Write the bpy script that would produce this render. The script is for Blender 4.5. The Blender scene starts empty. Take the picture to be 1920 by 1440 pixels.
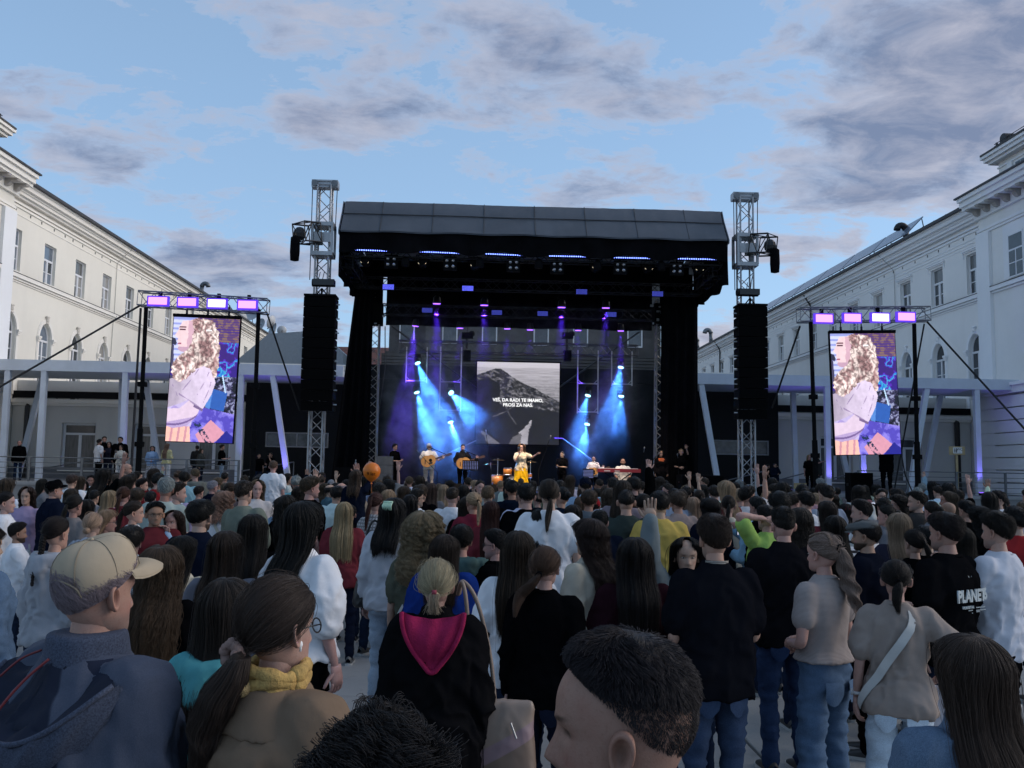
import bpy, math, random
import numpy as np
from mathutils import Vector, Matrix, Quaternion
RAD = math.radians
rng = np.random.default_rng(11)
random.seed(5)
SC = bpy.context.scene
COL = SC.collection
# ------------------------------------------------------------------ camera
FPX = 1660.0; CAM_H = 1.98
P_, Y_, R_ = RAD(5.393), RAD(2.117), RAD(0.937)
_f = np.array([math.sin(Y_)*math.cos(P_), math.cos(Y_)*math.cos(P_), math.sin(P_)])
_r = np.array([math.cos(Y_), -math.sin(Y_), 0.0]); _u = np.cross(_r, _f)
CR = CR_ = math.cos(R_)*_r + math.sin(R_)*_u
CU = -math.sin(R_)*_r + math.cos(R_)*_u
CF = _f; CC = np.array([0, 0, CAM_H])
cam = bpy.data.objects.new('camera', bpy.data.cameras.new('camera'))
COL.objects.link(cam)
cam.matrix_world = Matrix(((CR[0], CU[0], -CF[0], 0), (CR[1], CU[1], -CF[1], 0), (CR[2], CU[2], -CF[2], CAM_H), (0, 0, 0, 1)))
cam.data.sensor_width = 36; cam.data.lens = 36*FPX/1920
cam.data.clip_start = 0.05; cam.data.clip_end = 5000
SC.camera = cam
# ------------------------------------------------------------------ exposure / render
vs = SC.view_settings
SC.display_settings.display_device = 'sRGB'
vs.view_transform = 'Standard'; vs.look = 'None'; vs.gamma = 1; vs.use_curve_mapping = False
vs.exposure = EXPOSURE = 1.2
cy = SC.cycles
cy.use_denoising = True
try:
    cy.denoiser = 'OPENIMAGEDENOISE'; cy.denoising_input_passes = 'RGB_ALBEDO_NORMAL'; cy.denoising_prefilter = 'ACCURATE'
except Exception: pass
cy.max_bounces = 6; cy.diffuse_bounces = 3; cy.glossy_bounces = 3; cy.transmission_bounces = 4; cy.volume_bounces = 0
cy.transparent_max_bounces = 16
cy.volume_step_rate = 1.0
cy.use_light_tree = True
cy.sample_clamp_indirect = 3.0
SC.render.hair_type = 'STRIP' if hasattr(SC.render, 'hair_type') else None
try: SC.cycles_curves.shape = 'RIBBONS'; SC.cycles_curves.subdivisions = 2
except Exception: pass

# ------------------------------------------------------------------ node helpers
def nd(nt, t, **kw):
    n = nt.nodes.new(t)
    for k, v in kw.items(): setattr(n, k, v)
    return n
def lk(nt, a, b): nt.links.new(a, b)
def math_n(nt, op, a, b=None, clamp=False):
    n = nd(nt, 'ShaderNodeMath', operation=op, use_clamp=clamp)
    for i, v in enumerate((a, b)):
        if v is None: continue
        if isinstance(v, (int, float)): n.inputs[i].default_value = v
        else: lk(nt, v, n.inputs[i])
    return n.outputs[0]
def ramp(nt, fac, stops, interp='LINEAR'):
    n = nd(nt, 'ShaderNodeValToRGB'); cr = n.color_ramp; cr.interpolation = interp
    while len(cr.elements) < len(stops): cr.elements.new(0.5)
    for e, (p, c) in zip(cr.elements, stops):
        e.position = p; e.color = (c, c, c, 1) if isinstance(c, (int, float)) else (*c[:3], 1)
    lk(nt, fac, n.inputs[0]); return n.outputs[0]
def mixc(nt, fac, a, b, mode='MIX'):
    n = nd(nt, 'ShaderNodeMix', data_type='RGBA', blend_type=mode)
    for s, v in ((n.inputs[0], fac), (n.inputs[6], a), (n.inputs[7], b)):
        if isinstance(v, (int, float)): s.default_value = v
        elif isinstance(v, (tuple, list)): s.default_value = (*v[:3], 1)
        else: lk(nt, v, s)
    return n.outputs[2]

# ------------------------------------------------------------------ sky
SUN_EL, SUN_AZ = RAD(26), RAD(84)       # azimuth measured from +Y towards +X: veiled evening sun beyond the right wing
world = bpy.data.worlds.new('World'); SC.world = world; world.use_nodes = True
nt = world.node_tree; nt.nodes.clear()
wo = nd(nt, 'ShaderNodeOutputWorld'); bg = nd(nt, 'ShaderNodeBackground')
sky = nd(nt, 'ShaderNodeTexSky', sky_type='NISHITA', sun_disc=False, sun_elevation=SUN_EL, sun_rotation=SUN_AZ, altitude=300, air_density=1.0, dust_density=0.6, ozone_density=2.0)
SKY_STRENGTH = 0.068
tc = nd(nt, 'ShaderNodeTexCoord')
sep = nd(nt, 'ShaderNodeSeparateXYZ'); lk(nt, tc.outputs['Generated'], sep.inputs[0])
zc = math_n(nt, 'MAXIMUM', sep.outputs[2], 0.015)
# flat cloud deck seen in perspective: direction / (height + small)
den = math_n(nt, 'ADD', zc, 0.16)
px = math_n(nt, 'DIVIDE', sep.outputs[0], den); py = math_n(nt, 'DIVIDE', sep.outputs[1], den)
cmb = nd(nt, 'ShaderNodeCombineXYZ'); lk(nt, px, cmb.inputs[0]); lk(nt, py, cmb.inputs[1])
def noise(nt, vec, scale, detail=6, rough=0.55, dist=0.0, lac=2.0):
    n = nd(nt, 'ShaderNodeTexNoise'); n.inputs['Scale'].default_value = scale; n.inputs['Detail'].default_value = detail
    n.inputs['Roughness'].default_value = rough; n.inputs['Distortion'].default_value = dist; n.inputs['Lacunarity'].default_value = lac
    if vec is not None: lk(nt, vec, n.inputs['Vector'])
    return n.outputs[0]
def blob(cx, cyv, rx, ry, amp):
    dx = math_n(nt, 'DIVIDE', math_n(nt, 'SUBTRACT', px, cx), rx); dy = math_n(nt, 'DIVIDE', math_n(nt, 'SUBTRACT', py, cyv), ry)
    r2 = math_n(nt, 'ADD', math_n(nt, 'MULTIPLY', dx, dx), math_n(nt, 'MULTIPLY', dy, dy))
    return math_n(nt, 'MULTIPLY', math_n(nt, 'POWER', 2.718, math_n(nt, 'MULTIPLY', r2, -1.0)), amp)
def sky_uv(x, y):
    d = CR*(x-960)/FPX + CU*(720-y)/FPX + CF; d = d/np.linalg.norm(d)
    return d[0]/(max(d[2], .015)+.16), d[1]/(max(d[2], .015)+.16)
BL = []
for (x, y, wx, wy, amp) in [(1740, 250, 300, 190, .52), (1860, 90, 280, 150, .34), (1600, 40, 140, 120, .12), (640, 215, 230, 65, .25), (950, 110, 330, 75, .23), (1150, 190, 240, 55, .18),
                            (60, 185, 190, 60, .28), (200, 300, 190, 50, .28), (440, 500, 240, 62, .34), (1200, 330, 110, 40, .19), (1060, 352, 120, 28, .16), (700, 30, 330, 40, .16), (560, 610, 120, 26, .2), (1340, 640, 60, 50, .22), (1380, 325, 50, 18, .14), (1500, 470, 130, 40, .12),
                            (60, 60, 190, 90, -.2), (400, 120, 130, 100, -.2), (450, 330, 240, 55, -.16), (1400, 250, 100, 90, -.12), (760, 330, 140, 45, -.12), (1500, 560, 150, 40, -.1)]:
    c0 = sky_uv(x, y); c1 = sky_uv(x+wx, y); c2 = sky_uv(x, y-wy); c3 = sky_uv(x, y+wy)
    BL.append(blob(c0[0], c0[1], abs(c1[0]-c0[0])*.8, (abs(c2[1]-c3[1]))*.42, amp))
bs = BL[0]
for b in BL[1:]: bs = math_n(nt, 'ADD', bs, b)
mp = nd(nt, 'ShaderNodeMapping'); lk(nt, cmb.outputs[0], mp.inputs[0]); mp.inputs['Scale'].default_value = (1.0, 1.25, 1)
n1 = noise(nt, mp.outputs[0], 4.4, 10, 0.64, 0.35)
n2 = noise(nt, mp.outputs[0], 13.0, 8, 0.66, 0.6)
dens = math_n(nt, 'ADD', math_n(nt, 'ADD', n1, bs), math_n(nt, 'MULTIPLY', math_n(nt, 'SUBTRACT', n2, 0.5), 0.26))
cov = ramp(nt, dens, [(0.0, 0), (0.505, 0.0), (0.55, 0.42), (0.64, 0.90), (1.0, 1.0)], 'EASE')
thick = ramp(nt, dens, [(0.0, 0), (0.53, 0.0), (0.80, 1.0)])
# clouds: pale rims, lavender grey bodies, a warm tint where the low sun reaches them
n3 = noise(nt, mp.outputs[0], 5.5, 8, 0.62, 0.4)
body = mixc(nt, thick, (0.20, 0.242, 0.325), (0.088, 0.115, 0.18))
body = mixc(nt, ramp(nt, n3, [(0.40, 0.0), (0.68, .9)]), body, (0.215, 0.225, 0.275))
az = nd(nt, 'ShaderNodeVectorMath', operation='DOT_PRODUCT'); lk(nt, tc.outputs['Generated'], az.inputs[0])
az.inputs[1].default_value = (math.sin(SUN_AZ)*math.cos(SUN_EL), math.cos(SUN_AZ)*math.cos(SUN_EL), math.sin(SUN_EL))
warm = ramp(nt, az.outputs['Value'], [(0.60, 0.0), (0.97, 0.30)])
body = mixc(nt, math_n(nt, 'MULTIPLY', warm, ramp(nt, n3, [(0.3, 0.25), (0.7, 1.0)])), body, (0.30, 0.25, 0.245))
lowz = math_n(nt, 'MULTIPLY', ramp(nt, sep.outputs[2], [(0.02, 1.0), (0.30, 0.0)]), ramp(nt, sep.outputs[0], [(-0.1, 0.0), (0.45, 0.55)]))
body = mixc(nt, lowz, body, (0.42, 0.32, 0.27))
skyc = nd(nt, 'ShaderNodeVectorMath', operation='SCALE'); lk(nt, sky.outputs[0], skyc.inputs[0]); skyc.inputs['Scale'].default_value = SKY_STRENGTH
sk = mixc(nt, 1.0, skyc.outputs[0], (0.90, 0.95, 1.0), 'MULTIPLY')
veil = ramp(nt, sep.outputs[2], [(0.0, 0.7), (0.18, 0.55), (0.55, 0.38)])
sk = mixc(nt, veil, sk, (0.195, 0.30, 0.43))
fin = mixc(nt, cov, sk, body)
lk(nt, fin, bg.inputs[0]); bg.inputs[1].default_value = 1.0
lk(nt, bg.outputs[0], wo.inputs[0])
world.cycles.sampling_method = 'MANUAL'; world.cycles.sample_map_resolution = 256
# ------------------------------------------------------------------ sun (dusk: weak, wide, warm)
sl = bpy.data.lights.new('sun', 'SUN'); sun = bpy.data.objects.new('sun', sl); COL.objects.link(sun)
sl.energy = 0.95; sl.angle = RAD(55); sl.color = (1.0, 0.88, 0.78)
sd = Vector((math.sin(SUN_AZ)*math.cos(SUN_EL), math.cos(SUN_AZ)*math.cos(SUN_EL), math.sin(SUN_EL)))
sun.rotation_euler = sd.to_track_quat('Z', 'Y').to_euler()

# ------------------------------------------------------------------ geometry helpers
def ray(x, y): return CR*(x-960)/FPX + CU*(720-y)/FPX + CF
def at(x, y, Y): d = ray(x, y); return CC + d*(Y/d[1])
def atX(x, y, X): d = ray(x, y); return CC + d*(X/d[0])

def tag(o, label=None, cat=None, group=None, kind=None):
    if label: o['label'] = label
    if cat: o['category'] = cat
    if group: o['group'] = group
    if kind: o['kind'] = kind
    return o
def empty(name, loc=(0, 0, 0), rz=0, scale=1.0, label=None, cat=None, group=None):
    o = bpy.data.objects.new(name, None); COL.objects.link(o); o.location = Vector([float(v) for v in loc]); o.rotation_euler = (0, 0, rz); o.scale = (scale,)*3
    o.empty_display_size = .1
    return tag(o, label, cat, group)
def link(name, me, parent=None, loc=None):
    o = bpy.data.objects.new(name, me); COL.objects.link(o)
    if parent is not None: o.parent = parent
    if loc is not None: o.location = Vector([float(v) for v in loc])
    return o
def copy_tree(o, parent=None):
    c = o.copy(); COL.objects.link(c)
    if parent is not None: c.parent = parent
    for ch in o.children: copy_tree(ch, c)
    return c

TMP = bpy.data.scenes.new('tmp')
def tmp_mesh(o):
    vl = TMP.view_layers[0]; vl.update(); dg = vl.depsgraph; return bpy.data.meshes.new_from_object(o.evaluated_get(dg), depsgraph=dg)
class MB:
    """collects shapes; build() links them as one mesh object (or returns mesh)"""
    def __init__(s): s.v = []; s.f = []; s.mi = []; s.n = 0; s.m = 0; s.org = np.zeros(3)
    def mat(s, i): s.m = i; return s
    def add(s, v, f):
        v = np.asarray(v, float); s.v.append(v); n = s.n
        s.f.extend([tuple(int(i)+n for i in q) for q in f]); s.mi.extend([s.m]*len(f)); s.n += len(v); return s
    def box(s, a, b):
        (x0, y0, z0), (x1, y1, z1) = a, b
        return s.add([(x0, y0, z0), (x1, y0, z0), (x1, y1, z0), (x0, y1, z0), (x0, y0, z1), (x1, y0, z1), (x1, y1, z1), (x0, y1, z1)],
                     [(0, 3, 2, 1), (4, 5, 6, 7), (0, 1, 5, 4), (1, 2, 6, 5), (2, 3, 7, 6), (3, 0, 4, 7)])
    def cbox(s, c, d):
        c = np.asarray(c, float); d = np.asarray(d, float)/2; return s.box(c-d, c+d)
    def obox(s, a, b, w, h, up=(0, 0, 1)):
        """bar of section w x h from a to b"""
        a = np.asarray(a, float); b = np.asarray(b, float); t = b-a; t = t/np.linalg.norm(t); up = np.asarray(up, float)
        if abs(t@up) > .99: up = np.array([0, 1., 0])
        x = np.cross(t, up); x /= np.linalg.norm(x); y = np.cross(x, t); x = x*w/2; y = y*h/2
        return s.add([a-x-y, a+x-y, a+x+y, a-x+y, b-x-y, b+x-y, b+x+y, b-x+y], [(3, 2, 1, 0), (4, 5, 6, 7), (0, 1, 5, 4), (1, 2, 6, 5), (2, 3, 7, 6), (3, 0, 4, 7)])
    def tube(s, pts, r, n=8, cap=True):
        pts = np.asarray(pts, float); k = len(pts); r = np.broadcast_to(np.asarray(r, float), (k,))
        t = np.gradient(pts, axis=0); t /= np.linalg.norm(t, axis=1)[:, None]+1e-12
        up = np.array([0, 0, 1.]) if abs(t[0, 2]) < .9 else np.array([0, 1., 0])
        x = np.cross(t[0], up); x /= np.linalg.norm(x); V = []; a = np.arange(n)*2*math.pi/n
        for i in range(k):
            x = x - t[i]*(x@t[i]); x /= np.linalg.norm(x); y = np.cross(t[i], x)
            V.append(pts[i]+r[i]*(np.cos(a)[:, None]*x+np.sin(a)[:, None]*y))
        F = [(i*n+j, i*n+(j+1) % n, (i+1)*n+(j+1) % n, (i+1)*n+j) for i in range(k-1) for j in range(n)]
        if cap: F += [tuple(range(n-1, -1, -1)), tuple((k-1)*n+j for j in range(n))]
        return s.add(np.concatenate(V), F)
    def lathe(s, prof, n=16, c=(0, 0, 0), axis='z'):
        a = np.arange(n)*2*math.pi/n; V = []
        for (r, z) in prof:
            p = np.stack([r*np.cos(a), r*np.sin(a), np.full(n, z)], 1)
            if axis == 'y': p = p[:, [0, 2, 1]]*np.array([1, 1, -1])
            if axis == 'x': p = p[:, [2, 0, 1]]
            V.append(p+np.asarray(c, float))
        k = len(prof)
        F = [(i*n+j, i*n+(j+1) % n, (i+1)*n+(j+1) % n, (i+1)*n+j) for i in range(k-1) for j in range(n)]
        F += [tuple(range(n-1, -1, -1)), tuple((k-1)*n+j for j in range(n))]
        return s.add(np.concatenate(V), F)
    def prism(s, poly, a, b):
        """poly: 2D (u,z) list; a,b functions u,z -> 3D at the two ends"""
        n = len(poly); V = [a(u, z) for u, z in poly]+[b(u, z) for u, z in poly]
        F = [tuple(range(n)), tuple(range(2*n-1, n-1, -1))]+[(i, n+i, n+(i+1) % n, (i+1) % n) for i in range(n)]
        return s.add(V, F)
    def quad(s, a, b, c, d): return s.add([a, b, c, d], [(0, 1, 2, 3)])
    def grid(s, P, closed=False):
        P = np.asarray(P, float); a, b = P.shape[:2]
        F = [(i*b+j, i*b+(j+1) % b, (i+1)*b+(j+1) % b, (i+1)*b+j) for i in range(a-1) for j in range(b if closed else b-1)]
        return s.add(P.reshape(-1, 3), F)
    def ball(s, c, r, nu=10, nv=7):
        r = np.broadcast_to(np.asarray(r, float), (3,)); th = np.linspace(0, math.pi, nv); ph = np.arange(nu)*2*math.pi/nu
        V = np.stack([np.outer(np.sin(th), np.cos(ph))*r[0], np.outer(np.sin(th), np.sin(ph))*r[1], np.outer(np.cos(th), np.ones(nu))*r[2]], -1)+np.asarray(c, float)
        F = [(i*nu+j, (i+1)*nu+j, (i+1)*nu+(j+1) % nu, i*nu+(j+1) % nu) for i in range(nv-1) for j in range(nu)]
        return s.add(V.reshape(-1, 3), F)
    def truss(s, a, b, w, r=.024, bays=None, h=None, rd=None):
        """square lattice truss: four chords and zigzag lacing"""
        a = np.asarray(a, float); b = np.asarray(b, float); t = b-a; L = np.linalg.norm(t); t = t/L; h = h or w; rd = rd or r*.55
        up = np.array([0, 0, 1.]) if abs(t[2]) < .9 else np.array([0, 1., 0])
        x = np.cross(t, up); x /= np.linalg.norm(x); y = np.cross(x, t)
        cs = [(-1, -1), (1, -1), (1, 1), (-1, 1)]; off = [x*w/2*i+y*h/2*j for i, j in cs]
        for o in off: s.tube([a+o, b+o], r, 6)
        n = bays or max(2, int(round(L/w)))
        for k in range(4):
            o1, o2 = off[k], off[(k+1) % 4]
            for i in range(n):
                p, q = (o1, o2) if (i+k) % 2 == 0 else (o2, o1)
                s.tube([a+t*L*i/n+p, a+t*L*(i+1)/n+q], rd, 4, False)
            for i in (0, n): s.tube([a+t*L*i/n+o1, a+t*L*i/n+o2], rd, 4, False)
        return s
    def mesh(s, name, mats, smooth=False):
        me = bpy.data.meshes.new(name)
        me.from_pydata(np.concatenate(s.v).tolist() if s.v else [], [], s.f)
        for m in (mats if isinstance(mats, (list, tuple)) else [mats]): me.materials.append(m)
        if any(s.mi): me.polygons.foreach_set('material_index', s.mi)
        if smooth: me.polygons.foreach_set('use_smooth', [True]*len(me.polygons))
        return me
    def build(s, name, mats, parent=None, smooth=False, recenter=False):
        loc = None
        if recenter and s.v:
            allv = np.concatenate(s.v); lo = allv.min(0); hi = allv.max(0); c = (lo+hi)/2; c[2] = lo[2]
            s.v = [allv-c]; loc = c
        return link(name, s.mesh(name, mats, smooth), parent, loc)

# ------------------------------------------------------------------ materials
MATS = {}
def mat(name, col, rough=.6, metal=0., var=.12, scale=6., bump=0., bscale=40., spec=.5, col2=None, vscale=None, sheen=0., coord='Object', stretch=None):
    if name in MATS: return MATS[name]
    m = bpy.data.materials.new(name); m.use_nodes = True; t = m.node_tree; b = t.nodes['Principled BSDF']
    tcn = nd(t, 'ShaderNodeTexCoord'); vec = tcn.outputs[coord]
    if stretch:
        mpn = nd(t, 'ShaderNodeMapping'); lk(t, vec, mpn.inputs[0]); mpn.inputs['Scale'].default_value = stretch; vec = mpn.outputs[0]
    nz = noise(t, vec, scale, 6, .6)
    hi = tuple(min(1, c*(1+var)) for c in col); lo = tuple(c*(1-var) for c in col) if col2 is None else col2
    c = mixc(t, ramp(t, nz, [(.35, 0), (.65, 1)]), lo, hi)
    lk(t, c, b.inputs['Base Color']); b.inputs['Roughness'].default_value = rough; b.inputs['Metallic'].default_value = metal
    b.inputs['Specular IOR Level'].default_value = spec
    if sheen: b.inputs['Sheen Weight'].default_value = sheen
    if bump:
        bn = nd(t, 'ShaderNodeBump'); bn.inputs['Strength'].default_value = bump; bn.inputs['Distance'].default_value = .02
        lk(t, noise(t, vec, bscale, 5, .6), bn.inputs['Height']); lk(t, bn.outputs[0], b.inputs['Normal'])
    MATS[name] = m; return m
def emis(name, col, strength, base=(0.02, 0.02, 0.02)):
    if name in MATS: return MATS[name]
    m = bpy.data.materials.new(name); m.use_nodes = True; b = m.node_tree.nodes['Principled BSDF']
    b.inputs['Base Color'].default_value = (*base, 1); b.inputs['Emission Color'].default_value = (*col, 1); b.inputs['Emission Strength'].default_value = strength/2**EXPOSURE
    MATS[name] = m; return m
def glass(name, col=(0.03, 0.035, 0.04), rough=.05):
    if name in MATS: return MATS[name]
    m = mat(name, col, rough, 0, .3, 1.2, spec=.7); return m
# ================================================================== ground and buildings
def plaster(name, col, stain=.1):
    m = bpy.data.materials.new(name); m.use_nodes = True; t = m.node_tree; b = t.nodes['Principled BSDF']
    tcn = nd(t, 'ShaderNodeTexCoord'); v = tcn.outputs['Object']
    big = noise(t, v, .35, 5, .6); fine = noise(t, v, 5, 6, .65)
    mpn = nd(t, 'ShaderNodeMapping'); lk(t, v, mpn.inputs[0]); mpn.inputs['Scale'].default_value = (.8, .8, .16)
    streak = noise(t, mpn.outputs[0], 1.5, 6, .6)
    c = mixc(t, ramp(t, big, [(.35, 0), (.7, 1)]), tuple(x*.93 for x in col), col)
    c = mixc(t, math_n(t, 'MULTIPLY', ramp(t, streak, [(.48, 0), (.75, 1)]), stain*1.3), c, tuple(x*.60 for x in col))
    c = mixc(t, math_n(t, 'MULTIPLY', ramp(t, fine, [(.45, 0), (.7, 1)]), stain), c, tuple(x*.8 for x in col))
    lk(t, c, b.inputs['Base Color']); b.inputs['Roughness'].default_value = .9; b.inputs['Specular IOR Level'].default_value = .25
    bn = nd(t, 'ShaderNodeBump'); bn.inputs['Strength'].default_value = .25; bn.inputs['Distance'].default_value = .02
    lk(t, noise(t, v, 22, 5, .7), bn.inputs['Height']); lk(t, bn.outputs[0], b.inputs['Normal'])
    MATS[name] = m; return m
PL_CREAM = plaster('plaster_cream', (.80, .76, .67))
PL_WHITE = plaster('plaster_white', (.83, .81, .775))
PL_TRIM = plaster('plaster_trim', (.85, .81, .74), .08)
PL_TRIMW = plaster('plaster_trim_white', (.84, .84, .84), .08)
PL_LOW = plaster('plaster_low', (.66, .64, .60), .12)
PL_GREY = plaster('plaster_grey', (.20, .20, .205), .12)
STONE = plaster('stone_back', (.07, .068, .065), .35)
CONC = plaster('concrete_wall', (.27, .275, .28), .3)
WHITE_P = mat('white_paint', (.74, .74, .74), .45, var=.04)
FRAME_W = mat('window_frame_white', (.70, .70, .71), .4, var=.04)
STEEL_P = mat('portico_paint', (.58, .63, .70), .5, var=.06, scale=1.5)
GLASS = glass('window_glass', (.045, .05, .055), .06)
GLASS_C = mat('window_curtained', (.13, .13, .125), .15, var=.35, scale=3, stretch=(6, 6, .4))
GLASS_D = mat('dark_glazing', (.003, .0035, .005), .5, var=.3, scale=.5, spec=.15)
ROOF_D = mat('roof_dark', (.035, .035, .04), .6, var=.3, scale=3, bump=.4, bscale=10)
TILE_D = mat('roof_tile_dark', (.05, .047, .045), .7, var=.35, scale=8)
TILE_R = mat('roof_tile_red', (.11, .042, .032), .8, var=.35, scale=3)
METAL_D = mat('dark_metal', (.02, .02, .022), .5, .4, var=.3)
ZINC = mat('zinc', (.16, .17, .18), .45, .6, var=.2, scale=2)
PIPE = mat('downpipe', (.03, .028, .028), .5, .2)
ALU = mat('aluminium', (.34, .35, .365), .42, .6, var=.1, scale=3)
KEYM = plaster('keystone_stone', (.66, .61, .54), .25)
CORB = plaster('corbel_stone', (.42, .385, .35), .25)

# ---- ground: concrete slabs
def concrete_ground():
    m = bpy.data.materials.new('ground_concrete'); m.use_nodes = True; t = m.node_tree; b = t.nodes['Principled BSDF']
    v = nd(t, 'ShaderNodeTexCoord').outputs['Object']
    c = mixc(t, ramp(t, noise(t, v, .6, 6, .65), [(.3, 0), (.7, 1)]), (.205, .205, .205), (.285, .285, .28))
    c = mixc(t, ramp(t, noise(t, v, 3.5, 8, .7), [(.56, 0), (.72, .6)]), c, (.13, .13, .132))
    c = mixc(t, ramp(t, noise(t, v, 90, 3, .6), [(.4, 0), (.75, .4)]), c, (.33, .33, .32))
    lk(t, c, b.inputs['Base Color']); b.inputs['Roughness'].default_value = .82
    bn = nd(t, 'ShaderNodeBump'); bn.inputs['Strength'].default_value = .35; bn.inputs['Distance'].default_value = .01
    lk(t, noise(t, v, 60, 6, .7), bn.inputs['Height']); lk(t, bn.outputs[0], b.inputs['Normal'])
    return m
GROUND_M = concrete_ground()
g = MB().quad((-400, -150, 0), (400, -150, 0), (400, 600, 0), (-400, 600, 0)).build('ground', mat('joint_sand', (.09, .09, .088), .95, var=.3, scale=20))
tag(g, kind='structure')
slab_me = None
for iy in range(12):
    for ix in range(-5, 7):
        w, d = 2.4, 2.4
        if slab_me is None:
            b = MB(); e = .012; h = .02
            lo = [(e, e, -.05), (w-e, e, -.05), (w-e, d-e, -.05), (e, d-e, -.05)]; up = [(e, e, h-.006), (w-e, e, h-.006), (w-e, d-e, h-.006), (e, d-e, h-.006)]
            tp = [(e+.008, e+.008, h), (w-e-.008, e+.008, h), (w-e-.008, d-e-.008, h), (e+.008, d-e-.008, h)]
            b.add(lo+up+tp, [(0, 1, 5, 4), (1, 2, 6, 5), (2, 3, 7, 6), (3, 0, 4, 7), (4, 5, 9, 8), (5, 6, 10, 9), (6, 7, 11, 10), (7, 4, 8, 11), (8, 9, 10, 11)])
            slab_me = b.mesh('paving_slab', GROUND_M)
        link('paving_slab', slab_me, g, (ix*w-.4, iy*d+.6, (((ix*7+iy*13) % 5)-2)*.0012))
far = MB()
for (x0, x1, y0, y1) in ((-60, -12.42, 0, 90), (16.42, 60, 0, 90), (-12.42, 16.42, 29.42, 90)):
    far.quad((x0, y0, .019), (x1, y0, .019), (x1, y1, .019), (x0, y1, .019))
tag(far.build('pavement', GROUND_M), kind='structure')

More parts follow.
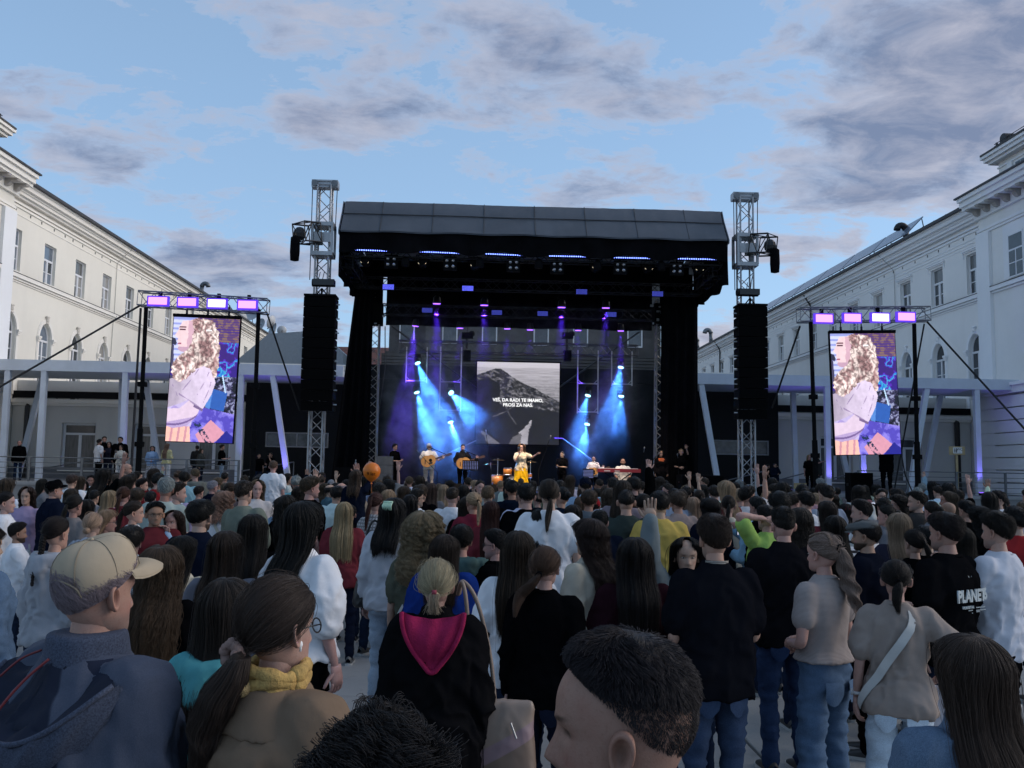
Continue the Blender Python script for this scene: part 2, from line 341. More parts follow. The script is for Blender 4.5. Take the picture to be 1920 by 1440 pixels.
# ---- wall with openings. A side: plane X = X0 seen from the courtyard; n = +1 normal towards +X
def wing(name, X0, n, Y0, Y1, wins, cream, label, trimm, blockY, far_gut=True, headed=False, solar=False):
    root = empty(name, (X0, (Y0+Y1)/2, 0), label=label, cat='building')
    ox, oy = X0, (Y0+Y1)/2
    def P(y, z, d=0.): return (n*d, y-oy, z)      # d: out of the wall towards the courtyard
    wall = MB(); DEP = .26
    Zb, Zs, Zg, Zt = 0.0, 10.55, 13.4, 14.35
    zw0, zw1 = 10.72, 12.72; a0, aspr, ar = 5.6, 7.95, .62; ww = 1.2
    hw = [(c, ww/2) for c in wins]
    edges = [Y0]+[v for c, h in hw for v in (c-h, c+h)]+[Y1]
    def Q(y0, y1, z0, z1, d=0.):
        if n > 0: wall.quad(P(y0, z0, d), P(y1, z0, d), P(y1, z1, d), P(y0, z1, d))
        else: wall.quad(P(y1, z0, d), P(y0, z0, d), P(y0, z1, d), P(y1, z1, d))
    for i in range(0, len(edges), 2): Q(edges[i], edges[i+1], Zb, Zt)
    NA = 10
    for c, h in hw:
        Q(c-h, c+h, Zb, a0); Q(c-h, c+h, zw1, Zt)
        # spandrel between the arch and the upper window
        aa = np.linspace(math.pi, 0, NA+1); ay = c+np.cos(aa)*h; azz = aspr+np.sin(aa)*h*1.3
        for k in range(NA):
            q = [P(ay[k], azz[k]), P(ay[k+1], azz[k+1]), P(ay[k+1], zw0), P(ay[k], zw0)]
            wall.quad(*(q if n > 0 else q[::-1]))
            wall.quad(P(ay[k], azz[k]), P(ay[k+1], azz[k+1]), P(ay[k+1], azz[k+1], -DEP), P(ay[k], azz[k], -DEP))
        for y in (c-h, c+h):
            wall.quad(P(y, a0), P(y, aspr), P(y, aspr, -DEP), P(y, a0, -DEP)); wall.quad(P(y, zw0), P(y, zw1), P(y, zw1, -DEP), P(y, zw0, -DEP))
        for z in (a0, zw0, zw1): wall.quad(P(c-h, z), P(c+h, z), P(c+h, z, -DEP), P(c-h, z, -DEP))
    wall.build('wall', cream, root)
    # back of the wing so that it is a solid volume
    bk = MB(); bk.box((min(-n*.30, -n*14), Y0-oy, 0), (max(-n*.30, -n*14), Y1-oy, Zt-.02)); bk.build('rear_volume', cream, root)
    # cornice: stepped mouldings
    cor = MB()
    for z0, z1, d in ((13.70, 13.80, .06), (13.86, 13.95, .10), (14.10, 14.22, .20), (14.22, 14.36, .34), (14.36, 14.46, .40), (14.46, 14.66, .56), (14.66, 14.74, .62)):
        a = P(Y0, z0, -.05); b_ = P(Y1, z1, d); cor.box([min(a[i], b_[i]) for i in range(3)], [max(a[i], b_[i]) for i in range(3)])
    cor.build('cornice', trimm, root)
    def strip(nm, z0, z1, d, m, y0=Y0, y1=Y1):
        b = MB(); a = P(y0, z0, -.03); c_ = P(y1, z1, d); b.box([min(a[i], c_[i]) for i in range(3)], [max(a[i], c_[i]) for i in range(3)]); return b.build(nm, m, root)
    strip('groove_band', 13.37, 13.41, .025, trimm)
    if headed: strip('groove_band', 13.20, 13.25, .03, trimm); strip('groove_band', 13.05, 13.08, .02, trimm)
    st = MB()
    for z0, z1, d in ((10.22, 10.27, .05), (10.31, 10.40, .09), (10.42, 10.60, .18)):
        a = P(Y0, z0, -.03); c_ = P(Y1, z1, d); st.box([min(a[i], c_[i]) for i in range(3)], [max(a[i], c_[i]) for i in range(3)])
    st.build('string_course', trimm, root)
    strip('sheet_flashing', 10.604, 10.63, .20, ROOF_D)
    # roof with gutter, snow guards
    rf = MB(); yy0, yy1 = Y0-oy, Y1-oy
    pr = [(.66, 14.742), (.66, 14.80), (-7.0, 17.7), (-14, 14.8), (-14, 14.742)]
    rf.prism(pr, lambda u, z: (n*u, yy0, z), lambda u, z: (n*u, yy1, z)); rfo = rf.build('roof', TILE_D, root)
    gut = MB(); gut.obox((n*.72, yy0, 14.80), (n*.72, yy1, 14.80), .14, .13); gut.build('gutter', ROOF_D, root)
    sg = MB(); zz = 15.05
    for k in range(int((Y1-Y0)/1.15)): sg.obox((n*.35, yy0+.4+k*1.15, 14.9), (n*.35, yy0+.4+k*1.15, zz+.06), .07, .10)
    for z in (zz-.02, zz+.05): sg.tube([(n*.35, yy0, z), (n*.35, yy1, z)], .016, 5)
    sg.build('snow_guard', METAL_D, root)
    if headed:   # rows of proud roof tiles along the eave
        rt = MB()
        for k in range(int((min(Y1, 60)-Y0)/.26)):
            y = yy0+.1+k*.26; rt.tube([(n*.62, y, 14.86), (n*.1, y, 15.06), (n*-.6, y, 15.33)], .085, 6)
        o = rt.build('roof_tiles', TILE_D, root); o['kind'] = 'stuff'
    # vents under the cornice
    vn = MB()
    r_ = random.Random(3 if n > 0 else 4)
    for k, c in enumerate(np.arange(Y0+.8, Y1, 1.18)):
        c += r_.uniform(-.25, .25); a = P(c-.05, 13.52, -.02); b_ = P(c+.05, 13.65, .004); vn.box([min(a[i], b_[i]) for i in range(3)], [max(a[i], b_[i]) for i in range(3)])
    vn.build('wall_vents', METAL_D, root)
    # windows
    def bx(b, y0, y1, z0, z1, d0, d1):
        a = P(y0, z0, d0); c_ = P(y1, z1, d1); b.box([min(a[i], c_[i]) for i in range(3)], [max(a[i], c_[i]) for i in range(3)])
    D = -.17
    fm = MB(); f = .06; h = ww/2
    # prototype meshes centred on y=0 (relative) - upper window
    def upper():
        fr = MB(); pa = MB()
        def b2(b, y0, y1, z0, z1, d0, d1): b.box([min(n*d0, n*d1), y0, z0], [max(n*d0, n*d1), y1, z1])
        b2(fr, -h, -h+f, zw0, zw1, D-.05, D+.03); b2(fr, h-f, h, zw0, zw1, D-.05, D+.03); b2(fr, -h+f, h-f, zw1-f, zw1, D-.05, D+.03); b2(fr, -h+f, h-f, zw0, zw0+f, D-.05, D+.03)
        zt = zw0+1.22; b2(fr, -h+f, h-f, zt-.05, zt+.05, D-.05, D+.05); b2(fr, -.055, .055, zw0+f, zt-.05, D-.05, D+.05)
        b2(fr, -h+f, -.055, zw0+.60, zw0+.64, D-.04, D+.02); b2(fr, .055, h-f, zw0+.60, zw0+.64, D-.04, D+.02)
        for s_ in (-1, 1):
            for e_ in (.055, h-f-.04): b2(fr, s_*e_ if s_ > 0 else -e_-.04, s_*e_+.04 if s_ > 0 else -e_, zw0+f, zt-.05, D-.04, D+.025)
        pans = []
        for (y0, y1, z0, z1) in ((-h+f, h-f, zt+.05, zw1-f), (-h+f, -.055, zw0+f, zw0+.60), (-h+f, -.055, zw0+.64, zt-.05), (.055, h-f, zw0+f, zw0+.60), (.055, h-f, zw0+.64, zt-.05)):
            p = MB(); b2(p, y0+.002, y1-.002, z0+.002, z1-.002, D-.03, D-.012); pans.append(p)
        return fr.mesh('frame', FRAME_W), [p.mesh('pane', GLASS if k else GLASS_C) for k, p in enumerate(pans)]
    def arched():
        fr = MB(); pans = []
        def b2(b, y0, y1, z0, z1, d0, d1): b.box([min(n*d0, n*d1), y0, z0], [max(n*d0, n*d1), y1, z1])
        b2(fr, -h, -h+f, a0, aspr, D-.05, D+.03); b2(fr, h-f, h, a0, aspr, D-.05, D+.03); b2(fr, -h+f, h-f, a0, a0+f, D-.05, D+.03)
        b2(fr, -h+f, h-f, aspr-.12, aspr-.02, D-.05, D+.05); b2(fr, -.055, .055, a0+f, aspr-.12, D-.05, D+.05)
        for zq in (a0+.75, a0+1.5): b2(fr, -h+f, -.055, zq, zq+.04, D-.04, D+.02); b2(fr, .055, h-f, zq, zq+.04, D-.04, D+.02)
        aa = np.linspace(math.pi, 0, 13)
        for k in range(12):
            p0 = (np.cos(aa[k])*(h-.03), aspr+np.sin(aa[k])*(h*1.3-.03)); p1 = (np.cos(aa[k+1])*(h-.03), aspr+np.sin(aa[k+1])*(h*1.3-.03))
            fr.obox((n*(D-.01), *p0), (n*(D-.01), *p1), .07, .07, (1, 0, 0))
        pl = MB(); pl.prism([(np.cos(a)*(h-.05), aspr-.02+np.sin(a)*(h*1.3-.05)) for a in aa], lambda u, z: (n*(D-.03), u, z), lambda u, z: (n*(D-.012), u, z)); pans.append(pl)
        for s_ in (-1, 1):
            for (z0, z1) in ((a0+f, a0+.75), (a0+.79, a0+1.5), (a0+1.54, aspr-.12)):
                p = MB(); y0, y1 = (.055, h-f) if s_ > 0 else (-h+f, -.055); b2(p, y0+.002, y1-.002, z0+.002, z1-.002, D-.03, D-.012); pans.append(p)
        # surround mouldings
        su = MB(); aa = np.linspace(math.pi, 0, 15)
        for rr, dd, wd in ((h+.10, .05, .16), (h+.20, .03, .07)):
            prev = None
            for a in aa:
                q = (np.cos(a)*rr, aspr+np.sin(a)*(h*1.3+rr-h))
                if prev: su.obox((n*dd/2, *prev), (n*dd/2, *q), wd, dd, (1, 0, 0))
                prev = q
            for s_ in (-1, 1): b2(su, s_*rr-wd/2, s_*rr+wd/2, a0-.6, aspr, -.01, dd)
        imps = []
        for s_ in (-1, 1):
            imp = MB(); imps.append(imp)
            for z0, z1, w_, d_ in ((aspr-.17, aspr-.09, .20, .10), (aspr-.085, aspr-.02, .24, .13), (aspr-.015, aspr+.08, .28, .16)): b2(imp, s_*(h+.14)-w_/2, s_*(h+.14)+w_/2, z0, z1, -.01, d_)
        ks = MB(); zt = aspr+h*1.3
        b2(ks, -.09, .09, zt-.02, zt+.10, -.01, .12)
        for zz_, rx, rz, dd in ((zt+.22, .085, .14, .12), (zt+.34, .125, .06, .11)): ks.ball((n*dd*.4, 0, zz_), (dd, rx, rz), 10, 7)
        for s_ in (-1, 1): ks.ball((n*.08, s_*.10, zt+.35), (.07, .045, .055), 8, 6); ks.ball((n*.09, s_*.055, zt+.16), (.05, .035, .07), 8, 6)
        ks.ball((n*.12, 0, zt+.22), (.05, .03, .07), 8, 6)
        return fr.mesh('frame', FRAME_W), [p.mesh('pane', GLASS) for p in pans], su.mesh('arch_surround', trimm), [i_.mesh('impost', trimm) for i_ in imps], ks.mesh('keystone', KEYM if n > 0 else trimm, True)
    uf, up = upper(); af, ap, asu, aim, aks = arched()
    si = MB(); si.box([min(0, n*.10), -h-.05, zw0-.07], [max(0, n*.10), h+.05, zw0-.002]); si_me = si.mesh('sill', trimm)
    hd = MB()
    for z0, z1, w_, d_ in ((zw1+.10, zw1+.17, h+.20, .07), (zw1+.172, zw1+.24, h+.26, .12)): hd.box([min(-.01*n, n*d_), -w_, z0], [max(-.01*n, n*d_), w_, z1])
    for s_ in (-1, 1): hd.box([min(-.01*n, n*.05), s_*(h+.20)-.03, zw1-.12], [max(-.01*n, n*.05), s_*(h+.20)+.03, zw1+.10])
    hd_me = hd.mesh('window_head', trimm)
    for c in wins:
        fo = link('window', uf, root, (0, c-oy, 0))
        for pm in up: link('pane', pm, fo)
        link('sill', si_me, fo)
        if headed: link('window_head', hd_me, fo)
        if c < 66:
            ao = link('arched_window', af, root, (0, c-oy, 0))
            for pm in ap: link('pane', pm, ao)
            link('arch_surround', asu, ao); [link('impost', i_, ao) for i_ in aim]; link('keystone', aks, ao)
    return root, P, oy
CURT = mat('pane_pale_curtain', (.30, .29, .27), .2, var=.3, scale=3, stretch=(8, 8, .3)); SKYG = mat('pane_painted_sky', (.14, .17, .21), .06, var=.2, scale=1, spec=.9)  # second pane's bluish base colour imitates a sky reflection
PRND = random.Random(9)
def vary_panes(root):
    for w in root.children:
        if 'window' not in w.name: continue
        k = PRND.random(); m = CURT if k < .22 else SKYG if k < .45 else None
        if m is None: continue
        for c in w.children:
            if c.name.startswith('pane') and PRND.random() < .75: c.material_slots[0].link = 'OBJECT'; c.material_slots[0].material = m
XL, XR, YB = -21.7, 23.8, 42.0
lw = [41.2+3.42*k for k in range(18)]
rw = [41.3+3.42*k for k in range(18)]
left_wing, PLW, oyL = wing('left_wing', XL, 1, 40.45, 104, lw, PL_CREAM, 'long cream wing with arched windows on the left of the courtyard', PL_TRIM, 40)
right_wing, PRW, oyR = wing('right_wing', XR, -1, 40.3, 104, rw, PL_WHITE, 'long white wing with headed windows on the right of the courtyard', PL_TRIMW, 40, headed=True)

vary_panes(left_wing); vary_panes(right_wing)
for yy, XX, nn, lab in ((66.5, XL, 1, 'zinc downpipe on the cream wing beyond the screen'), (62.0, XR, -1, 'dark downpipe on the white wing behind the truss'), (86, XR, -1, 'dark downpipe near the far end of the white wing')):
    b = MB(); b.tube([(XX+nn*.12, yy, 6), (XX+nn*.12, yy, 13.9), (XX+nn*.6, yy, 14.7)], .07, 7); o = b.build('downpipe', ZINC if nn > 0 else PIPE); tag(o, lab, 'downpipe')
# ---- taller end blocks next to the camera (risalits)
def block(name, X0, n, Y1, label, cream, trimm, zg2):
    root = empty(name, (X0, Y1-6, 0), label=label, cat='building'); Y0 = 14.0; oy = Y1-6
    def bx(b, y0, y1, z0, z1, d0, d1): b.box([min(n*d0, n*d1), y0-oy, z0], [max(n*d0, n*d1), y1-oy, z1])
    pj = .25
    w = MB(); bx(w, Y0, Y1, 0, 14.2, -13, pj)
    w.build('wall', cream, root)
    at_ = MB(); bx(at_, Y0, Y1-1.2, 14.4, 16.5, -12, pj-.35); at_.build('attic', cream, root)
    pil = MB(); bx(pil, Y1-1.0, Y1+.03, 0, 13.25, -.1, pj+.16); pil.build('corner_pilaster', PL_TRIMW, root)
    cor = MB()
    for z0, z1, d in ((13.27, 13.36, .32), (13.42, 13.55, .30), (14.02, 14.12, .40), (14.46, 14.62, .98), (14.62, 14.86, 1.10), (14.86, 15.04, 1.22)): bx(cor, Y0, Y1+.12, z0, z1, -.1, d)
    bx(cor, Y0, Y1+.1, 14.12, 14.46, -.1, .42)
    cor.build('cornice', trimm, root)
    cb = MB(); cbs = None
    prof = [(0, 14.14), (.12, 14.15), (.22, 14.24), (.25, 14.33), (.55, 14.36), (.60, 14.455), (0, 14.455)]
    cm = MB(); cm.prism([(u, z) for u, z in prof], lambda u, z: (n*(u+.42), -.13, z), lambda u, z: (n*(u+.42), .13, z)); cme = cm.mesh('corbel', CORB)
    for k in range(12): link('corbel', cme, root, (0, Y1-.35-k*.78-oy, 0))
    ac = MB()
    for z0, z1, d in ((16.15, 16.22, -.05), (16.42, 16.55, .22), (16.55, 16.72, .36), (16.72, 16.86, .46)): bx(ac, Y0, Y1-1.2+max(d+.1, 0), z0, z1, -1, d)
    ac.build('attic_cornice', trimm, root)
    rf = MB(); prf = [(.50, 16.862), (.50, 16.94), (-6.5, 18.9), (-13, 16.94), (-13, 16.862)]
    rf.prism(prf, lambda u, z: (n*u, Y0-oy, z), lambda u, z: (n*u, Y1-.7-oy, z)); rf.build('roof', TILE_D, root)
    r2 = MB(); bx(r2, Y0, Y1+.25, 15.044, 15.12, -1, 1.3); r2.build('flashing', ROOF_D, root)
    sg = MB()
    for k in range(9): sg.obox((n*.2, Y1-1.6-k*1.1-oy, 17.0), (n*.2, Y1-1.6-k*1.1-oy, 17.25), .06, .1)
    for z in (17.13, 17.23): sg.tube([(n*.2, Y1-1.4-oy, z), (n*.2, Y0-oy, z)], .018, 5)
    sg.build('snow_guard', METAL_D, root)
    # attic windows, pilasters and a tall window with an arched one below
    for k in range(3):
        yc = Y1-2.9-k*2.3
        fr = MB(); bx(fr, yc-.42, yc+.42, 15.0, 16.05, pj-.37, pj-.30); fr.build('window', FRAME_W, root)
        for s_ in (-1, 1):
            p = MB(); bx(p, yc-.36 if s_ < 0 else yc+.02, yc-.02 if s_ < 0 else yc+.36, 15.05, 16.0, pj-.31, pj-.292); p.build('pane', GLASS, root)
        for s_ in (-1, 1): p = MB(); bx(p, yc+s_*.75-.18, yc+s_*.75+.18, 15.05, 16.13, pj-.36, pj-.25+.002*s_); p.build('pilaster', trimm, root)
        # main floor window in a raised panel
        sur = MB(); bx(sur, yc-.95, yc+.95, 10.7, 13.2, pj-.02, pj+.05); sur.build('window_panel', trimm, root)
        fr = MB(); bx(fr, yc-.55, yc+.55, 10.72, 12.7, pj-.02, pj+.075); fo = fr.build('window', FRAME_W, root)
        for (u0, u1, z0, z1) in ((-.48, .48, 12.0, 12.62), (-.48, -.04, 10.8, 11.35), (.04, .48, 10.8, 11.35), (-.48, -.04, 11.4, 11.92), (.04, .48, 11.4, 11.92)):
            p = MB(); bx(p, yc+u0, yc+u1, z0, z1, pj+.06, pj+.082); p.build('pane', GLASS, fo)
    for z0, z1, d in ((10.31, 10.40, .09), (10.42, 10.60, .18)):
        b = MB(); bx(b, Y0, Y1-1.02, z0, z1, 0, pj+d); b.build('string_course', trimm, root)
    b = MB(); bx(b, Y0, Y1-1.02, 10.604, 10.63, 0, pj+.2); b.build('sheet_flashing', ROOF_D, root)
    # rusticated courses of the ground floor
    for k in range(9):
        b = MB(); bx(b, Y0, Y1+.05, .6+k*.55, .6+k*.55+.50, 0, pj+.20); b.build('rusticated_course', trimm, root)
    b = MB(); bx(b, Y0, Y1+.08, 5.6, 5.9, 0, pj+.34); bx(b, Y0, Y1+.06, 5.904, 6.05, 0, pj+.46); b.build('ledge', trimm, root)
    return root
block('left_end_block', XL, 1, 40.45, 'taller cream end block with bracketed cornice at the left edge', PL_CREAM, PL_TRIM, 16.9)
block('right_end_block', XR, -1, 40.3, 'taller white end block with attic windows and bracketed cornice at the right edge', PL_WHITE, PL_TRIMW, 16.9)
def person_part(): pass
# lightning conductor wires, roof vents, dishes, solar panels
def wire(name, pts, r, m, label, cat='cable', group=None):
    b = MB(); b.tube(pts, r, 5); o = b.build(name, m, None); tag(o, label, cat, group); return o
wire('lightning_wire', [(XL+.66, 53.2, 14.7), (XL+.3, 52.8, 14.1), (XL+.05, 52.6, 13.7), (XL+.05, 52.6, 10.7), (XL+.2, 52.6, 10.5), (XL+.05, 52.5, 10.1), (XL+.05, 52.4, 6.3)], .018, mat('wire_grey', (.35, .34, .32), .6), 'thin lightning wire running down the cream wing', 'wire')
wire('lightning_wire', [(XR-.66, 50.0, 14.7), (XR-.3, 49.6, 14.1), (XR-.05, 49.3, 13.6), (XR-.05, 49.3, 10.7)], .016, MATS['wire_grey'], 'thin lightning wire running down the white wing', 'wire')
def vent_pipe(p, h, m, label, r=.13, side=1, group=None):
    root = empty('roof_vent', p, label=label, cat='roof vent', group=group)
    b = MB(); b.tube([(0, 0, -.3), (0, 0, h)], r, 10); b.build('pipe', m, root, True)
    a = np.linspace(0, math.pi, 9); b = MB(); b.tube([(side*(r*1.6-np.cos(t)*r*1.6), 0, h+np.sin(t)*r*1.7) for t in a], r*1.15, 10); b.build('elbow', m, root, True)
    return root
vent_pipe(atX(1699, 445, XR+1.2), .42, METAL_D, 'black hooded roof vent on the white wing', .17, -1)
vent_pipe(atX(378, 549, XL-1.0), .5, ZINC, 'zinc elbow vent on the cream roof', .16, 1)
vent_pipe(atX(1333, 640, XR+2.0), .9, ZINC, 'taller zinc elbow vent on the far end of the white roof', .22, -1)
vent_pipe(atX(1308, 652, XR+2.0), .8, ZINC, 'shorter zinc elbow vent nearest the stage on the white roof', .22, -1)
rv = empty('roof_dormer_vent', atX(1905, 262, XR+1.0), label='dark rounded sheet metal dormer vent on the right attic roof', cat='roof vent')
b = MB(); b.prism([(-.35, -.4), (.35, -.4), (.35, .15)]+[(math.cos(a)*.35, .15+math.sin(a)*.25) for a in np.linspace(0, math.pi, 8)[1:-1]]+[(-.35, .15)], lambda u, z: (-.9, u, z), lambda u, z: (.9, u, z)); b.build('hood', METAL_D, rv)
rv.scale = (.7, .7, .7)
# solar panels on the right roof
for k in range(7):
    y = 51.0+k*4.6
    root = empty('solar_panel', (XR+1.0, y, 15.95), label='tilted solar panel on the white roof, %s from the near end' % ['first', 'second', 'third', 'fourth', 'fifth', 'sixth', 'seventh'][k], cat='solar panel', group='solar panels on the white wing')
    b = MB(); b.add([(-.5, -2.2, -.3), (-.5, 2.2, -.3), (.5, 2.2, .75), (.5, -2.2, .75), (-.54, -2.2, -.26), (-.54, 2.2, -.26), (.46, 2.2, .79), (.46, -2.2, .79)], [(0, 3, 2, 1), (4, 5, 6, 7), (0, 1, 5, 4), (1, 2, 6, 5), (2, 3, 7, 6), (3, 0, 4, 7)]); b.build('panel', mat('solar_glass', (.13, .16, .21), .25, var=.1, spec=.5), root)
    b = MB()
    for yy in (-2.0, 2.0): b.tube([(.5, yy, .7), (.7, yy, -.3)], .03, 5); b.tube([(-.5, yy, -.3), (-.45, yy, -.7)], .03, 5)
    b.build('frame', METAL_D, root)
def dish(px_, py_, r, az_, label, dX=-1.0):
    p = atX(px_, py_, XL+dX); root = empty('satellite_dish', p, label=label, cat='satellite dish', group='satellite dishes on the cream roof')
    b = MB(); b.tube([(0, 0, -1.3), (0, 0, .1)], .035, 6); b.build('mast', METAL_D, root)
    pr = [(r*math.sqrt(k/8), .35*r*(k/8)) for k in range(9)]
    q = MB(); q.lathe([(max(a, .01), z) for a, z in pr]+[(a*.97+.005, z+.015) for a, z in pr[::-1]], 18)
    o = q.build('reflector', mat('dish_paint', (.42, .43, .44), .4, var=.1), root, True); o.rotation_euler = (RAD(-72), 0, az_)
    b = MB(); b.tube([(0, 0, .0), (0, 0, .9*r)], .02, 5); b.ball((0, 0, .9*r), .07); o2 = b.build('feed', METAL_D, root); o2.rotation_euler = (RAD(-72), 0, az_)
for a in [(446, 600, .95, .5, 'large grey satellite dish half behind the left screen'), (474, 588, .9, 2.9, 'round satellite dish under the lit truss'), (490, 610, .7, 2.6, 'satellite dish right of the mast on the cream roof'), (512, 605, .75, 1.2, 'upright satellite dish on a pole'), (515, 622, .95, 2.2, 'wide satellite dish below the upright one'), (529, 620, .55, .4, 'small satellite dish on the last pole'), (527, 640, .9, 2.5, 'dark curved dish at the far end of the roof')]:
    dish(*a)
# ---- far roofs between the cream wing and the stage
fr = empty('red_roofed_house', (-14, 118, 0), label='far house with dark red tiled roof behind the speaker tower', cat='building')
b = MB(); b.box((-18, 0, 0), (9, 14, 13.5)); b.build('wall', PL_LOW, fr)
b = MB(); b.prism([(-.5, 13.5), (7, 18.6), (14.5, 13.5)], lambda u, z: (-18.5, u, z), lambda u, z: (9.5, u, z)); b.build('roof', TILE_R, fr)
sky_w = MB(); sky_w.box((2, 1.6, 16.0), (3.2, 2.1, 16.9)); sky_w.build('skylight', WHITE_P, fr)
gt = empty('grey_gable_roof', (-12.5, 62, 0), label='pale grey metal gable roof beside the black stage drape', cat='roof')
b = MB(); b.prism([(-3.6, 8.8), (-1.6, 10.6), (1.7, 10.9), (3.4, 9.4), (3.4, 6), (-3.6, 6)], lambda u, z: (u, -3, z), lambda u, z: (u, 5, z)); b.build('shell', mat('grey_sheet', (.20, .235, .27), .5, .2, var=.06), gt)
b = MB(); b.box((-3.5, -2.9, 0), (3.3, 4.9, 5.99)); b.build('wall', PL_GREY, gt)

# ---- building behind the stage (seen under the stage roof)
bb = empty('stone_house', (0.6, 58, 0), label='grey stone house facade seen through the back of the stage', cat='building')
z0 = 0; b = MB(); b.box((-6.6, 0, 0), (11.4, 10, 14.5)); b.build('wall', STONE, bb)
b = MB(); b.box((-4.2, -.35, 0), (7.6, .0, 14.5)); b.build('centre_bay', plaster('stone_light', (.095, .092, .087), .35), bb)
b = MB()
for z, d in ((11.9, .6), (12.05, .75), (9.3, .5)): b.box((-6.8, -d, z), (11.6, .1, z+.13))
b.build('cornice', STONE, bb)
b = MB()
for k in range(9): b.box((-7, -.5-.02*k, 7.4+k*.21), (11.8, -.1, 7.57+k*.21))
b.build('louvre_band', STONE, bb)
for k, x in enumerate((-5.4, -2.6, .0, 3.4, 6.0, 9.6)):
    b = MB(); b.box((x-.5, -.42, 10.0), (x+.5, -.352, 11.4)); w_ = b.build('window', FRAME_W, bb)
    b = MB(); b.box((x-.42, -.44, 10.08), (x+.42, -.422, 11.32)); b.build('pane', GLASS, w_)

# ---- low pavilion between the wings, with the terrace and the steel portico
ter = MB(); TZ = 1.12; ter.box((-21.6, 34.6, 0), (23.7, 60, TZ)); t_o = ter.build('terrace', CONC); tag(t_o, kind='structure')
for (x0, x1) in ((-21.5, -7.0), (10.5, 23.6)):
    n_ = int((x1-x0)/1.5)
    for k in range(n_):
        b = MB(); xa = x0+(x1-x0)*k/n_; xb = x0+(x1-x0)*(k+1)/n_; b.box((xa+.008, 34.54, .03), (xb-.008, 34.597, TZ-.09)); b.build('concrete_panel', CONC, t_o)
    b = MB(); b.box((x0, 34.50, TZ-.085), (x1, 34.9, TZ+.03)); b.build('coping', plaster('coping%d' % (x0 > 0), (.36, .365, .37), .25), t_o)
pv = empty('low_pavilion', (1, YB, 0), label='low pavilion with pale plaster ends and black glazed middle behind the portico', cat='building')
PW = MB(); pal = (-XL, )
XM0, XM1 = -10.9, 14.3      # black glazed middle
def low_wall(x0, x1, wins):
    b = MB(); y = 0; Zt = 4.86; xs = [x0-1]+[v for c in wins for v in (c-.78-1, c+.78-1)]+[x1-1]; w0, w1 = TZ+.42, TZ+2.6
    for i in range(0, len(xs), 2): b.quad((xs[i], 0, TZ), (xs[i+1], 0, TZ), (xs[i+1], 0, Zt), (xs[i], 0, Zt))
    for c in wins:
        c -= 1; h = .78; b.quad((c-h, 0, TZ), (c+h, 0, TZ), (c+h, 0, w0), (c-h, 0, w0)); b.quad((c-h, 0, w1), (c+h, 0, w1), (c+h, 0, Zt), (c-h, 0, Zt))
        for x in (c-h, c+h): b.quad((x, 0, w0), (x, 0, w1), (x, .3, w1), (x, .3, w0))
        for z in (w0, w1): b.quad((c-h, 0, z), (c+h, 0, z), (c+h, .3, z), (c-h, .3, z))
        fr = MB()
        for (u0, u1, v0, v1) in ((-h, -h+.1, w0, w1), (h-.1, h, w0, w1), (-h+.1, h-.1, w1-.1, w1), (-h+.1, h-.1, w0, w0+.1), (-.07, .07, w0+.1, w1-.55), (-h+.1, h-.1, w1-.55, w1-.45)): fr.box((c+u0, .2, v0), (c+u1, .28, v1))
        w_ = fr.build('window', FRAME_W, pv)
        for (u0, u1, v0, v1) in ((-h+.1, -.07, w0+.1, w1-.55), (.07, h-.1, w0+.1, w1-.55)): p = MB(); p.box((c+u0+.002, .225, v0+.002), (c+u1-.002, .25, v1-.002)); p.build('pane', GLASS_C, w_)
        p = MB(); p.box((c-h+.102, .225, w1-.448), (c+h-.102, .25, w1-.102)); p.build('pane', GLASS, w_)
        s_ = MB(); s_.box((c-h-.05, -.12, w0-.06), (c+h+.05, .19, w0-.003)); s_.build('sill', PL_TRIM, w_)
    b.build('wall', PL_LOW, pv)
    p = MB(); p.box((x0-1, -.05, TZ), (x1-1, -.004, TZ+.55)); p.build('plinth', PL_GREY, pv)
    p = MB(); p.box((x0-1, -.14, 4.5), (x1-1, -.004, 4.62)); p.box((x0-1, -.22, 4.622), (x1-1, -.004, 4.80)); p.build('cornice', PL_TRIM, pv)
    p = MB(); p.box((x0-1, -.1, 4.862), (x1-1, .3, 5.18)); p.build('painted_shadow_strip', GLASS_D, pv)  # solid near-black strip stands in for shade above the cornice
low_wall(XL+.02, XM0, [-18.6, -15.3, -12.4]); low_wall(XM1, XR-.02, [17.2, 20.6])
b = MB(); b.box((XM0-1, -.25, TZ), (XM1-1, .2, 6.05)); b.box((-6.3, -.3, 6.052), (8.2, .1, 6.72)); b.build('black_glazing', GLASS_D, pv)
b = MB(); b.box((XL-.98, .31, TZ), (XR-1.02, 12, 5.7)); b.build('core', PL_LOW, pv)
for (x0, x1) in ((XM0-1.2, -6.32), (8.22, XM1-2.6)):
    b = MB(); b.box((x0, .0, 6.06), (x1, 12, 6.62)); b.build('parapet', PL_WHITE, pv)
    b = MB(); b.box((x0-.1, -.12, 6.45), (x1+.1, 12.1, 6.6)); b.box((x0-.15, -.2, 6.622), (x1+.15, 12.2, 6.68)); b.build('parapet_coping', PL_TRIM, pv)
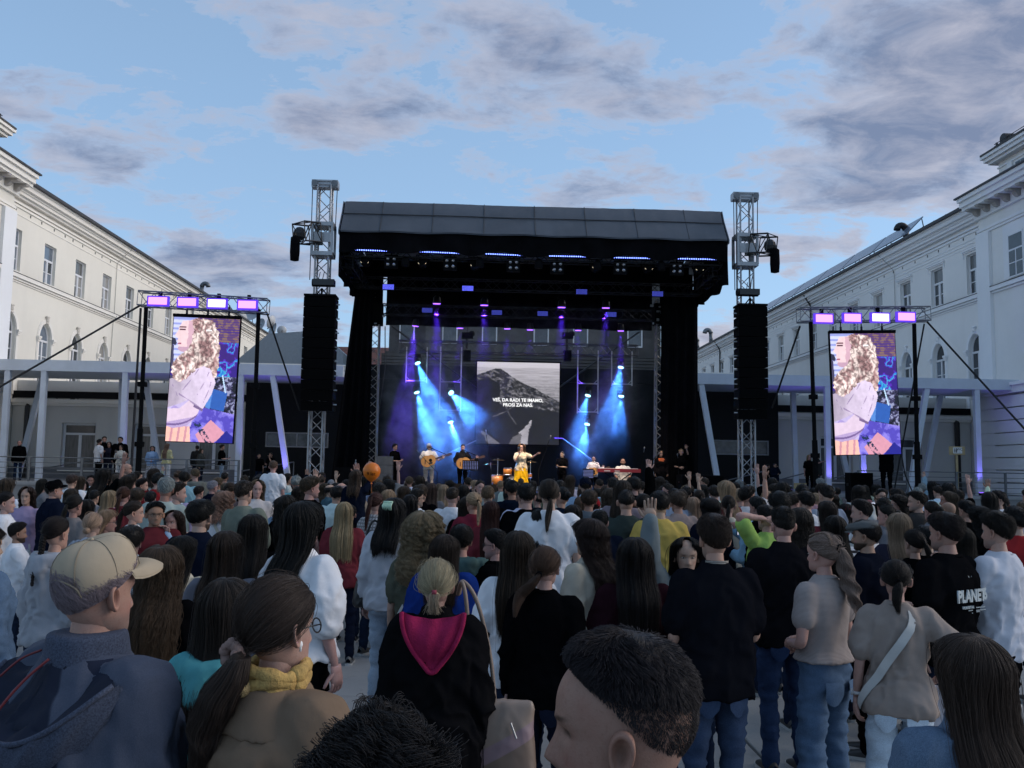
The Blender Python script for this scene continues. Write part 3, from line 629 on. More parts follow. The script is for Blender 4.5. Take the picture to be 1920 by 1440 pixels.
for (x0, x1) in ((-9.9, -7.0), (11.0, 13.8)):      # strip windows in the black part
    b = MB(); za, zb = 2.75, 3.45
    for (u0, u1, v0, v1) in ((x0, x1, zb-.06, zb), (x0, x1, za, za+.06), (x0, x0+.06, za+.06, zb-.06), (x1-.06, x1, za+.06, zb-.06), ((x0+x1)/2-.03, (x0+x1)/2+.03, za+.06, zb-.06)): b.box((u0-1, -.32, v0), (u1-1, -.252, v1))
    w_ = b.build('strip_window', mat('frame_grey', (.20, .205, .21), .5), pv)
    for (u0, u1) in ((x0+.06, (x0+x1)/2-.03), ((x0+x1)/2+.03, x1-.06)): p = MB(); p.box((u0-1, -.29, za+.06), (u1-1, -.262, zb-.06)); p.build('pane', mat('pane_reflect', (.06, .062, .066), .2, var=.6, scale=2), w_)
# weathered patch where plaster has flaked
fl = MB(); rr = random.Random(8)
for (x, y, w_) in ((112, 745, 10), (120, 750, 7), (137, 748, 8), (147, 745, 6), (156, 743, 7), (163, 742, 5)):
    c = at(x, y, YB)-np.array([1, YB, 0])
    for k in range(5):
        u = c[0]+rr.uniform(-w_, w_)*.012; v = c[2]+rr.uniform(-.05, .05); s_ = rr.uniform(.03, .09); fl.add([(u-s_, -.004, v-.02), (u, -.006, v-.05*rr.random()-.02), (u+s_, -.004, v), (u+.2*s_, -.005, v+.03)], [(0, 1, 2, 3)])
fl.build('flaked_patch', mat('flaked', (.09, .085, .08), .9), pv)
# downpipes in the corners
wire('downpipe', [(XL+.75, YB-.15, TZ), (XL+.75, YB-.15, 4.45), (XL+.75, YB+.1, 4.7)], .11, PIPE, 'dark downpipe in the corner by the cream wing', 'downpipe')
wire('downpipe', [(XR-.75, YB-.15, TZ), (XR-.75, YB-.15, 4.45), (XR-.75, YB+.1, 4.7)], .13, PIPE, 'dark downpipe in the corner by the white wing', 'downpipe')
# portico
PY0, PY1 = 37.6, 41.4
po = empty('steel_portico', (1, 38, 0), label='long grey steel portico with straight and leaning posts', cat='portico')
def seg(x0, x1):
    b = MB(); b.box((x0-1, PY0-38, 5.70), (x1-1, PY0-38+.25, 6.16)); b.build('fascia', STEEL_P, po)
    b = MB(); b.box((x0-1, PY0-38+.252, 5.72), (x1-1, PY1-38, 5.95)); b.build('roof_slab', STEEL_P, po)
seg(-26, -5.8); seg(9.1, 26)
posts = [((16, 696), (3, 897), 0), ((84, 698), (72, 900), 0), ((77, 722), (47, 840), 1), ((236, 702), (228, 903), 0), ((229, 722), (224, 895), 1), ((275, 722), (300, 890), 1), ((453, 706), (445, 910), 0), ((512, 706), (541, 905), 0),
         ((1315, 723), (1346, 905), 0), ((1487, 747), (1492, 900), 1), ((1550, 728), (1553, 905), 0), ((1557, 747), (1592, 905), 1), ((1613, 729), (1619, 908), 0), ((1737, 731), (1706, 920), 0), ((1761, 752), (1733, 900), 1), ((1830, 733), (1836, 921), 0), ((1842, 753), (1852, 905), 1), ((1898, 755), (1906, 915), 1), ((1917, 735), (1926, 925), 0)]
for (a, c, back) in posts:
    Yp = PY1-.3 if back else PY0+.14
    p = at(*a, Yp); q = at(*c, Yp); t = (p[0]-q[0])/(p[2]-q[2])
    zt = 5.72 if back else 5.70
    b = MB(); b.obox((q[0]+(TZ-q[2])*t-1, Yp-38, TZ), (p[0]+(zt-p[2])*t-1, Yp-38, zt), .22, .20, (0, 1, 0)); b.build('post', STEEL_P, po)
# ramp, railings
def rail(name, pts, label, h=.95, nwire=5, posts_at=None):
    root = empty(name, pts[0], label=label, cat='railing'); o = np.array(pts[0])
    for a in pts:
        a = np.array(a)-o; b = MB(); b.obox(a, a+np.array([0, 0, h]), .09, .05); b.build('post', ZINC, root)
    for k in range(nwire):
        z = h*(.12+.86*k/(nwire-1)); b = MB(); b.tube([np.array(a)-o+np.array([0, 0, z]) for a in pts], .012 if k < nwire-1 else .022, 5); b.build('cable', ZINC, root)
    return root
rail('cable_railing', [(-21.3+2.0*k, 35.0, TZ+.03) for k in range(7)], 'wire railing along the left terrace edge')
rail('cable_railing', [(23.2-2.0*k, 35.0, TZ+.03) for k in range(5)], 'wire railing along the right terrace edge')
for (x0, x1, label) in ((-19.5, -8.0, 'sloping ramp handrail on the left terrace'), (11.5, 20, 'sloping ramp handrail on the right terrace')):
    root = empty('ramp_handrail', (x0, 40.4, TZ), label=label, cat='handrail')
    b = MB(); L = x1-x0; n_ = 4
    for k in range(n_):
        xa = L*k/n_; xb = L*(k+.9)/n_; b.tube([(xa, 0, .45), (xb, 0, .95)], .03, 6); b.tube([(xa, 0, 0), (xa, 0, .45)], .025, 6); b.tube([(xb, 0, 0), (xb, 0, .95)], .025, 6)
    b.build('rail', ZINC, root)
# ================================================================== stage
CLOTH_B = mat('black_cloth', (.004, .004, .005), .95, var=.3, scale=2, bump=.5, bscale=3, spec=.05)
ROOF_PVC = mat('roof_pvc', (.085, .095, .112), .6, var=.12, scale=.6, bump=.6, bscale=1.2, spec=.3)
BLACK = mat('black_paint', (.0035, .0035, .004), .75, var=.3, spec=.1)
BLACK_G = mat('black_gloss', (.008, .008, .010), .3, var=.3)
TRUSS_B = mat('truss_black', (.02, .021, .023), .5, .3, var=.2)
GRILLE = mat('speaker_grille', (.003, .003, .0033), .95, var=.3, scale=30, spec=.05)
def vnoise(x, y, seed=0, oct=4, rough=.55):
    r_ = np.random.default_rng(seed); T = r_.random((64, 64)); out = 0; amp = 1; tot = 0
    for o in range(oct):
        xi = np.floor(x).astype(int); yi = np.floor(y).astype(int); fx = x-xi; fy = y-yi; fx = fx*fx*(3-2*fx); fy = fy*fy*(3-2*fy)
        g_ = lambda i, j: T[(yi+j) % 64, (xi+i) % 64]
        out = out+amp*((g_(0, 0)*(1-fx)+g_(1, 0)*fx)*(1-fy)+(g_(0, 1)*(1-fx)+g_(1, 1)*fx)*fy); tot += amp; amp *= rough; x = x*2.03+7.1; y = y*2.03+3.7
    return out/tot
SY = 27.0; DZ = 1.10
XA, XB = at(636, 431, SY-.2)[0], at(1366, 449, SY-.2)[0]      # roof sides
ZF0 = at(1000, 441, SY-.2)[2]; ZF1 = at(1000, 385, SY+.5)[2]   # fascia bottom / ridge
st = empty('stage_platform', (1.7, 30, 0), label='black stage platform under the dark roof', cat='stage')
b = MB(); b.box((XA-1.7-.2, -3.3, DZ-.14), (XB-1.7+.2, 4.6, DZ)); b.build('deck', mat('deck_ply', (.012, .012, .013), .55, var=.4, scale=3), st)
for k in range(12):
    xa = XA-1.7+(XB-XA)*k/12; b = MB(); b.grid([[(xa+(XB-XA)/12*t, -3.32+.03*math.sin(t*22+k), z) for t in np.linspace(0, 1, 14)] for z in (.02, DZ-.15)]); b.build('skirt_panel', CLOTH_B, st)
# roof
rf = empty('stage_roof', (1.7, 30, ZF0), label='dark grey tarpaulin stage roof with black valances', cat='stage roof')
def RP(x, y, z): return (x-1.7, y-30, z-ZF0)
def vn_s(p): return vnoise(p[:, 0]+p[:, 1]*.7, p[:, 2]*2+p[:, 0]*.3, 77, 3)
nx = 140; rr = np.random.default_rng(4)
def sag(u): return .012*np.sin(u*9.3)+.006*np.sin(u*23+1)
us = np.linspace(0, 1, nx)
prof = [(SY-.22, ZF0), (SY-.12, ZF0+.14), (SY+.12, ZF0+.45), (SY+.36, ZF0+.76), (SY+.58, ZF1-.01), (SY+.9, ZF1+.03), (SY+3, ZF1-.1), (SY+6.2, ZF1-.55)]
P = np.array([[RP(XA+.04+(XB-XA-.08)*u, y, z+(sag(u)*.6 if 0 < k < 5 else 0)-(.05 if k == 0 else 0)*math.sin(u*37)*.3) for u in us] for k, (y, z) in enumerate(prof)])
wr_ = vn_s(P.reshape(-1, 3)*np.array([3.5, 1, 1.2])).reshape(P.shape[:2])-.5; P[1:6, :, 1] += (wr_*.10)[1:6]; P[1:6, :, 2] += (wr_*.05)[1:6]
P2 = P.copy(); P2[:, :, 2] -= .04
b = MB(); b.grid(P); b.grid(P2[:, ::-1]); b.build('tarpaulin', ROOF_PVC, rf, True)
b = MB()
for z, y in ((ZF0+.66, SY+.25),): b.tube([RP(XA+.05+(XB-XA-.1)*u, y, z+sag(u)*.6) for u in us], .018, 5)
for u in np.linspace(.1, .9, 7): b.tube([RP(XA+.04+(XB-XA-.08)*u, y-.01, z+.012) for y, z in prof[:6]], .010, 5)
b.build('seam', mat('seam', (.03, .034, .04), .7), rf)
for sx, X in ((-1, XA), (1, XB)):        # gable ends
    b = MB(); g_ = [(y, z) for y, z in prof]+[(SY+6.2, ZF0-.1), (SY-.2, ZF0-.1)]
    b.prism(g_, lambda u, z: RP(X, u, z), lambda u, z: RP(X+sx*.03, u, z)); b.build('gable', ROOF_PVC, rf)
# front valance: folded black cloth in six sags
def drape(name, x0, x1, z0f, z1, y, amp, nfold, parent, m=CLOTH_B, n=90, side=None):
    us_ = np.linspace(0, 1, n); zs = np.linspace(0, 1, 8); rows = []
    for t in zs:
        row = []
        for u in us_:
            z = z1+(z0f(u)-z1)*t; d = amp*(.3+t)*math.sin(u*nfold*6.28+1.3*math.sin(u*7)+t*1.2*math.sin(u*19))
            if side is None: row.append((x0+(x1-x0)*u, y+d, z))
            else: row.append((y+d, x0+(x1-x0)*u, z))
        rows.append(row)
    b = MB(); b.grid([[RP(*p) for p in r_] for r_ in rows]); b.grid([[RP(p[0]+.0, p[1]+.02, p[2]) for p in r_] for r_ in rows]); return b.build(name, m, parent, True)
ZV = at(1000, 478, SY)[2]
drape('front_valance', XA, XB, lambda u: ZV+.14*math.sin(u*6*math.pi)**2-.10+(.0), ZF0+.02, SY-.14, .05, 9, rf, n=140)
ZS = 7.75
for X, nm in ((XA, 'side_valance'), (XB, 'side_valance')):
    drape(nm, SY-.1, SY+4.4, lambda u: ZS+.06*math.sin(u*17), ZF0, X, .04, 5, rf, side=1)
drape('rear_valance', -3.55, 6.5, lambda u: 7.22+.02*math.sin(u*20), ZF0-.1, 33.0, .03, 5, rf)
drape('corner_cloth', XA+.02, -3.5, lambda u: 7.35, ZF0-.1, 31.3, .03, 2, rf, n=20); drape('corner_cloth', 6.45, XB-.02, lambda u: 7.35, ZF0-.1, 31.3, .03, 2, rf, n=20)
drape('ceiling_cloth', -3.9, 7.1, lambda u: 8.35, ZF0-.1, 29.6, .03, 5, rf)
# leg drapes, free hanging at both sides
def leg(x_in, xo_top, xo_bot, label):
    root = empty('stage_drape', ((x_in+xo_bot)/2, 30.6, 0), label=label, cat='drape'); ox = (x_in+xo_bot)/2
    rows = []
    for t in np.linspace(0, 1, 12):
        xo = xo_top+(xo_bot-xo_top)*t; z = 8.2+(.05-8.2)*t
        rows.append([(x_in+(xo-x_in)*u-ox, .10*math.sin(u*26+math.sin(t*3))*(.4+.6*t), z) for u in np.linspace(0, 1, 40)])
    b = MB(); b.grid(rows); b.grid([[(x, y+.03, z) for x, y, z in r_] for r_ in rows]); b.build('cloth', CLOTH_B, root, True)
    b = MB(); b.tube([(x_in-ox, 0, 8.22), (xo_top-ox, 0, 8.22)], .03, 6); b.build('hanging_pipe', TRUSS_B, root)
leg(-3.75, XA+.02, XA-.75, 'black leg drape flaring out on the left of the stage')
leg(6.35, XB-.02, XB-.02, 'straight black leg drape on the right of the stage')
# inner roof trusses (dark)
for (Yt, z, lab) in ((SY+.35, 8.62, 'front'), (30.0, at(960, 536, 30.0)[2], 'middle'), (32.0, at(960, 586, 32.0)[2], 'rear')):
    b = MB(); b.truss((XA+.1, Yt, z), (XB-.1, Yt, z), .36, .025, rd=.012); o = b.build('roof_truss', TRUSS_B); tag(o, 'dark %s lighting truss under the stage roof' % lab, 'truss', 'lighting trusses under the roof')
b = MB()
for X in (XA+.18, XB-.18):
    b = MB(); b.truss((X, SY+.3, 8.3), (X, 33, 8.3), .36, .025, rd=.012); o = b.build('roof_truss', TRUSS_B); tag(o, 'dark side truss along the %s roof edge' % ('left' if X < 0 else 'right'), 'truss', 'lighting trusses under the roof')
zt = at(960, 652, 33.0)[2]
xa, xb = at(748, 655, 33)[0], at(1196, 655, 33)[0]
b = MB(); b.truss((xa, 33.2, zt), (xb, 33.2, zt), .40, .026, bays=24, rd=.013); o = b.build('pipe_truss', mat('truss_dull', (.12, .12, .125), .4, .6)); tag(o, 'long dull metal truss crossing above the centre screen', 'truss')
for px_ in (876, 1064):      # hoists on it
    p = at(px_, 655, 33.1); root = empty('chain_hoist', p, label='black chain hoist on the rear truss %s the centre screen' % ('left of' if px_ < 960 else 'right of'), cat='hoist')
    b = MB(); b.cbox((0, 0, .52), (.42, .25, .22)); b.ball((.16, 0, .6), .12); b.build('motor', BLACK, root); b = MB(); b.tube([(0, 0, .6), (0, 0, 1.6)], .015, 5); b.tube([(-.02, 0, -.3), (-.02, 0, .5)], .05, 6); b.build('chain', METAL_D, root)
    b = MB(); b.cbox((0, 0, -.25), (.28, .3, .4)); b.build('bracket', BLACK, root)

# ---- front lifting towers
def tower(cx, side, ytop, ybase, label, lean=0.0):
    top = at(cx, ytop, SY); X = top[0]; Zt = top[2]
    root = empty('roof_tower', (X, SY, 0), label=label, cat='truss tower', group='lifting towers at the front of the stage')
    b = MB(); b.truss((-lean, 0, .1), (0, 0, Zt-.2), .40, .030, bays=26, rd=.014); b.build('mast', ALU, root)
    b = MB(); b.cbox((0, 0, Zt-.06), (.80, .34, .05)); b.cbox((0, 0, Zt-.25), (.80, .34, .04))
    for sx in (-.38, .38): b.cbox((sx, 0, Zt-.155), (.05, .34, .15))
    b.cbox((0, -.12, Zt-.155), (.70, .03, .14)); b.cbox((0, .12, Zt-.155), (.7, .03, .14)); b.build('head_block', ALU, root)
    for sx in (-.30, .30):
        b = MB(); b.lathe([(.02, -.05), (.10, -.05), (.08, 0), (.10, .05), (.02, .05)], 14, (sx, -.16, Zt-.15), 'y'); b.build('pulley', ZINC, root)
    for k, (x0, z1) in enumerate(((-.38, 7.6), (.38, ZF0))):
        b = MB(); b.tube([(x0, -.1, Zt-.25), (x0*.95, -.1, z1)], .014, 5); b.build('hoist_cable', METAL_D, root)
    # sleeve block that carries the roof
    zs = ZF0-.25
    sl_ = MB()
    for z in (zs-.5, zs+.42): sl_.cbox((0, 0, z), (.66, .62, .12))
    for sx in (-.30, .30):
        for sy in (-.28, .28): sl_.cbox((sx, sy, zs-.04), (.07, .07, .92))
    sl_.cbox((0, -.29, zs), (.5, .03, .3)); sl_.build('sleeve_block', ALU, root)
    b = MB(); ex = side*1.0
    b.truss((side*.22, -.25, zs+.10), (side*.62, -.70, zs+.02), .58, .028, bays=2, rd=.018); b.build('outrigger_truss', TRUSS_B, root)
    b = MB(); b.cbox((side*.22, .1, zs+.05), (.3, .36, .34)); b.build('green_sling', mat('sling_green', (.03, .07, .05), .8), root)
    b = MB(); b.lathe([(.02, 0), (.13, .03), (.15, .3), (.14, .72), (.04, .8)], 12, (side*.74, -.6, zs-.85)); b.build('chain_bag', CLOTH_B, root, True)
    b = MB(); b.ball((side*.66, -.4, zs+.05), (.2, .16, .22)); b.tube([(side*.7, -.5, zs-.1), (side*.74, -.6, zs-.12)], .06, 6); b.build('hoist_motor', BLACK_G, root)
    return root, X, Zt
towL, TXL, TZL = tower(611, -1, 338, 890, 'silver lattice roof tower at the left front of the stage')
towR, TXR, TZR = tower(1396, 1, 361, 900, 'silver lattice roof tower at the right front of the stage')
# ---- line arrays hung beside the towers
def line_array(x0, x1, y0, y1, label, tower_x, side):
    Yf = SY-.75; a = at(x0, y0, Yf); c = at(x1, y1, Yf); W = c[0]-a[0]; H = a[2]-c[2]; n = 11; h = H/n
    root = empty('line_array', ((a[0]+c[0])/2, Yf, c[2]), label=label, cat='loudspeaker', group='line arrays beside the stage towers')
    cab = MB(); cab.prism([(-.02, .012), (.0, h-.012), (.55, h-.03), (.55, .03)], lambda u, z: (-W/2, u, z), lambda u, z: (W/2, u, z)); cme = cab.mesh('cabinet', BLACK)
    gr = MB(); gr.box((-W/2+.015, -.032, .03), (W/2-.015, -.006, h-.03)); gme = gr.mesh('grille', GRILLE)
    lg = MB(); lg.box((-.03, -.036, h/2-.014), (.03, -.0325, h/2+.014)); 
    for k in range(n):
        off = .0+max(0, 3-k)*.03*(4-k)/3
        o = link('cabinet', cme, root, (0, off, k*h)); link('grille', gme, o)
    b = MB(); b.box((-W/2, -.05, H+.01), (W/2, .6, H+.07)); b.tube([(0, .28, H+.05), (0, .28, H+.30)], .03, 6); b.tube([(-.2, .28, H+.05), (0, .28, H+.3)], .02, 5); b.tube([(.2, .28, H+.05), (0, .28, H+.3)], .02, 5); b.build('flying_bumper', BLACK, root)
    b = MB()
    b.cbox((side*-.08, .2, H+.45), (.62, .34, .18)); b.lathe([(.12, -.36), (.12, .30)], 12, (side*-.08, .2, H+.45), 'x'); b.build('hoist', BLACK_G, root)
    b = MB()
    for sx in (-.12, .0): b.tube([(sx, .25, H+.5), (sx+.05, .3, TZL-3.0-c[2])], .012, 5)
    b.build('chain', METAL_D, root)
    for k in range(8):
        b = MB(); b.cbox((-side*(W/2+.05), .2, H*(.06+.88*k/7)), (.10, .05, .035)); b.build('rigging_pin', ALU, root)
line_array(570, 622, 555, 771, 'tall black line array hanging left of the stage', TXL, -1)
line_array(1385, 1441, 573, 787, 'tall black line array hanging right of the stage', TXR, 1)
# ---- rear towers inside the stage
def rear_tower(px_t, px_b, label):
    a = at(px_t, 590, 31.5); c = at(px_b, 880, 31.5); root = empty('rear_tower', (c[0], 31.5, DZ), label=label, cat='truss tower', group='rear towers inside the stage')
    b = MB(); b.truss((0, 0, 0), (a[0]-c[0], 0, 8.1-DZ), .34, .028, bays=22, rd=.013); b.build('mast', mat('truss_mid', (.26, .25, .235), .4, .5), root)
    q = MB(); rr_ = random.Random(px_t)
    z_ = a[2]-DZ
    q.cbox((a[0]-c[0], 0, z_), (.55, .55, .75)); q.build('sleeve_block', BLACK, root)
    for k in range(9): b = MB(); b.cbox((a[0]-c[0]+rr_.uniform(-.4, .4), -.30+rr_.uniform(-.03, .0), z_+rr_.uniform(-.4, .4)), (rr_.uniform(.04, .14), .03, rr_.uniform(.03, .1))); b.build('fitting', ALU, root)
rear_tower(703, 696, 'slim lattice tower inside the stage at the left'); rear_tower(1239, 1237, 'slim lattice tower inside the stage at the right')
wire('tension_cable', [at(722, 612, 33.3), at(722, 690, 33.2), at(706, 800, 33.2)], .02, METAL_D, 'black cable hanging beside the left rear tower')
wire('diagonal_brace', [at(735, 612, 33.6), at(895, 728, 33.6)], .035, METAL_D, 'dark diagonal brace behind the left ladder frames', 'brace')
wire('diagonal_brace', [at(1199, 622, 33.6), at(1050, 725, 33.6)], .035, METAL_D, 'dark diagonal brace behind the right ladder frames', 'brace')
# ---- lamps
LED_W = emis('led_white_blue', (.16, .24, 1.0), 6.0)
LED_P = emis('lamp_purple', (.24, .08, 1.0), 5.0)
LED_B = emis('lamp_cyan', (.30, .85, 1.0), 7.0)
LED_PB = emis('panel_blue', (.12, .14, 1.0), 2.2)
LED_PB2 = emis('panel_blue_dim', (.10, .13, .9), .8)
ordn = ['first', 'second', 'third', 'fourth', 'fifth', 'sixth', 'seventh', 'eighth']
for k, (x0, y0, x1, y1) in enumerate(((666, 468.5, 737, 471), (788, 472, 860, 475), (912, 476, 983, 479), (1031, 480, 1101, 481.5), (1152, 483, 1222, 484.5), (1272, 485, 1343, 486.5))):
    a = at(x0, y0, SY+.02); c = at(x1, y1, SY+.02); n = 18; root = empty('led_bar', (a+c)/2, label='blue-white LED bar under the roof edge, %s from the left' % ordn[k], cat='stage light', group='LED bars under the roof edge')
    L = np.linalg.norm(c-a); d = (c-a)/L
    b = MB(); b.obox(-d*(L/2+.05)+np.array([0, .05, 0]), d*(L/2+.05)+np.array([0, .05, 0]), .08, .10); b.build('housing', BLACK, root)
    b = MB()
    for i in range(n): b.ball(-d*L/2+d*L*i/(n-1)+np.array([0, -.01, 0]), .020, 8, 5)
    o = b.build('lenses', LED_W, root); o['kind'] = 'stuff'
REFL = mat('blinder_reflector', (.5, .5, .52), .25, .9)
for k, (x, y) in enumerate(((733, 489.5), (843.7, 493), (962.8, 496), (1045, 499.7), (1164, 500.5), (1270, 503))):
    p = at(x, y, SY+.2); root = empty('blinder_light', p, label='unlit four-lamp blinder under the roof, %s from the left' % ordn[k], cat='stage light', group='blinders under the roof')
    b = MB(); b.cbox((0, .1, 0), (.42, .16, .42)); b.build('housing', BLACK, root)
    for i in (-1, 1):
        for j in (-1, 1): b = MB(); b.lathe([(.075, .02), (.06, .02), (.05, -.035), (.01, -.05)][::-1], 14, (i*.098, .03, j*.092), 'y'); o = b.build('lamp', REFL, root, True)
    b = MB(); b.tube([(0, .1, .2), (0, .1, .38)], .02, 5); b.build('yoke', BLACK, root)
for k, (x, y) in enumerate(((685, 497), (792, 499), (890, 503), (1117, 507), (1215, 509), (1310, 511))):
    p = at(x, y, SY+.5); root = empty('profile_spotlight', p, label='dark profile spotlight with a painted warm glint, %s from the left' % ordn[k], cat='stage light', group='profile spotlights under the roof')
    b = MB(); b.lathe([(.04, -.25), (.13, -.22), (.14, .05), (.16, .1), (.16, .16)], 12, (0, 0, .12), 'y'); b.build('body', BLACK, root)
    a_ = np.linspace(-2.6, -.6, 8); b = MB(); b.tube([(math.cos(t)*.15, -.17, .12+math.sin(t)*.10) for t in a_], [.004]+[.013]*6+[.004], 5); b.build('painted_glint', emis('glint_emission', (1, .86, .6), 1.3), root)  # glowing arc imitates a warm reflection on the unlit housing
    b = MB(); b.tube([(-.2, 0, .1), (-.2, 0, .35), (.2, 0, .35), (.2, 0, .1)], .018, 5); b.build('yoke', BLACK, root)
for k, (x, y, dim, Yp) in enumerate(((728, 538, 0, 30), (877, 540.6, 0, 30), (1090.6, 547, 1, 30), (1233, 551, 1, 30), (801, 581.7, 1, 32), (931.5, 586, 1, 32), (1017.5, 588, 1, 32), (1146, 589.6, 1, 32))):
    p = at(x, y, Yp-.25); root = empty('led_panel_light', p, label='%s blue LED panel %s, %s from the left' % ('bright' if not dim else 'dim', 'on the middle truss' if Yp < 31 else 'on the rear truss', ordn[k % 4]), cat='stage light', group='blue LED panels under the roof')
    b = MB(); b.cbox((0, .06, 0), (.42, .1, .20)); b.build('housing', BLACK, root); b = MB()
    for i in range(10):
        for j in range(5): b.cbox((-.17+i*.038, -.003, -.07+j*.035), (.024, .02, .018))
    o = b.build('diodes', LED_PB2 if dim else LED_PB, root); o['kind'] = 'stuff'
def lamp_head(p, aim, m, r, label, group, spot=None, yoke=True):
    """moving head lamp: base, yoke, round head with lens; aim is a direction"""
    root = empty('moving_head_light', p, label=label, cat='stage light', group=group)
    q = Vector([float(v) for v in aim]).to_track_quat('-Z', 'Y')
    b = MB(); b.lathe([(r*.5, .28), (r*.95, .22), (r*1.15, .05), (r*1.15, .0), (r*1.0, -.001)][::-1], 16); h = b.build('head', BLACK_G, root, True); h.rotation_mode = 'QUATERNION'; h.rotation_quaternion = q
    b = MB(); NL = 19; ps = [(0, 0)]+[(math.cos(a)*.5, math.sin(a)*.5) for a in np.arange(6)*math.pi/3]+[(math.cos(a)*.86, math.sin(a)*.86) for a in np.arange(12)*math.pi/6]
    for (u, v) in ps: b.lathe([(r*.215, -.002), (r*.17, -.02), (.004, -.026)], 8, (u*r, v*r, 0))
    b.build('lens', m, h)
    b = MB(); s_ = r*1.35; b.tube([(-s_, 0, .05), (-s_, 0, s_*1.6), (s_, 0, s_*1.6), (s_, 0, .05)], .02, 5); b.cbox((0, 0, s_*1.6+.06), (s_*1.7, .2, .12)); b.build('yoke', BLACK, root)
    if spot:
        l = bpy.data.lights.new('lamp_beam', 'SPOT'); l.energy = spot['e']; l.color = spot['c']; l.spot_size = RAD(spot['a']); l.spot_blend = .6; l.shadow_soft_size = r*.6
        o = bpy.data.objects.new('lamp_beam', l); COL.objects.link(o); o.parent = h; o.location = (0, 0, -.05)
    return root
PUR = dict(e=2000, c=(.12, .03, 1.0), a=20); CY = dict(e=3000, c=(.055, .27, 1.0), a=34)
for k, (x, y) in enumerate(((819, 569), (908, 572), (1053, 576), (1136, 577))):
    lamp_head(at(x, y, 31.7), (.0, .12, -1), LED_P, .13, 'purple moving head on the rear roof truss, %s from the left' % ordn[k], 'upper purple moving heads', PUR)
for k, (x, y, e) in enumerate(((779, 611, 1.6), (862.5, 615, .25), (951, 616, .55), (994, 618, .3), (1084, 619, .55), (1164, 620, .55))):
    lamp_head(at(x, y, 32.6), ((.0 if k else -.12), .10, -1), LED_P, .11, 'purple moving head below the rear valance, %s from the left' % ordn[k], 'lower purple moving heads', dict(PUR, e=2000*e))
CYL = [(783, 680.6, (.42, -.35, -1.0)), (781.4, 735.6, (.35, -.3, -1)), (845.7, 736.4, (.5, -.75, -.55)), (844.6, 791, (.30, -.3, -1)), (1164, 688.5, (-.22, -.3, -1)), (1102.4, 741.4, (-.30, -.3, -1)), (1164.8, 742.6, (-.10, -.25, -1)), (1100.8, 795, (-.2, -.3, -1))]
for k, (x, y, aim) in enumerate(CYL):
    lamp_head(at(x, y, 32.9), aim, LED_B, .095, 'glowing cyan moving head %s on the %s ladder frames, %s from top' % (('in' if k % 4 else 'high'), 'left' if k < 4 else 'right', ordn[k % 4]), 'cyan moving heads', CY)
# front wash that lights the performers (fixtures hang on the front truss)
for k, x in enumerate((760, 900, 1010, 1120, 1240)):
    p = at(x, 492+k*2, SY+.1); root = empty('wash_light', p, label='black front wash lamp aimed at the band, %s from the left' % ordn[k], cat='stage light', group='front wash lamps')
    b = MB(); b.lathe([(.06, .18), (.12, .1), (.13, -.1), (.12, -.12)][::-1], 12, (0, 0, 0)); b.build('can', BLACK, root)
    l = bpy.data.lights.new('wash_beam', 'SPOT'); l.energy = 800; l.color = (1, .80, .62); l.spot_size = RAD(55); l.spot_blend = .8; l.shadow_soft_size = .15
    o = bpy.data.objects.new('wash_beam', l); COL.objects.link(o); o.parent = root; o.location = (0, 0, -.16)
    tgt = at(x*.6+960*.4, 870, 30.0)-p; o.rotation_mode = 'QUATERNION'; o.rotation_quaternion = Vector([float(v) for v in tgt]).to_track_quat('-Z', 'Y')
# ladder frames
PIPE_S = mat('scaffold_pipe', (.55, .53, .50), .4, .6)
for k, (xa_, xb_, y0, y1, y2, nm) in enumerate(((762.5, 801, 658, 714, None, 'left outer'), (826.5, 865.5, 658, 716, 769, 'left inner'), (1083.5, 1121.5, 664, 719, 772, 'right inner'), (1147, 1185, 666, 720, None, 'right outer'))):
    p = at((xa_+xb_)/2, y0, 33.0); root = empty('ladder_frame', p, label='hanging pipe ladder frame, %s one' % nm, cat='frame', group='hanging ladder frames')
    yb = y2 or y1; A = at(xa_, y0, 33)-p; B = at(xb_, y0, 33)-p; zb = at(xa_, yb, 33)[2]-p[2]
    for q in (A, B): b = MB(); b.tube([(q[0], 0, .15), (q[0], 0, zb-.06)], .024, 7); b.build('upright', PIPE_S, root)
    for yy in [y1]+([y2] if y2 else []):
        z_ = at(xa_, yy, 33)[2]-p[2]; b = MB(); b.tube([(A[0], 0, z_), (B[0], 0, z_)], .022, 7); b.build('rung', PIPE_S, root)
        for q, s_ in ((A, 1), (B, -1)): b = MB(); b.tube([(q[0], 0, z_+.16), (q[0]+s_*.16, 0, z_)], .014, 6); b.build('brace', PIPE_S, root)
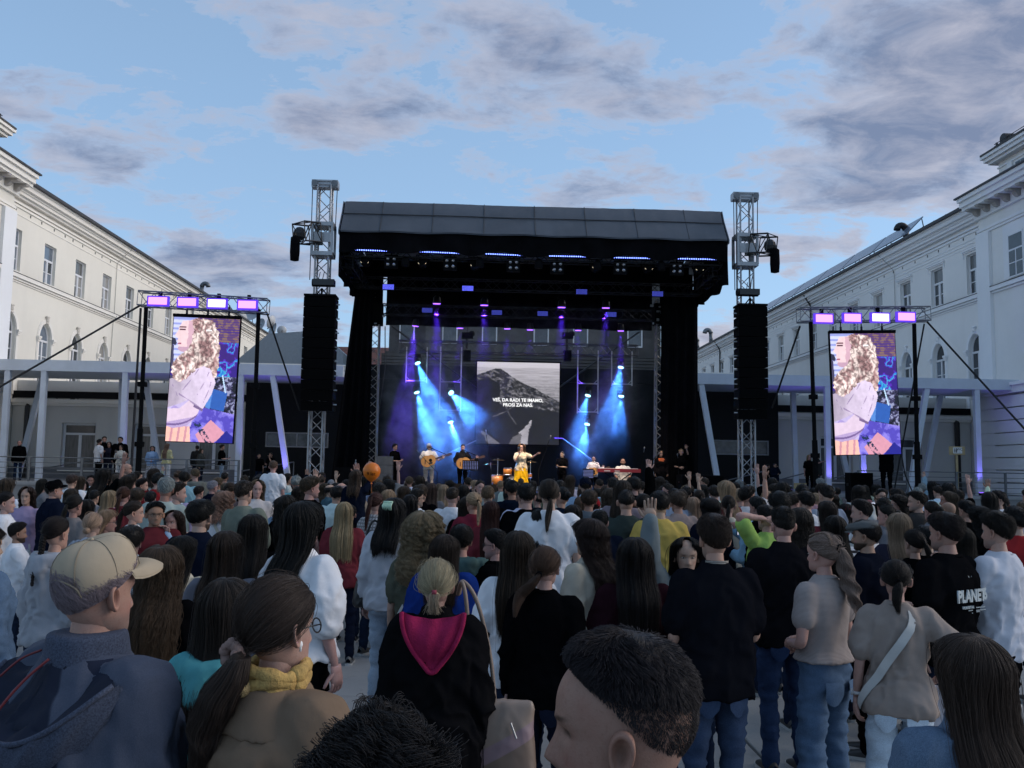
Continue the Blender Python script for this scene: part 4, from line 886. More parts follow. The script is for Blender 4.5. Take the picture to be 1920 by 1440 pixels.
# ---- screens: pictures made of coloured cells
def paint_screen(name, W, H, nu, nv, fn, strength, parent):
    u = (np.arange(nu)+.5)/nu; v = (np.arange(nv)+.5)/nv; U, V = np.meshgrid(u, v); rgb = np.clip(fn(U, V), 0, 1)
    me = bpy.data.meshes.new(name); xs = np.linspace(-W/2, W/2, nu+1); zs = np.linspace(H, 0, nv+1)
    X, Z = np.meshgrid(xs, zs); vv = np.stack([X, np.zeros_like(X), Z], -1).reshape(-1, 3)
    idx = np.arange((nu+1)*(nv+1)).reshape(nv+1, nu+1); fs = np.stack([idx[1:, :-1], idx[1:, 1:], idx[:-1, 1:], idx[:-1, :-1]], -1).reshape(-1, 4)
    me.from_pydata(vv.tolist(), [], fs.tolist())
    ca = me.color_attributes.new('picture', 'FLOAT_COLOR', 'CORNER'); c4 = np.concatenate([rgb.reshape(-1, 3), np.ones((nu*nv, 1))], 1); ca.data.foreach_set('color', np.repeat(c4, 4, axis=0).ravel())
    m = bpy.data.materials.new('screen_picture'); m.use_nodes = True; t = m.node_tree; bs_ = t.nodes['Principled BSDF']; an = nd(t, 'ShaderNodeAttribute', attribute_name='picture')
    bs_.inputs['Base Color'].default_value = (.01, .01, .01, 1); lk(t, an.outputs[0], bs_.inputs['Emission Color']); bs_.inputs['Emission Strength'].default_value = strength/2**EXPOSURE
    me.materials.append(m); return link(name, me, parent)
def inpoly(U, V, poly):
    r_ = np.zeros(U.shape, bool); n = len(poly)
    for i in range(n):
        (x0, y0), (x1, y1) = poly[i], poly[(i+1) % n]
        c = ((y0 > V) != (y1 > V)); xx = (x1-x0)*(V-y0)/(y1-y0+1e-12)+x0; r_ ^= c & (U < xx)
    return r_
def lin(c): c = np.array(c, float)/255; return np.where(c < .04045, c/12.92, ((c+.055)/1.055)**2.4)
def singer_picture(U, V):
    n = vnoise(U*9, V*16, 1); n2 = vnoise(U*26, V*44, 2); C_ = np.zeros(U.shape+(3,))
    def put(m, c, a=1.0): C_[m] = C_[m]*(1-a)+np.array(lin(c))*a
    k = n*1.2+V*.3-.2      # posterised colour background
    C_[:] = lin((58, 30, 120)); put(k > .36, (88, 44, 190)); put(k > .43, (40, 110, 205)); put(k > .50, (60, 170, 215)); put(k > .57, (86, 40, 180)); put(k > .64, (52, 28, 130))
    top = V < .17+.05*n; put(top, (96, 66, 110)); put(top & (n2 > .54), (128, 100, 92)); put(top & (np.sin(V*300) > .7), (66, 40, 130))
    lt = (U < .36) & (V < .38); put(lt, (206, 210, 246)); put(lt & (np.sin(V*150) > .3), (150, 158, 222))
    lo = V > .47; put(lo, (64, 60, 96)); put(lo & (n2 > .54), (22, 22, 34)); put(lo & (n2 < .38), (150, 154, 190))
    put(inpoly(U, V, [(.58, .56), (.88, .60), (.84, .75), (.56, .72)]), (46, 92, 176)); put(inpoly(U, V, [(.58, .56), (.66, .57), (.63, .735), (.56, .72)]), (84, 134, 210))
    fl_ = V > .73+.10*(U-.6); put(fl_, (116, 106, 214)); put(fl_ & (n > .52), (142, 130, 226)); put(fl_ & (n < .36), (84, 72, 186))
    put(inpoly(U, V, [(.44, .94), (.66, .82), (.90, .93), (.72, 1.0), (.5, 1.0)]), (216, 152, 172)); put(inpoly(U, V, [(.90, .90), (1, .95), (1, 1), (.74, 1)]), (36, 34, 140))
    put((V > .84) & (np.abs((U-.46)-(V-.86)*1.3) < .05) & (n2 > .5), (28, 46, 76)); put(inpoly(U, V, [(.78, .46), (.80, .46), (.86, .60), (.84, .60)]), (190, 220, 250))
    # trousers, forearm, shirt with sleeve and folds
    tr = inpoly(U, V, [(0, .86), (.35, .88), (.37, 1), (0, 1)]); put(tr, (244, 190, 176)); put(tr & (np.sin(U*60+V*10) > .55), (206, 146, 160))
    wst = inpoly(U, V, [(.0, .66), (.34, .64), (.40, .78), (.36, .88), (0, .88)]); put(wst, (196, 182, 226)); put(wst & (n > .55), (172, 154, 214))
    arm = inpoly(U, V, [(.0, .74), (.18, .735), (.33, .66), (.50, .70), (.44, .80), (.30, .875), (.10, .895), (0, .88)]); put(arm, (222, 200, 222)); put(arm & (V > .80+.12*(.4-U)), (182, 160, 206)); put(arm & (np.abs(V-(.865-.16*(U-.1)*np.clip(U-.1, 0, 1)*4)) < .008), (120, 96, 150))
    sh = inpoly(U, V, [(0, .50), (.12, .49), (.36, .42), (.52, .37), (.63, .41), (.69, .52), (.64, .62), (.52, .74), (.40, .715), (.30, .665), (.16, .70), (0, .73)])
    shade = np.clip(.78+.30*(U-.1)-.55*np.abs(U-.50-.12*(V-.5))+.20*(vnoise(U*6+V*4, V*7-U*5, 5)-.5)*2, .35, 1.0); shc = np.array(lin((240, 222, 250)))*shade[..., None]; C_ = np.where(sh[..., None], shc, C_)
    for (x0, y0, x1, y1, w_) in ((.42, .42, .17, .62, .010), (.58, .44, .44, .62, .008), (.17, .625, .52, .735, .012), (.62, .52, .54, .68, .008), (.05, .55, .16, .66, .008)):
        t_ = np.clip(((U-x0)*(x1-x0)+(V-y0)*(y1-y0))/((x1-x0)**2+(y1-y0)**2), 0, 1); d_ = np.hypot(U-(x0+(x1-x0)*t_+.012*np.sin(t_*5)), (V-(y0+(y1-y0)*t_))*1.8); put(sh & (d_ < w_), (140, 118, 160), .75)
    put(inpoly(U, V, [(.39, .70), (.53, .735), (.52, .755), (.38, .72)]), (120, 98, 140))      # sleeve hem shadow
    # profile face
    fc = inpoly(U, V, [(.14, .03), (.30, .02), (.34, .14), (.30, .27), (.20, .285), (.12, .275), (.085, .255), (.10, .235), (.075, .222), (.095, .205), (.075, .19), (.085, .175), (.05, .155), (.035, .145), (.078, .11), (.085, .085)])
    put(fc, (236, 206, 212)); put(fc & (U > .20+.08*n), (212, 172, 188)); put(fc & (V > .24), (196, 158, 180)); put(fc & (np.abs(V-.100) < .005) & (U > .10) & (U < .19), (92, 58, 70)); put(fc & (np.abs(V-.080) < .006) & (U > .09) & (U < .20), (120, 84, 92))
    put(fc & (np.abs(V-.214) < .007) & (U < .135), (170, 90, 116)); put(inpoly(U, V, [(.0, .165), (.045, .175), (.07, .21), (.05, .23), (0, .22)]), (46, 46, 70)); put(inpoly(U, V, [(0, .22), (.03, .23), (.04, .40), (0, .42)]), (70, 66, 96))
    # curly hair
    hair_ = inpoly(U+(n2-.5)*.07, V+(n-.5)*.04, [(.28, .02), (.44, .0), (.60, .03), (.68, .10), (.72, .24), (.73, .40), (.67, .48), (.60, .41), (.50, .38), (.40, .41), (.28, .49), (.16, .53), (.05, .50), (.01, .41), (.10, .31), (.22, .27), (.29, .20), (.32, .12)])
    q1 = vnoise(U*7, V*12, 7, 3); q2 = vnoise(U*15, V*27, 9, 3); w_ = np.sin(U*30+V*10+q1*13)*.5+.5; w2 = np.sin(U*64-V*30+q2*16)*.5+.5
    hc = np.array(lin((160, 122, 122)))*(1-w_[..., None])+np.array(lin((250, 228, 222)))*w_[..., None]; hc = hc*(.45+.75*w2[..., None])*(.55+.85*vnoise(U*4, V*7, 12)[..., None])
    C_ = np.where(hair_[..., None], hc, C_); put(inpoly(U, V, [(.50, .095), (.58, .092), (.58, .104), (.50, .108)]), (250, 250, 255))
    return C_*(.90+.20*n2)[..., None]*(.93+.07*np.sin(V*900))[..., None]
def mountain_picture(U, V):
    n = vnoise(U*14, V*26, 21, 5, .65); n2 = vnoise(U*46, V*90, 22, 3, .6); n3 = vnoise(U*5, V*5, 23, 4)
    ridge = .155-.075*np.exp(-((U-.24)/.13)**2)+.52*np.clip(U-.30, 0, 1)**1.25+(n3-.5)*.05
    st_ = vnoise(U*6, V*90, 31, 3); L = np.where(V < .07, .66, .50-.55*(V-.07))+(st_-.5)*.35*np.clip(V/.12, .25, 1)+(n2-.5)*.25*np.clip((V-.15)/.2, 0, 1); L = np.clip(L, .06, .75)
    mnt = V > ridge; tex = .02+.34*np.clip((vnoise(U*22+V*9, V*40-U*12, 33, 4, .7)-.47)*2.4, 0, 1)+.22*np.clip(n2-.55, 0, 1); L = np.where(mnt, tex, L)
    wood = mnt & (V > .30-.10*np.exp(-((U-.12)/.15)**2)) & (U < .28); L = np.where(wood, .014, L)
    val = V > .50+.16*np.abs(U-.35)+(n3-.5)*.16; L = np.where(val, .012+.014*n, L)
    for (pl, c) in (([(.06, .85), (.09, .85), (.30, 1), (.15, 1)], .16), ([(.52, .86), (.64, .74), (.66, .71), (.68, .71), (.63, .84), (.62, 1), (.54, 1)], .42), ([(.44, .92), (.55, .86), (.54, 1), (.40, 1)], .14)):
        k = inpoly(U+(n-.5)*.04, V, pl); L = np.where(k, c*(.5+n), L)
    ln = (np.abs(V-(.56+.12*np.sin(U*5+1)+.05*(n3-.5))) < .006) & (U > .2) & (U < .9); L = np.where(ln, .3*n, L)
    riv = (np.abs(U-(.44+.08*np.sin(V*9)))<.008+.01*(n-.4)) & (V > .5) & (V < .76); L = np.where(riv, .22*n, L)
    L = L[..., None]*np.array([.98, .93, 1.02]); return L*.95
sw0 = at(895, 678, 33.6); sw1 = at(1049.5, 679.5, 33.6); sw2 = at(893.5, 831.5, 33.6); W = sw1[0]-sw0[0]; H = sw0[2]-sw2[2]
cs = empty('centre_screen', ((sw0[0]+sw1[0])/2, 33.6, sw2[2]), label='square LED screen with a mountain picture and white lyrics at the back of the stage', cat='screen')
paint_screen('picture', W, H, 150, 150, mountain_picture, 1.0, cs)
b = MB(); b.box((-W/2-.05, .01, -.05), (W/2+.05, .18, H+.06)); b.build('cabinet', BLACK, cs)
def text_mesh(name, body, size, m, parent, loc, rot=(math.pi/2, 0, 0), align='CENTER', bold=0.0, ext=.002, sx=1.0):
    cu = bpy.data.curves.new(name, 'FONT'); cu.body = body; cu.size = size; cu.align_x = align; cu.align_y = 'CENTER'; cu.extrude = ext; cu.offset = bold; cu.space_line = .85; cu.resolution_u = 3
    o = bpy.data.objects.new(name, cu); TMP.collection.objects.link(o); me = tmp_mesh(o); bpy.data.objects.remove(o); me.materials.clear(); me.materials.append(m)
    r_ = link(name, me, parent, loc); r_.rotation_euler = rot; r_.scale = (sx, 1, 1); return r_
TXW = emis('text_white', (1, 1, 1), 1.2)
def twidth(b_, size): o = text_mesh('m', b_, size, TXW, None, (0, 0, 0)); xs = [v.co.x for v in o.data.vertices]; w = max(xs)-min(xs); me_ = o.data; bpy.data.objects.remove(o); bpy.data.meshes.remove(me_); return w
LS = .172
text_mesh('lyrics', 'VES, DA RADI TE IMAMO,', LS, TXW, cs, (0, -.012, H*.535), bold=.004, sx=1.0); text_mesh('lyrics', 'PROSI ZA NAS.', LS, TXW, cs, (0, -.012, H*.475), bold=.004, sx=1.0)
wf = twidth('VES, DA RADI TE IMAMO,', LS); xs_ = -wf/2+twidth('VE', LS)+twidth('S', LS)*.62; b = MB(); zc_ = H*.535+.082
b.obox((xs_-.030, -.014, zc_+.022), (xs_, -.014, zc_), .012, .012); b.obox((xs_, -.014, zc_), (xs_+.030, -.014, zc_+.022), .012, .012); b.build('caron', TXW, cs)
# ---- side screen rigs
TR = mat('truss_rig', (.22, .22, .235), .4, .6)
PINK = emis('panel_pink', (.62, .22, 1.0), 2.6); PINKW = emis('panel_pinkwhite', (.82, .70, 1.0), 2.4)
def side_rig(tx0, tx1, ty0, ty1, m0, m1, s, panels, label, white_i):
    Yp = 26.3; a = at(tx0, ty0, Yp); c = at(tx1, ty1, Yp); mid = (a+c)/2
    root = empty('screen_rig', (mid[0], Yp, 0), label=label+' with lit truss and masts', cat='screen rig'); o = np.array([mid[0], Yp, 0])
    b = MB(); A = a-o; B = c-o; b.truss(A, B, .34, .024, bays=11, h=.42, rd=.012); b.build('top_truss', TR, root)
    for (p, q) in (m0, m1):
        t = at(*p, Yp+.1)-o; bt = at(*q, Yp+.1)-o; g_ = t+(bt-t)*(t[2]/(t[2]-bt[2]))
        b = MB(); b.tube([g_, t+(g_-t)*.55, t+(g_-t)*.549, t], [.085, .085, .062, .062], 10); b.build('mast', BLACK, root)
        for f_ in (.35, .62, .8): k = t+(g_-t)*f_; b = MB(); b.cbox(k, (.22, .18, .14)); b.build('mast_collar', BLACK, root)
        b = MB()
        for an_ in range(4): b.tube([g_+np.array([0, 0, .35]), g_+np.array([math.cos(an_*1.57+.78)*.9, math.sin(an_*1.57+.78)*.9, .05])], .03, 6)
        b.build('mast_foot', BLACK, root)
    for k, (x0, y0, x1, y1) in enumerate(panels):
        p = at(x0, y0, Yp-.3)-o; q = at(x1, y1, Yp-.3)-o; cx = (p+q)/2; w_ = q[0]-p[0]; h_ = p[2]-q[2]
        b = MB(); b.cbox(cx+np.array([0, .06, 0]), (w_+.10, .10, h_+.09)); pn = b.build('flood_panel', emis('panel_rim', (.12, .04, .9), 1.0), root)
        b = MB(); b.cbox(cx+np.array([0, .0, 0]), (w_, .03, h_)); b.build('lit_face', PINKW if k == white_i else PINK, pn)
        b = MB(); b.cbox(cx+np.array([0, .2, h_*.8]), (.09, .1, .3)); b.build('clamp', BLACK, root)
    # hanging screen: a thing of its own
    (x0, y0), (x1, y1), (x2, y2) = s; p = at(x0, y0, Yp); q = at(x1, y1, Yp); r_ = at(x2, y2, Yp); W = q[0]-p[0]; H = p[2]-r_[2]
    sc_ = empty('side_screen', ((p[0]+q[0])/2+.0, Yp, r_[2]), label=label+' showing a curly-haired singer', cat='screen', group='side screens')
    sc_.rotation_euler = (0, math.atan2(p[2]-q[2], q[0]-p[0]), 0)
    paint_screen('picture', W, H, 132, 246, singer_picture, 1.3, sc_)
    b = MB(); b.box((-W/2-.02, .008, -.02), (W/2+.02, .12, H+.09)); b.box((-W/2-.03, -.03, H+.01), (W/2+.03, .007, H+.10)); b.build('cabinet', BLACK, sc_)
    for u in (-.32, 0, .32): b = MB(); b.tube([(u*W, .05, H+.09), (u*W, .05, H+.42)], .018, 6); b.cbox((u*W, .05, H+.16), (.05, .05, .12)); b.build('hanger', METAL_D, sc_)
    return root
side_rig(262, 503, 560, 575, ((274, 577), (258, 904)), ((485, 580), (473, 895)), ((322, 595), (446, 600), (313.5, 828)),
         ((279, 557, 312.5, 571), (334.7, 559, 366.8, 573.5), (390.7, 561.5, 422, 576), (447.5, 564, 479, 578)), 'tall side screen left of the stage', 2)
side_rig(1497, 1740, 591, 589, ((1520, 604), (1529, 870)), ((1714, 607), (1721, 905)), ((1563, 624), (1684, 623), (1568, 851)),
         ((1530, 589.7, 1560.6, 604), (1583.6, 588.5, 1613.6, 603), (1636, 588, 1666.6, 602.5), (1684.5, 586.5, 1715, 601)), 'tall side screen right of the stage', 2)
STRAP = mat('ratchet_strap', (.012, .012, .014), .8)
for (p, q, Yp, Yq, r_, lab) in (((264, 572), (-60, 760), 26.3, 24, .030, 'black guy strap running left from the left screen rig'), ((264, 578), (245, 895), 26.3, 25.5, .035, 'near-vertical black strap beside the left mast'), ((500, 585), (562, 770), 26.3, 28, .028, 'black guy strap from the left rig towards the stage'),
                               ((1738, 603), (1990, 880), 26.3, 24, .030, 'black guy strap running right from the right screen rig'), ((1733, 607), (1675, 930), 26.3, 27.5, .026, 'black strap falling behind the right screen'), ((1500, 612), (1448, 765), 26.3, 28, .032, 'black guy strap from the right rig towards the stage')):
    wire('guy_strap', [at(*p, Yp), at(*q, Yq)], r_, STRAP, lab, 'strap', 'guy straps of the screen rigs')
wire('power_cable', [at(1690, 850, 26.4), at(1697, 890, 26.5), at(1712, 925, 26.6)], .02, STRAP, 'loose black cable hanging off the right screen')
# ---- smoke in the beams
sm = MB(); sm.box((-3.55, 30.9, DZ+.06), (6.5, 34.3, 7.95)); smo = sm.build('smoke', None) if False else None
me = sm.mesh('smoke', [])
vm = bpy.data.materials.new('stage_smoke'); vm.use_nodes = True; t = vm.node_tree; t.nodes.clear()
out = nd(t, 'ShaderNodeOutputMaterial'); pv_ = nd(t, 'ShaderNodeVolumePrincipled'); lk(t, pv_.outputs[0], out.inputs['Volume'])
pv_.inputs['Color'].default_value = (.9, .92, 1, 1); pv_.inputs['Anisotropy'].default_value = .25
gp = nd(t, 'ShaderNodeNewGeometry').outputs['Position']
sp3 = nd(t, 'ShaderNodeSeparateXYZ'); lk(t, gp, sp3.inputs[0])
def gb(x, z, rx, rz, amp):
    dx = math_n(t, 'DIVIDE', math_n(t, 'SUBTRACT', sp3.outputs[0], x), rx); dz = math_n(t, 'DIVIDE', math_n(t, 'SUBTRACT', sp3.outputs[2], z), rz)
    r2 = math_n(t, 'ADD', math_n(t, 'MULTIPLY', dx, dx), math_n(t, 'MULTIPLY', dz, dz)); return math_n(t, 'MULTIPLY', math_n(t, 'POWER', 2.718, math_n(t, 'MULTIPLY', r2, -1.0)), amp)
acc = None
for (x, y, rx, rz, amp) in ((812, 745, 60, 60, 1.0), (795, 800, 60, 55, .8), (800, 775, 120, 110, .20), (862, 775, 35, 35, .8), (848, 825, 35, 40, .8), (1148, 760, 32, 45, .9), (1160, 705, 20, 28, .7), (1094, 822, 22, 38, .9), (1102, 760, 18, 26, .6), (800, 640, 90, 45, .35), (1100, 620, 200, 40, .22), (950, 620, 250, 40, .16)):
    p = at(x, y, 32.5); g_ = gb(p[0], p[2], rx*32.5/FPX, rz*32.5/FPX, amp); acc = g_ if acc is None else math_n(t, 'ADD', acc, g_)
sn = noise(t, gp, 1.5, 6, .66, 1.0)
dn = math_n(t, 'MULTIPLY', acc, ramp(t, sn, [(.42, .03), (.60, 1.0)])); dn = math_n(t, 'ADD', math_n(t, 'MULTIPLY', dn, .22), .0004)
lk(t, dn, pv_.inputs['Density'])
me.materials.append(vm); smo = link('smoke', me); tag(smo, kind='stuff', label='blue lit stage smoke drifting in the beams')
# ================================================================== people
def vn3(p, seed=0, oct=3, rough=.5):
    T = np.random.default_rng(seed+100).random((16, 16, 16)); out = np.zeros(len(p)); amp = 1; tot = 0; q = np.array(p, float)
    for o in range(oct):
        i = np.floor(q).astype(int); f = q-i; f = f*f*(3-2*f); v = 0
        for a in (0, 1):
            for b_ in (0, 1):
                for c in (0, 1):
                    w = (f[:, 0] if a else 1-f[:, 0])*(f[:, 1] if b_ else 1-f[:, 1])*(f[:, 2] if c else 1-f[:, 2]); v = v+w*T[(i[:, 0]+a) % 16, (i[:, 1]+b_) % 16, (i[:, 2]+c) % 16]
        out += amp*v; tot += amp; amp *= rough; q = q*2.02+5.3
    return out/tot
def catmull(P, n):
    P = np.asarray(P, float); k = len(P); t = np.linspace(0, k-1, n); i = np.clip(np.floor(t).astype(int), 0, k-2); f = (t-i)[:, None]
    p0 = P[np.clip(i-1, 0, k-1)]; p1 = P[i]; p2 = P[i+1]; p3 = P[np.clip(i+2, 0, k-1)]
    return .5*((2*p1)+(-p0+p2)*f+(2*p0-5*p1+4*p2-p3)*f**2+(-p0+3*p1-3*p2+p3)*f**3)
def loft(mb, rings, n=24, sub=4, e=2.4):
    """rings rows: x, y, z, rx, ry"""
    R = catmull(rings, (len(rings)-1)*sub+1); a = np.arange(n)*2*math.pi/n; ca, sa = np.cos(a), np.sin(a)
    cx = np.sign(ca)*np.abs(ca)**(2/e); sy = np.sign(sa)*np.abs(sa)**(2/e)
    V = [np.stack([r[0]+cx*r[3], r[1]+sy*r[4], np.full(n, r[2])], 1) for r in R]; k = len(V)
    F = [(i*n+j, i*n+(j+1) % n, (i+1)*n+(j+1) % n, (i+1)*n+j) for i in range(k-1) for j in range(n)]
    F += [tuple(range(n-1, -1, -1)), tuple((k-1)*n+j for j in range(n))]; mb.add(np.concatenate(V), F)
def limb(mb, pts, rad, n=12, sub=5):
    P = catmull(np.concatenate([np.asarray(pts, float), np.asarray(rad, float)[:, None]], 1), (len(pts)-1)*sub+1); mb.tube(P[:, :3], P[:, 3], n)
    mb.ball(P[0, :3], P[0, 3]*.98, 10, 7); mb.ball(P[-1, :3], P[-1, 3]*.98, 10, 7)
def remesh(mb, vox, smooth=6, wr=0., wseed=0, wscale=(9, 9, 5), disp=None):
    me = mb.mesh('tmp', []); o = bpy.data.objects.new('tmp', me); TMP.collection.objects.link(o)
    m = o.modifiers.new('r', 'REMESH'); m.mode = 'VOXEL'; m.voxel_size = vox; m.use_smooth_shade = True
    if smooth: s_ = o.modifiers.new('s', 'SMOOTH'); s_.factor = .5; s_.iterations = smooth
    r = tmp_mesh(o); bpy.data.objects.remove(o); bpy.data.meshes.remove(me)
    if wr or disp is not None:
        n = len(r.vertices); v = np.empty(n*3); r.vertices.foreach_get('co', v); v = v.reshape(-1, 3); nn = np.empty(n*3); r.vertices.foreach_get('normal', nn); nn = nn.reshape(-1, 3)
        d = np.zeros(n)
        if wr:
            w = v+.10*np.stack([vn3(v*6, wseed+3)-.5, vn3(v*6+9, wseed+4)-.5, vn3(v*6+17, wseed+5)-.5], 1)
            sk_ = np.stack([w[:, 0]*wscale[0]+w[:, 2]*4.5*np.sign(w[:, 0]+1e-6), w[:, 1]*wscale[1]+w[:, 2]*2, w[:, 2]*wscale[2]], 1)
            rid = (1-np.abs(2*vn3(sk_, wseed, 2, .4)-1))**2.5; fine = (1-np.abs(2*vn3(sk_*np.array([1.9, 1.9, 2.6])+3, wseed+1, 2, .4)-1))**3
            loose = np.interp(v[:, 2], [.8, 1.0, 1.25, 1.42, 1.5], [1.0, 1.25, 1.0, .55, .3]); d = wr*loose*((rid-.42)*2.0+(fine-.35)*.35)
        if disp is not None: d = d+disp(v, nn)
        v = v+nn*d[:, None]; r.vertices.foreach_set('co', v.ravel()); r.update()
    return r
HZ = 1.515   # chin height of the 1.75 m figure
_z = [0, .04, .10, .17, .25, .33, .42, .50, .58, .66, .75, .84, .92, .97, 1.0]
_w = [.018, .036, .048, .056, .061, .065, .069, .072, .0735, .0745, .073, .066, .050, .033, .006]
_fr = [.068, .080, .084, .082, .082, .083, .082, .081, .089, .090, .086, .075, .054, .034, .004]
_bk = [.000, -.012, -.030, -.052, -.070, -.083, -.092, -.098, -.102, -.103, -.100, -.090, -.069, -.046, -.008]
def head_geo(mb, fem=False, beard=False, hi=False):
    """head loft with nose, brow, eye sockets, lips, chin; appended to mb. returns tint per vertex"""
    nz, n = (60, 72) if hi else (34, 40)
    z = np.linspace(0, 1, nz); z = z*.92+.08*(3*z*z-2*z**3); w = np.interp(z, _z, _w); f = np.interp(z, _z, _fr); b_ = np.interp(z, _z, _bk)
    k = np.ones(5)/5 if hi else np.ones(3)/3
    sm = lambda a: np.convolve(np.pad(a, len(k)//2, 'edge'), k, 'valid')
    w, f, b_ = sm(w), sm(f), sm(b_)
    if fem: w = w*np.interp(z, [0, .3, .6, 1], [.90, .93, .97, .98]); f = f*.98
    a = np.arange(n)*2*math.pi/n; e = 2.25; ca, sa = np.cos(a), np.sin(a); V = []; T = []
    for i in range(nz):
        cx = np.sign(ca)*np.abs(ca)**(2/e)*w[i]; cyy = np.sign(sa)*np.abs(sa)**(2/e); c0 = (f[i]+b_[i])/2; yy = c0+cyy*(f[i]-b_[i])/2; xx = cx.copy(); fr_ = np.clip(sa, 0, 1)
        zz = z[i]
        # nose
        pr = np.interp(zz, [.24, .27, .31, .36, .44, .53, .60], [0, .010, .024, .021, .012, .004, 0]); nw = np.interp(zz, [.24, .30, .38, .5], [.013, .015, .010, .008]); yy = yy+fr_*pr*np.exp(-(xx/nw)**2)
        # eye sockets, brow
        yy = yy-fr_*.010*np.exp(-((zz-.50)/.045)**2)*np.exp(-((np.abs(xx)-.031)/.016)**2)
        yy = yy+fr_*(.004 if not fem else .002)*np.exp(-((zz-.575)/.03)**2)*np.exp(-((np.abs(xx)-.025)/.03)**2)
        # lips, chin, philtrum
        yy = yy+fr_*.0055*(np.exp(-((zz-.195)/.016)**2)+np.exp(-((zz-.155)/.016)**2))*np.exp(-(xx/.022)**2)-fr_*.003*np.exp(-((zz-.175)/.007)**2)*np.exp(-(xx/.022)**2)
        yy = yy+fr_*.005*np.exp(-((zz-.05)/.04)**2)*np.exp(-(xx/.02)**2)
        # cheek hollow / cheek bone
        xx = xx*(1+.02*np.exp(-((zz-.38)/.06)**2)*fr_)
        V.append(np.stack([xx, yy, np.full(n, zz*.235+HZ)], 1))
        t = np.ones((n, 3)); lip = np.exp(-((zz-.175)/.026)**4)*np.exp(-(xx/.023)**4)*(sa > .5); t = t*(1-lip[:, None]*np.array([.15, .48, .42]))
        br = np.exp(-((zz-.585-.02*(np.abs(xx)-.03)/.03)/.017)**4)*np.exp(-((np.abs(xx)-.031)/.019)**4)*(sa > .3); t = t*(1-br[:, None]*.82)
        es = np.exp(-((zz-.50)/.022)**4)*np.exp(-((np.abs(xx)-.031)/.014)**4)*(sa > .3); t = t*(1-es[:, None]*.72)
        ck = np.exp(-((zz-.33)/.07)**2)*np.exp(-((np.abs(xx)-.045)/.02)**2)*(sa > 0); t = t*(1-ck[:, None]*np.array([0, .10, .08]))
        if not fem and not beard:
            sb = np.clip((.30-zz)/.08, 0, 1)*(sa > -.4)*(1-lip); t = t*(1-sb[:, None]*np.array([.30, .22, .17]))
        if beard:
            bd = np.clip((.30-zz)/.05, 0, 1)*(sa > -.45)*1.0; bd = np.maximum(bd, np.exp(-((zz-.225)/.02)**4)*np.exp(-(xx/.035)**4)*(sa > 0)); bd = bd*(1-lip); t = t*(1-bd[:, None]*.86)
        T.append(t)
    F = [(i*n+j, i*n+(j+1) % n, (i+1)*n+(j+1) % n, (i+1)*n+j) for i in range(nz-1) for j in range(n)]; F += [tuple(range(n-1, -1, -1)), tuple((nz-1)*n+j for j in range(n))]
    mb.add(np.concatenate(V), F); tint = [np.concatenate(T)]
    wmid = .0725*(.96 if fem else 1)
    for s_ in (-1, 1):      # ears: rim, bowl, lobe
        c = np.array([s_*(wmid-.002), -.008, HZ+.108]); q = MB(); m_ = 14 if not hi else 26
        th = np.linspace(0, 2*math.pi, m_, endpoint=False); ex = .026+.010*np.clip(np.sin(th), -1, 1)*.5; rows = []
        for rr_, dx in ((1.0, .0), (1.06, .012), (1.0, .020), (.80, .021), (.66, .013), (.3, .007), (.02, .005)):
            yv = np.cos(th)*.017*rr_*(1+.18*np.sin(th)); zv = np.sin(th)*.031*rr_; rows.append(np.stack([s_*(dx+np.zeros_like(th)-yv*.55*(1 if dx > .004 else .3)), yv-.10*zv, zv], 1)+c)
        q.grid(np.array(rows), True); vv = np.concatenate(q.v); mb.add(vv, q.f); tt = np.ones((len(vv), 3)); tt[-m_*2:] *= .62; tt[:] *= np.array([1.0, .93, .90]); tint.append(tt)
    return tint
def eyes(mb):
    for s_ in (-1, 1): mb.mat(1); mb.ball((s_*.031, .0655, HZ+.1165), (.0125, .010, .0052), 10, 7); mb.mat(2); mb.ball((s_*.031, .0735, HZ+.1168), (.0055, .004, .0048), 8, 6)
    mb.mat(0)
def hand(mb, w, d, up, s=1, curl=.5, spread=.2, flat=False):
    """wrist w, direction d, palm normal up; five separate fingers"""
    w = np.asarray(w, float); d = np.asarray(d, float); d = d/np.linalg.norm(d); up = np.asarray(up, float); up = up-d*(up@d); up = up/np.linalg.norm(up); sd_ = np.cross(d, up)*s; n0 = mb.n
    mb.tube([w-d*.02, w+d*.01, w+d*.05, w+d*.085], [.025, .026, .030, .024], 10); vv = mb.v[-1]; c = w+d*.04; rel = vv-c; h_ = rel@up; mb.v[-1] = vv-np.outer(h_*.42, up); lat = (mb.v[-1]-c)@sd_; mb.v[-1] = mb.v[-1]+np.outer(lat*.32, sd_)
    for k, (o, L) in enumerate(((-.028, .060), (-.009, .074), (.010, .080), (.029, .072))):
        p = w+d*.078+sd_*(-o); dirv = d+sd_*(-o*spread*9); dirv /= np.linalg.norm(dirv); pts = [p-dirv*.012, p]; a = 0
        for seg_ in (.42, .32, .26): a += curl*(.75 if seg_ > .4 else .9); v = dirv*math.cos(a)-up*math.sin(a); pts.append(pts[-1]+v*L*seg_)
        mb.tube(pts, [.0085, .0088, .0082, .0074, .0055], 7)
    t0 = w+d*.022+sd_*.026; td = d*.62+sd_*(.75)-up*.25*curl; td /= np.linalg.norm(td); t1 = t0+td*.035; td2 = td*.7+d*.6-up*.4*curl; td2 /= np.linalg.norm(td2); mb.tube([t0-td*.012, t0, t1, t1+td2*.03, t1+td2*.045], [.011, .0115, .0100, .0088, .006], 7)
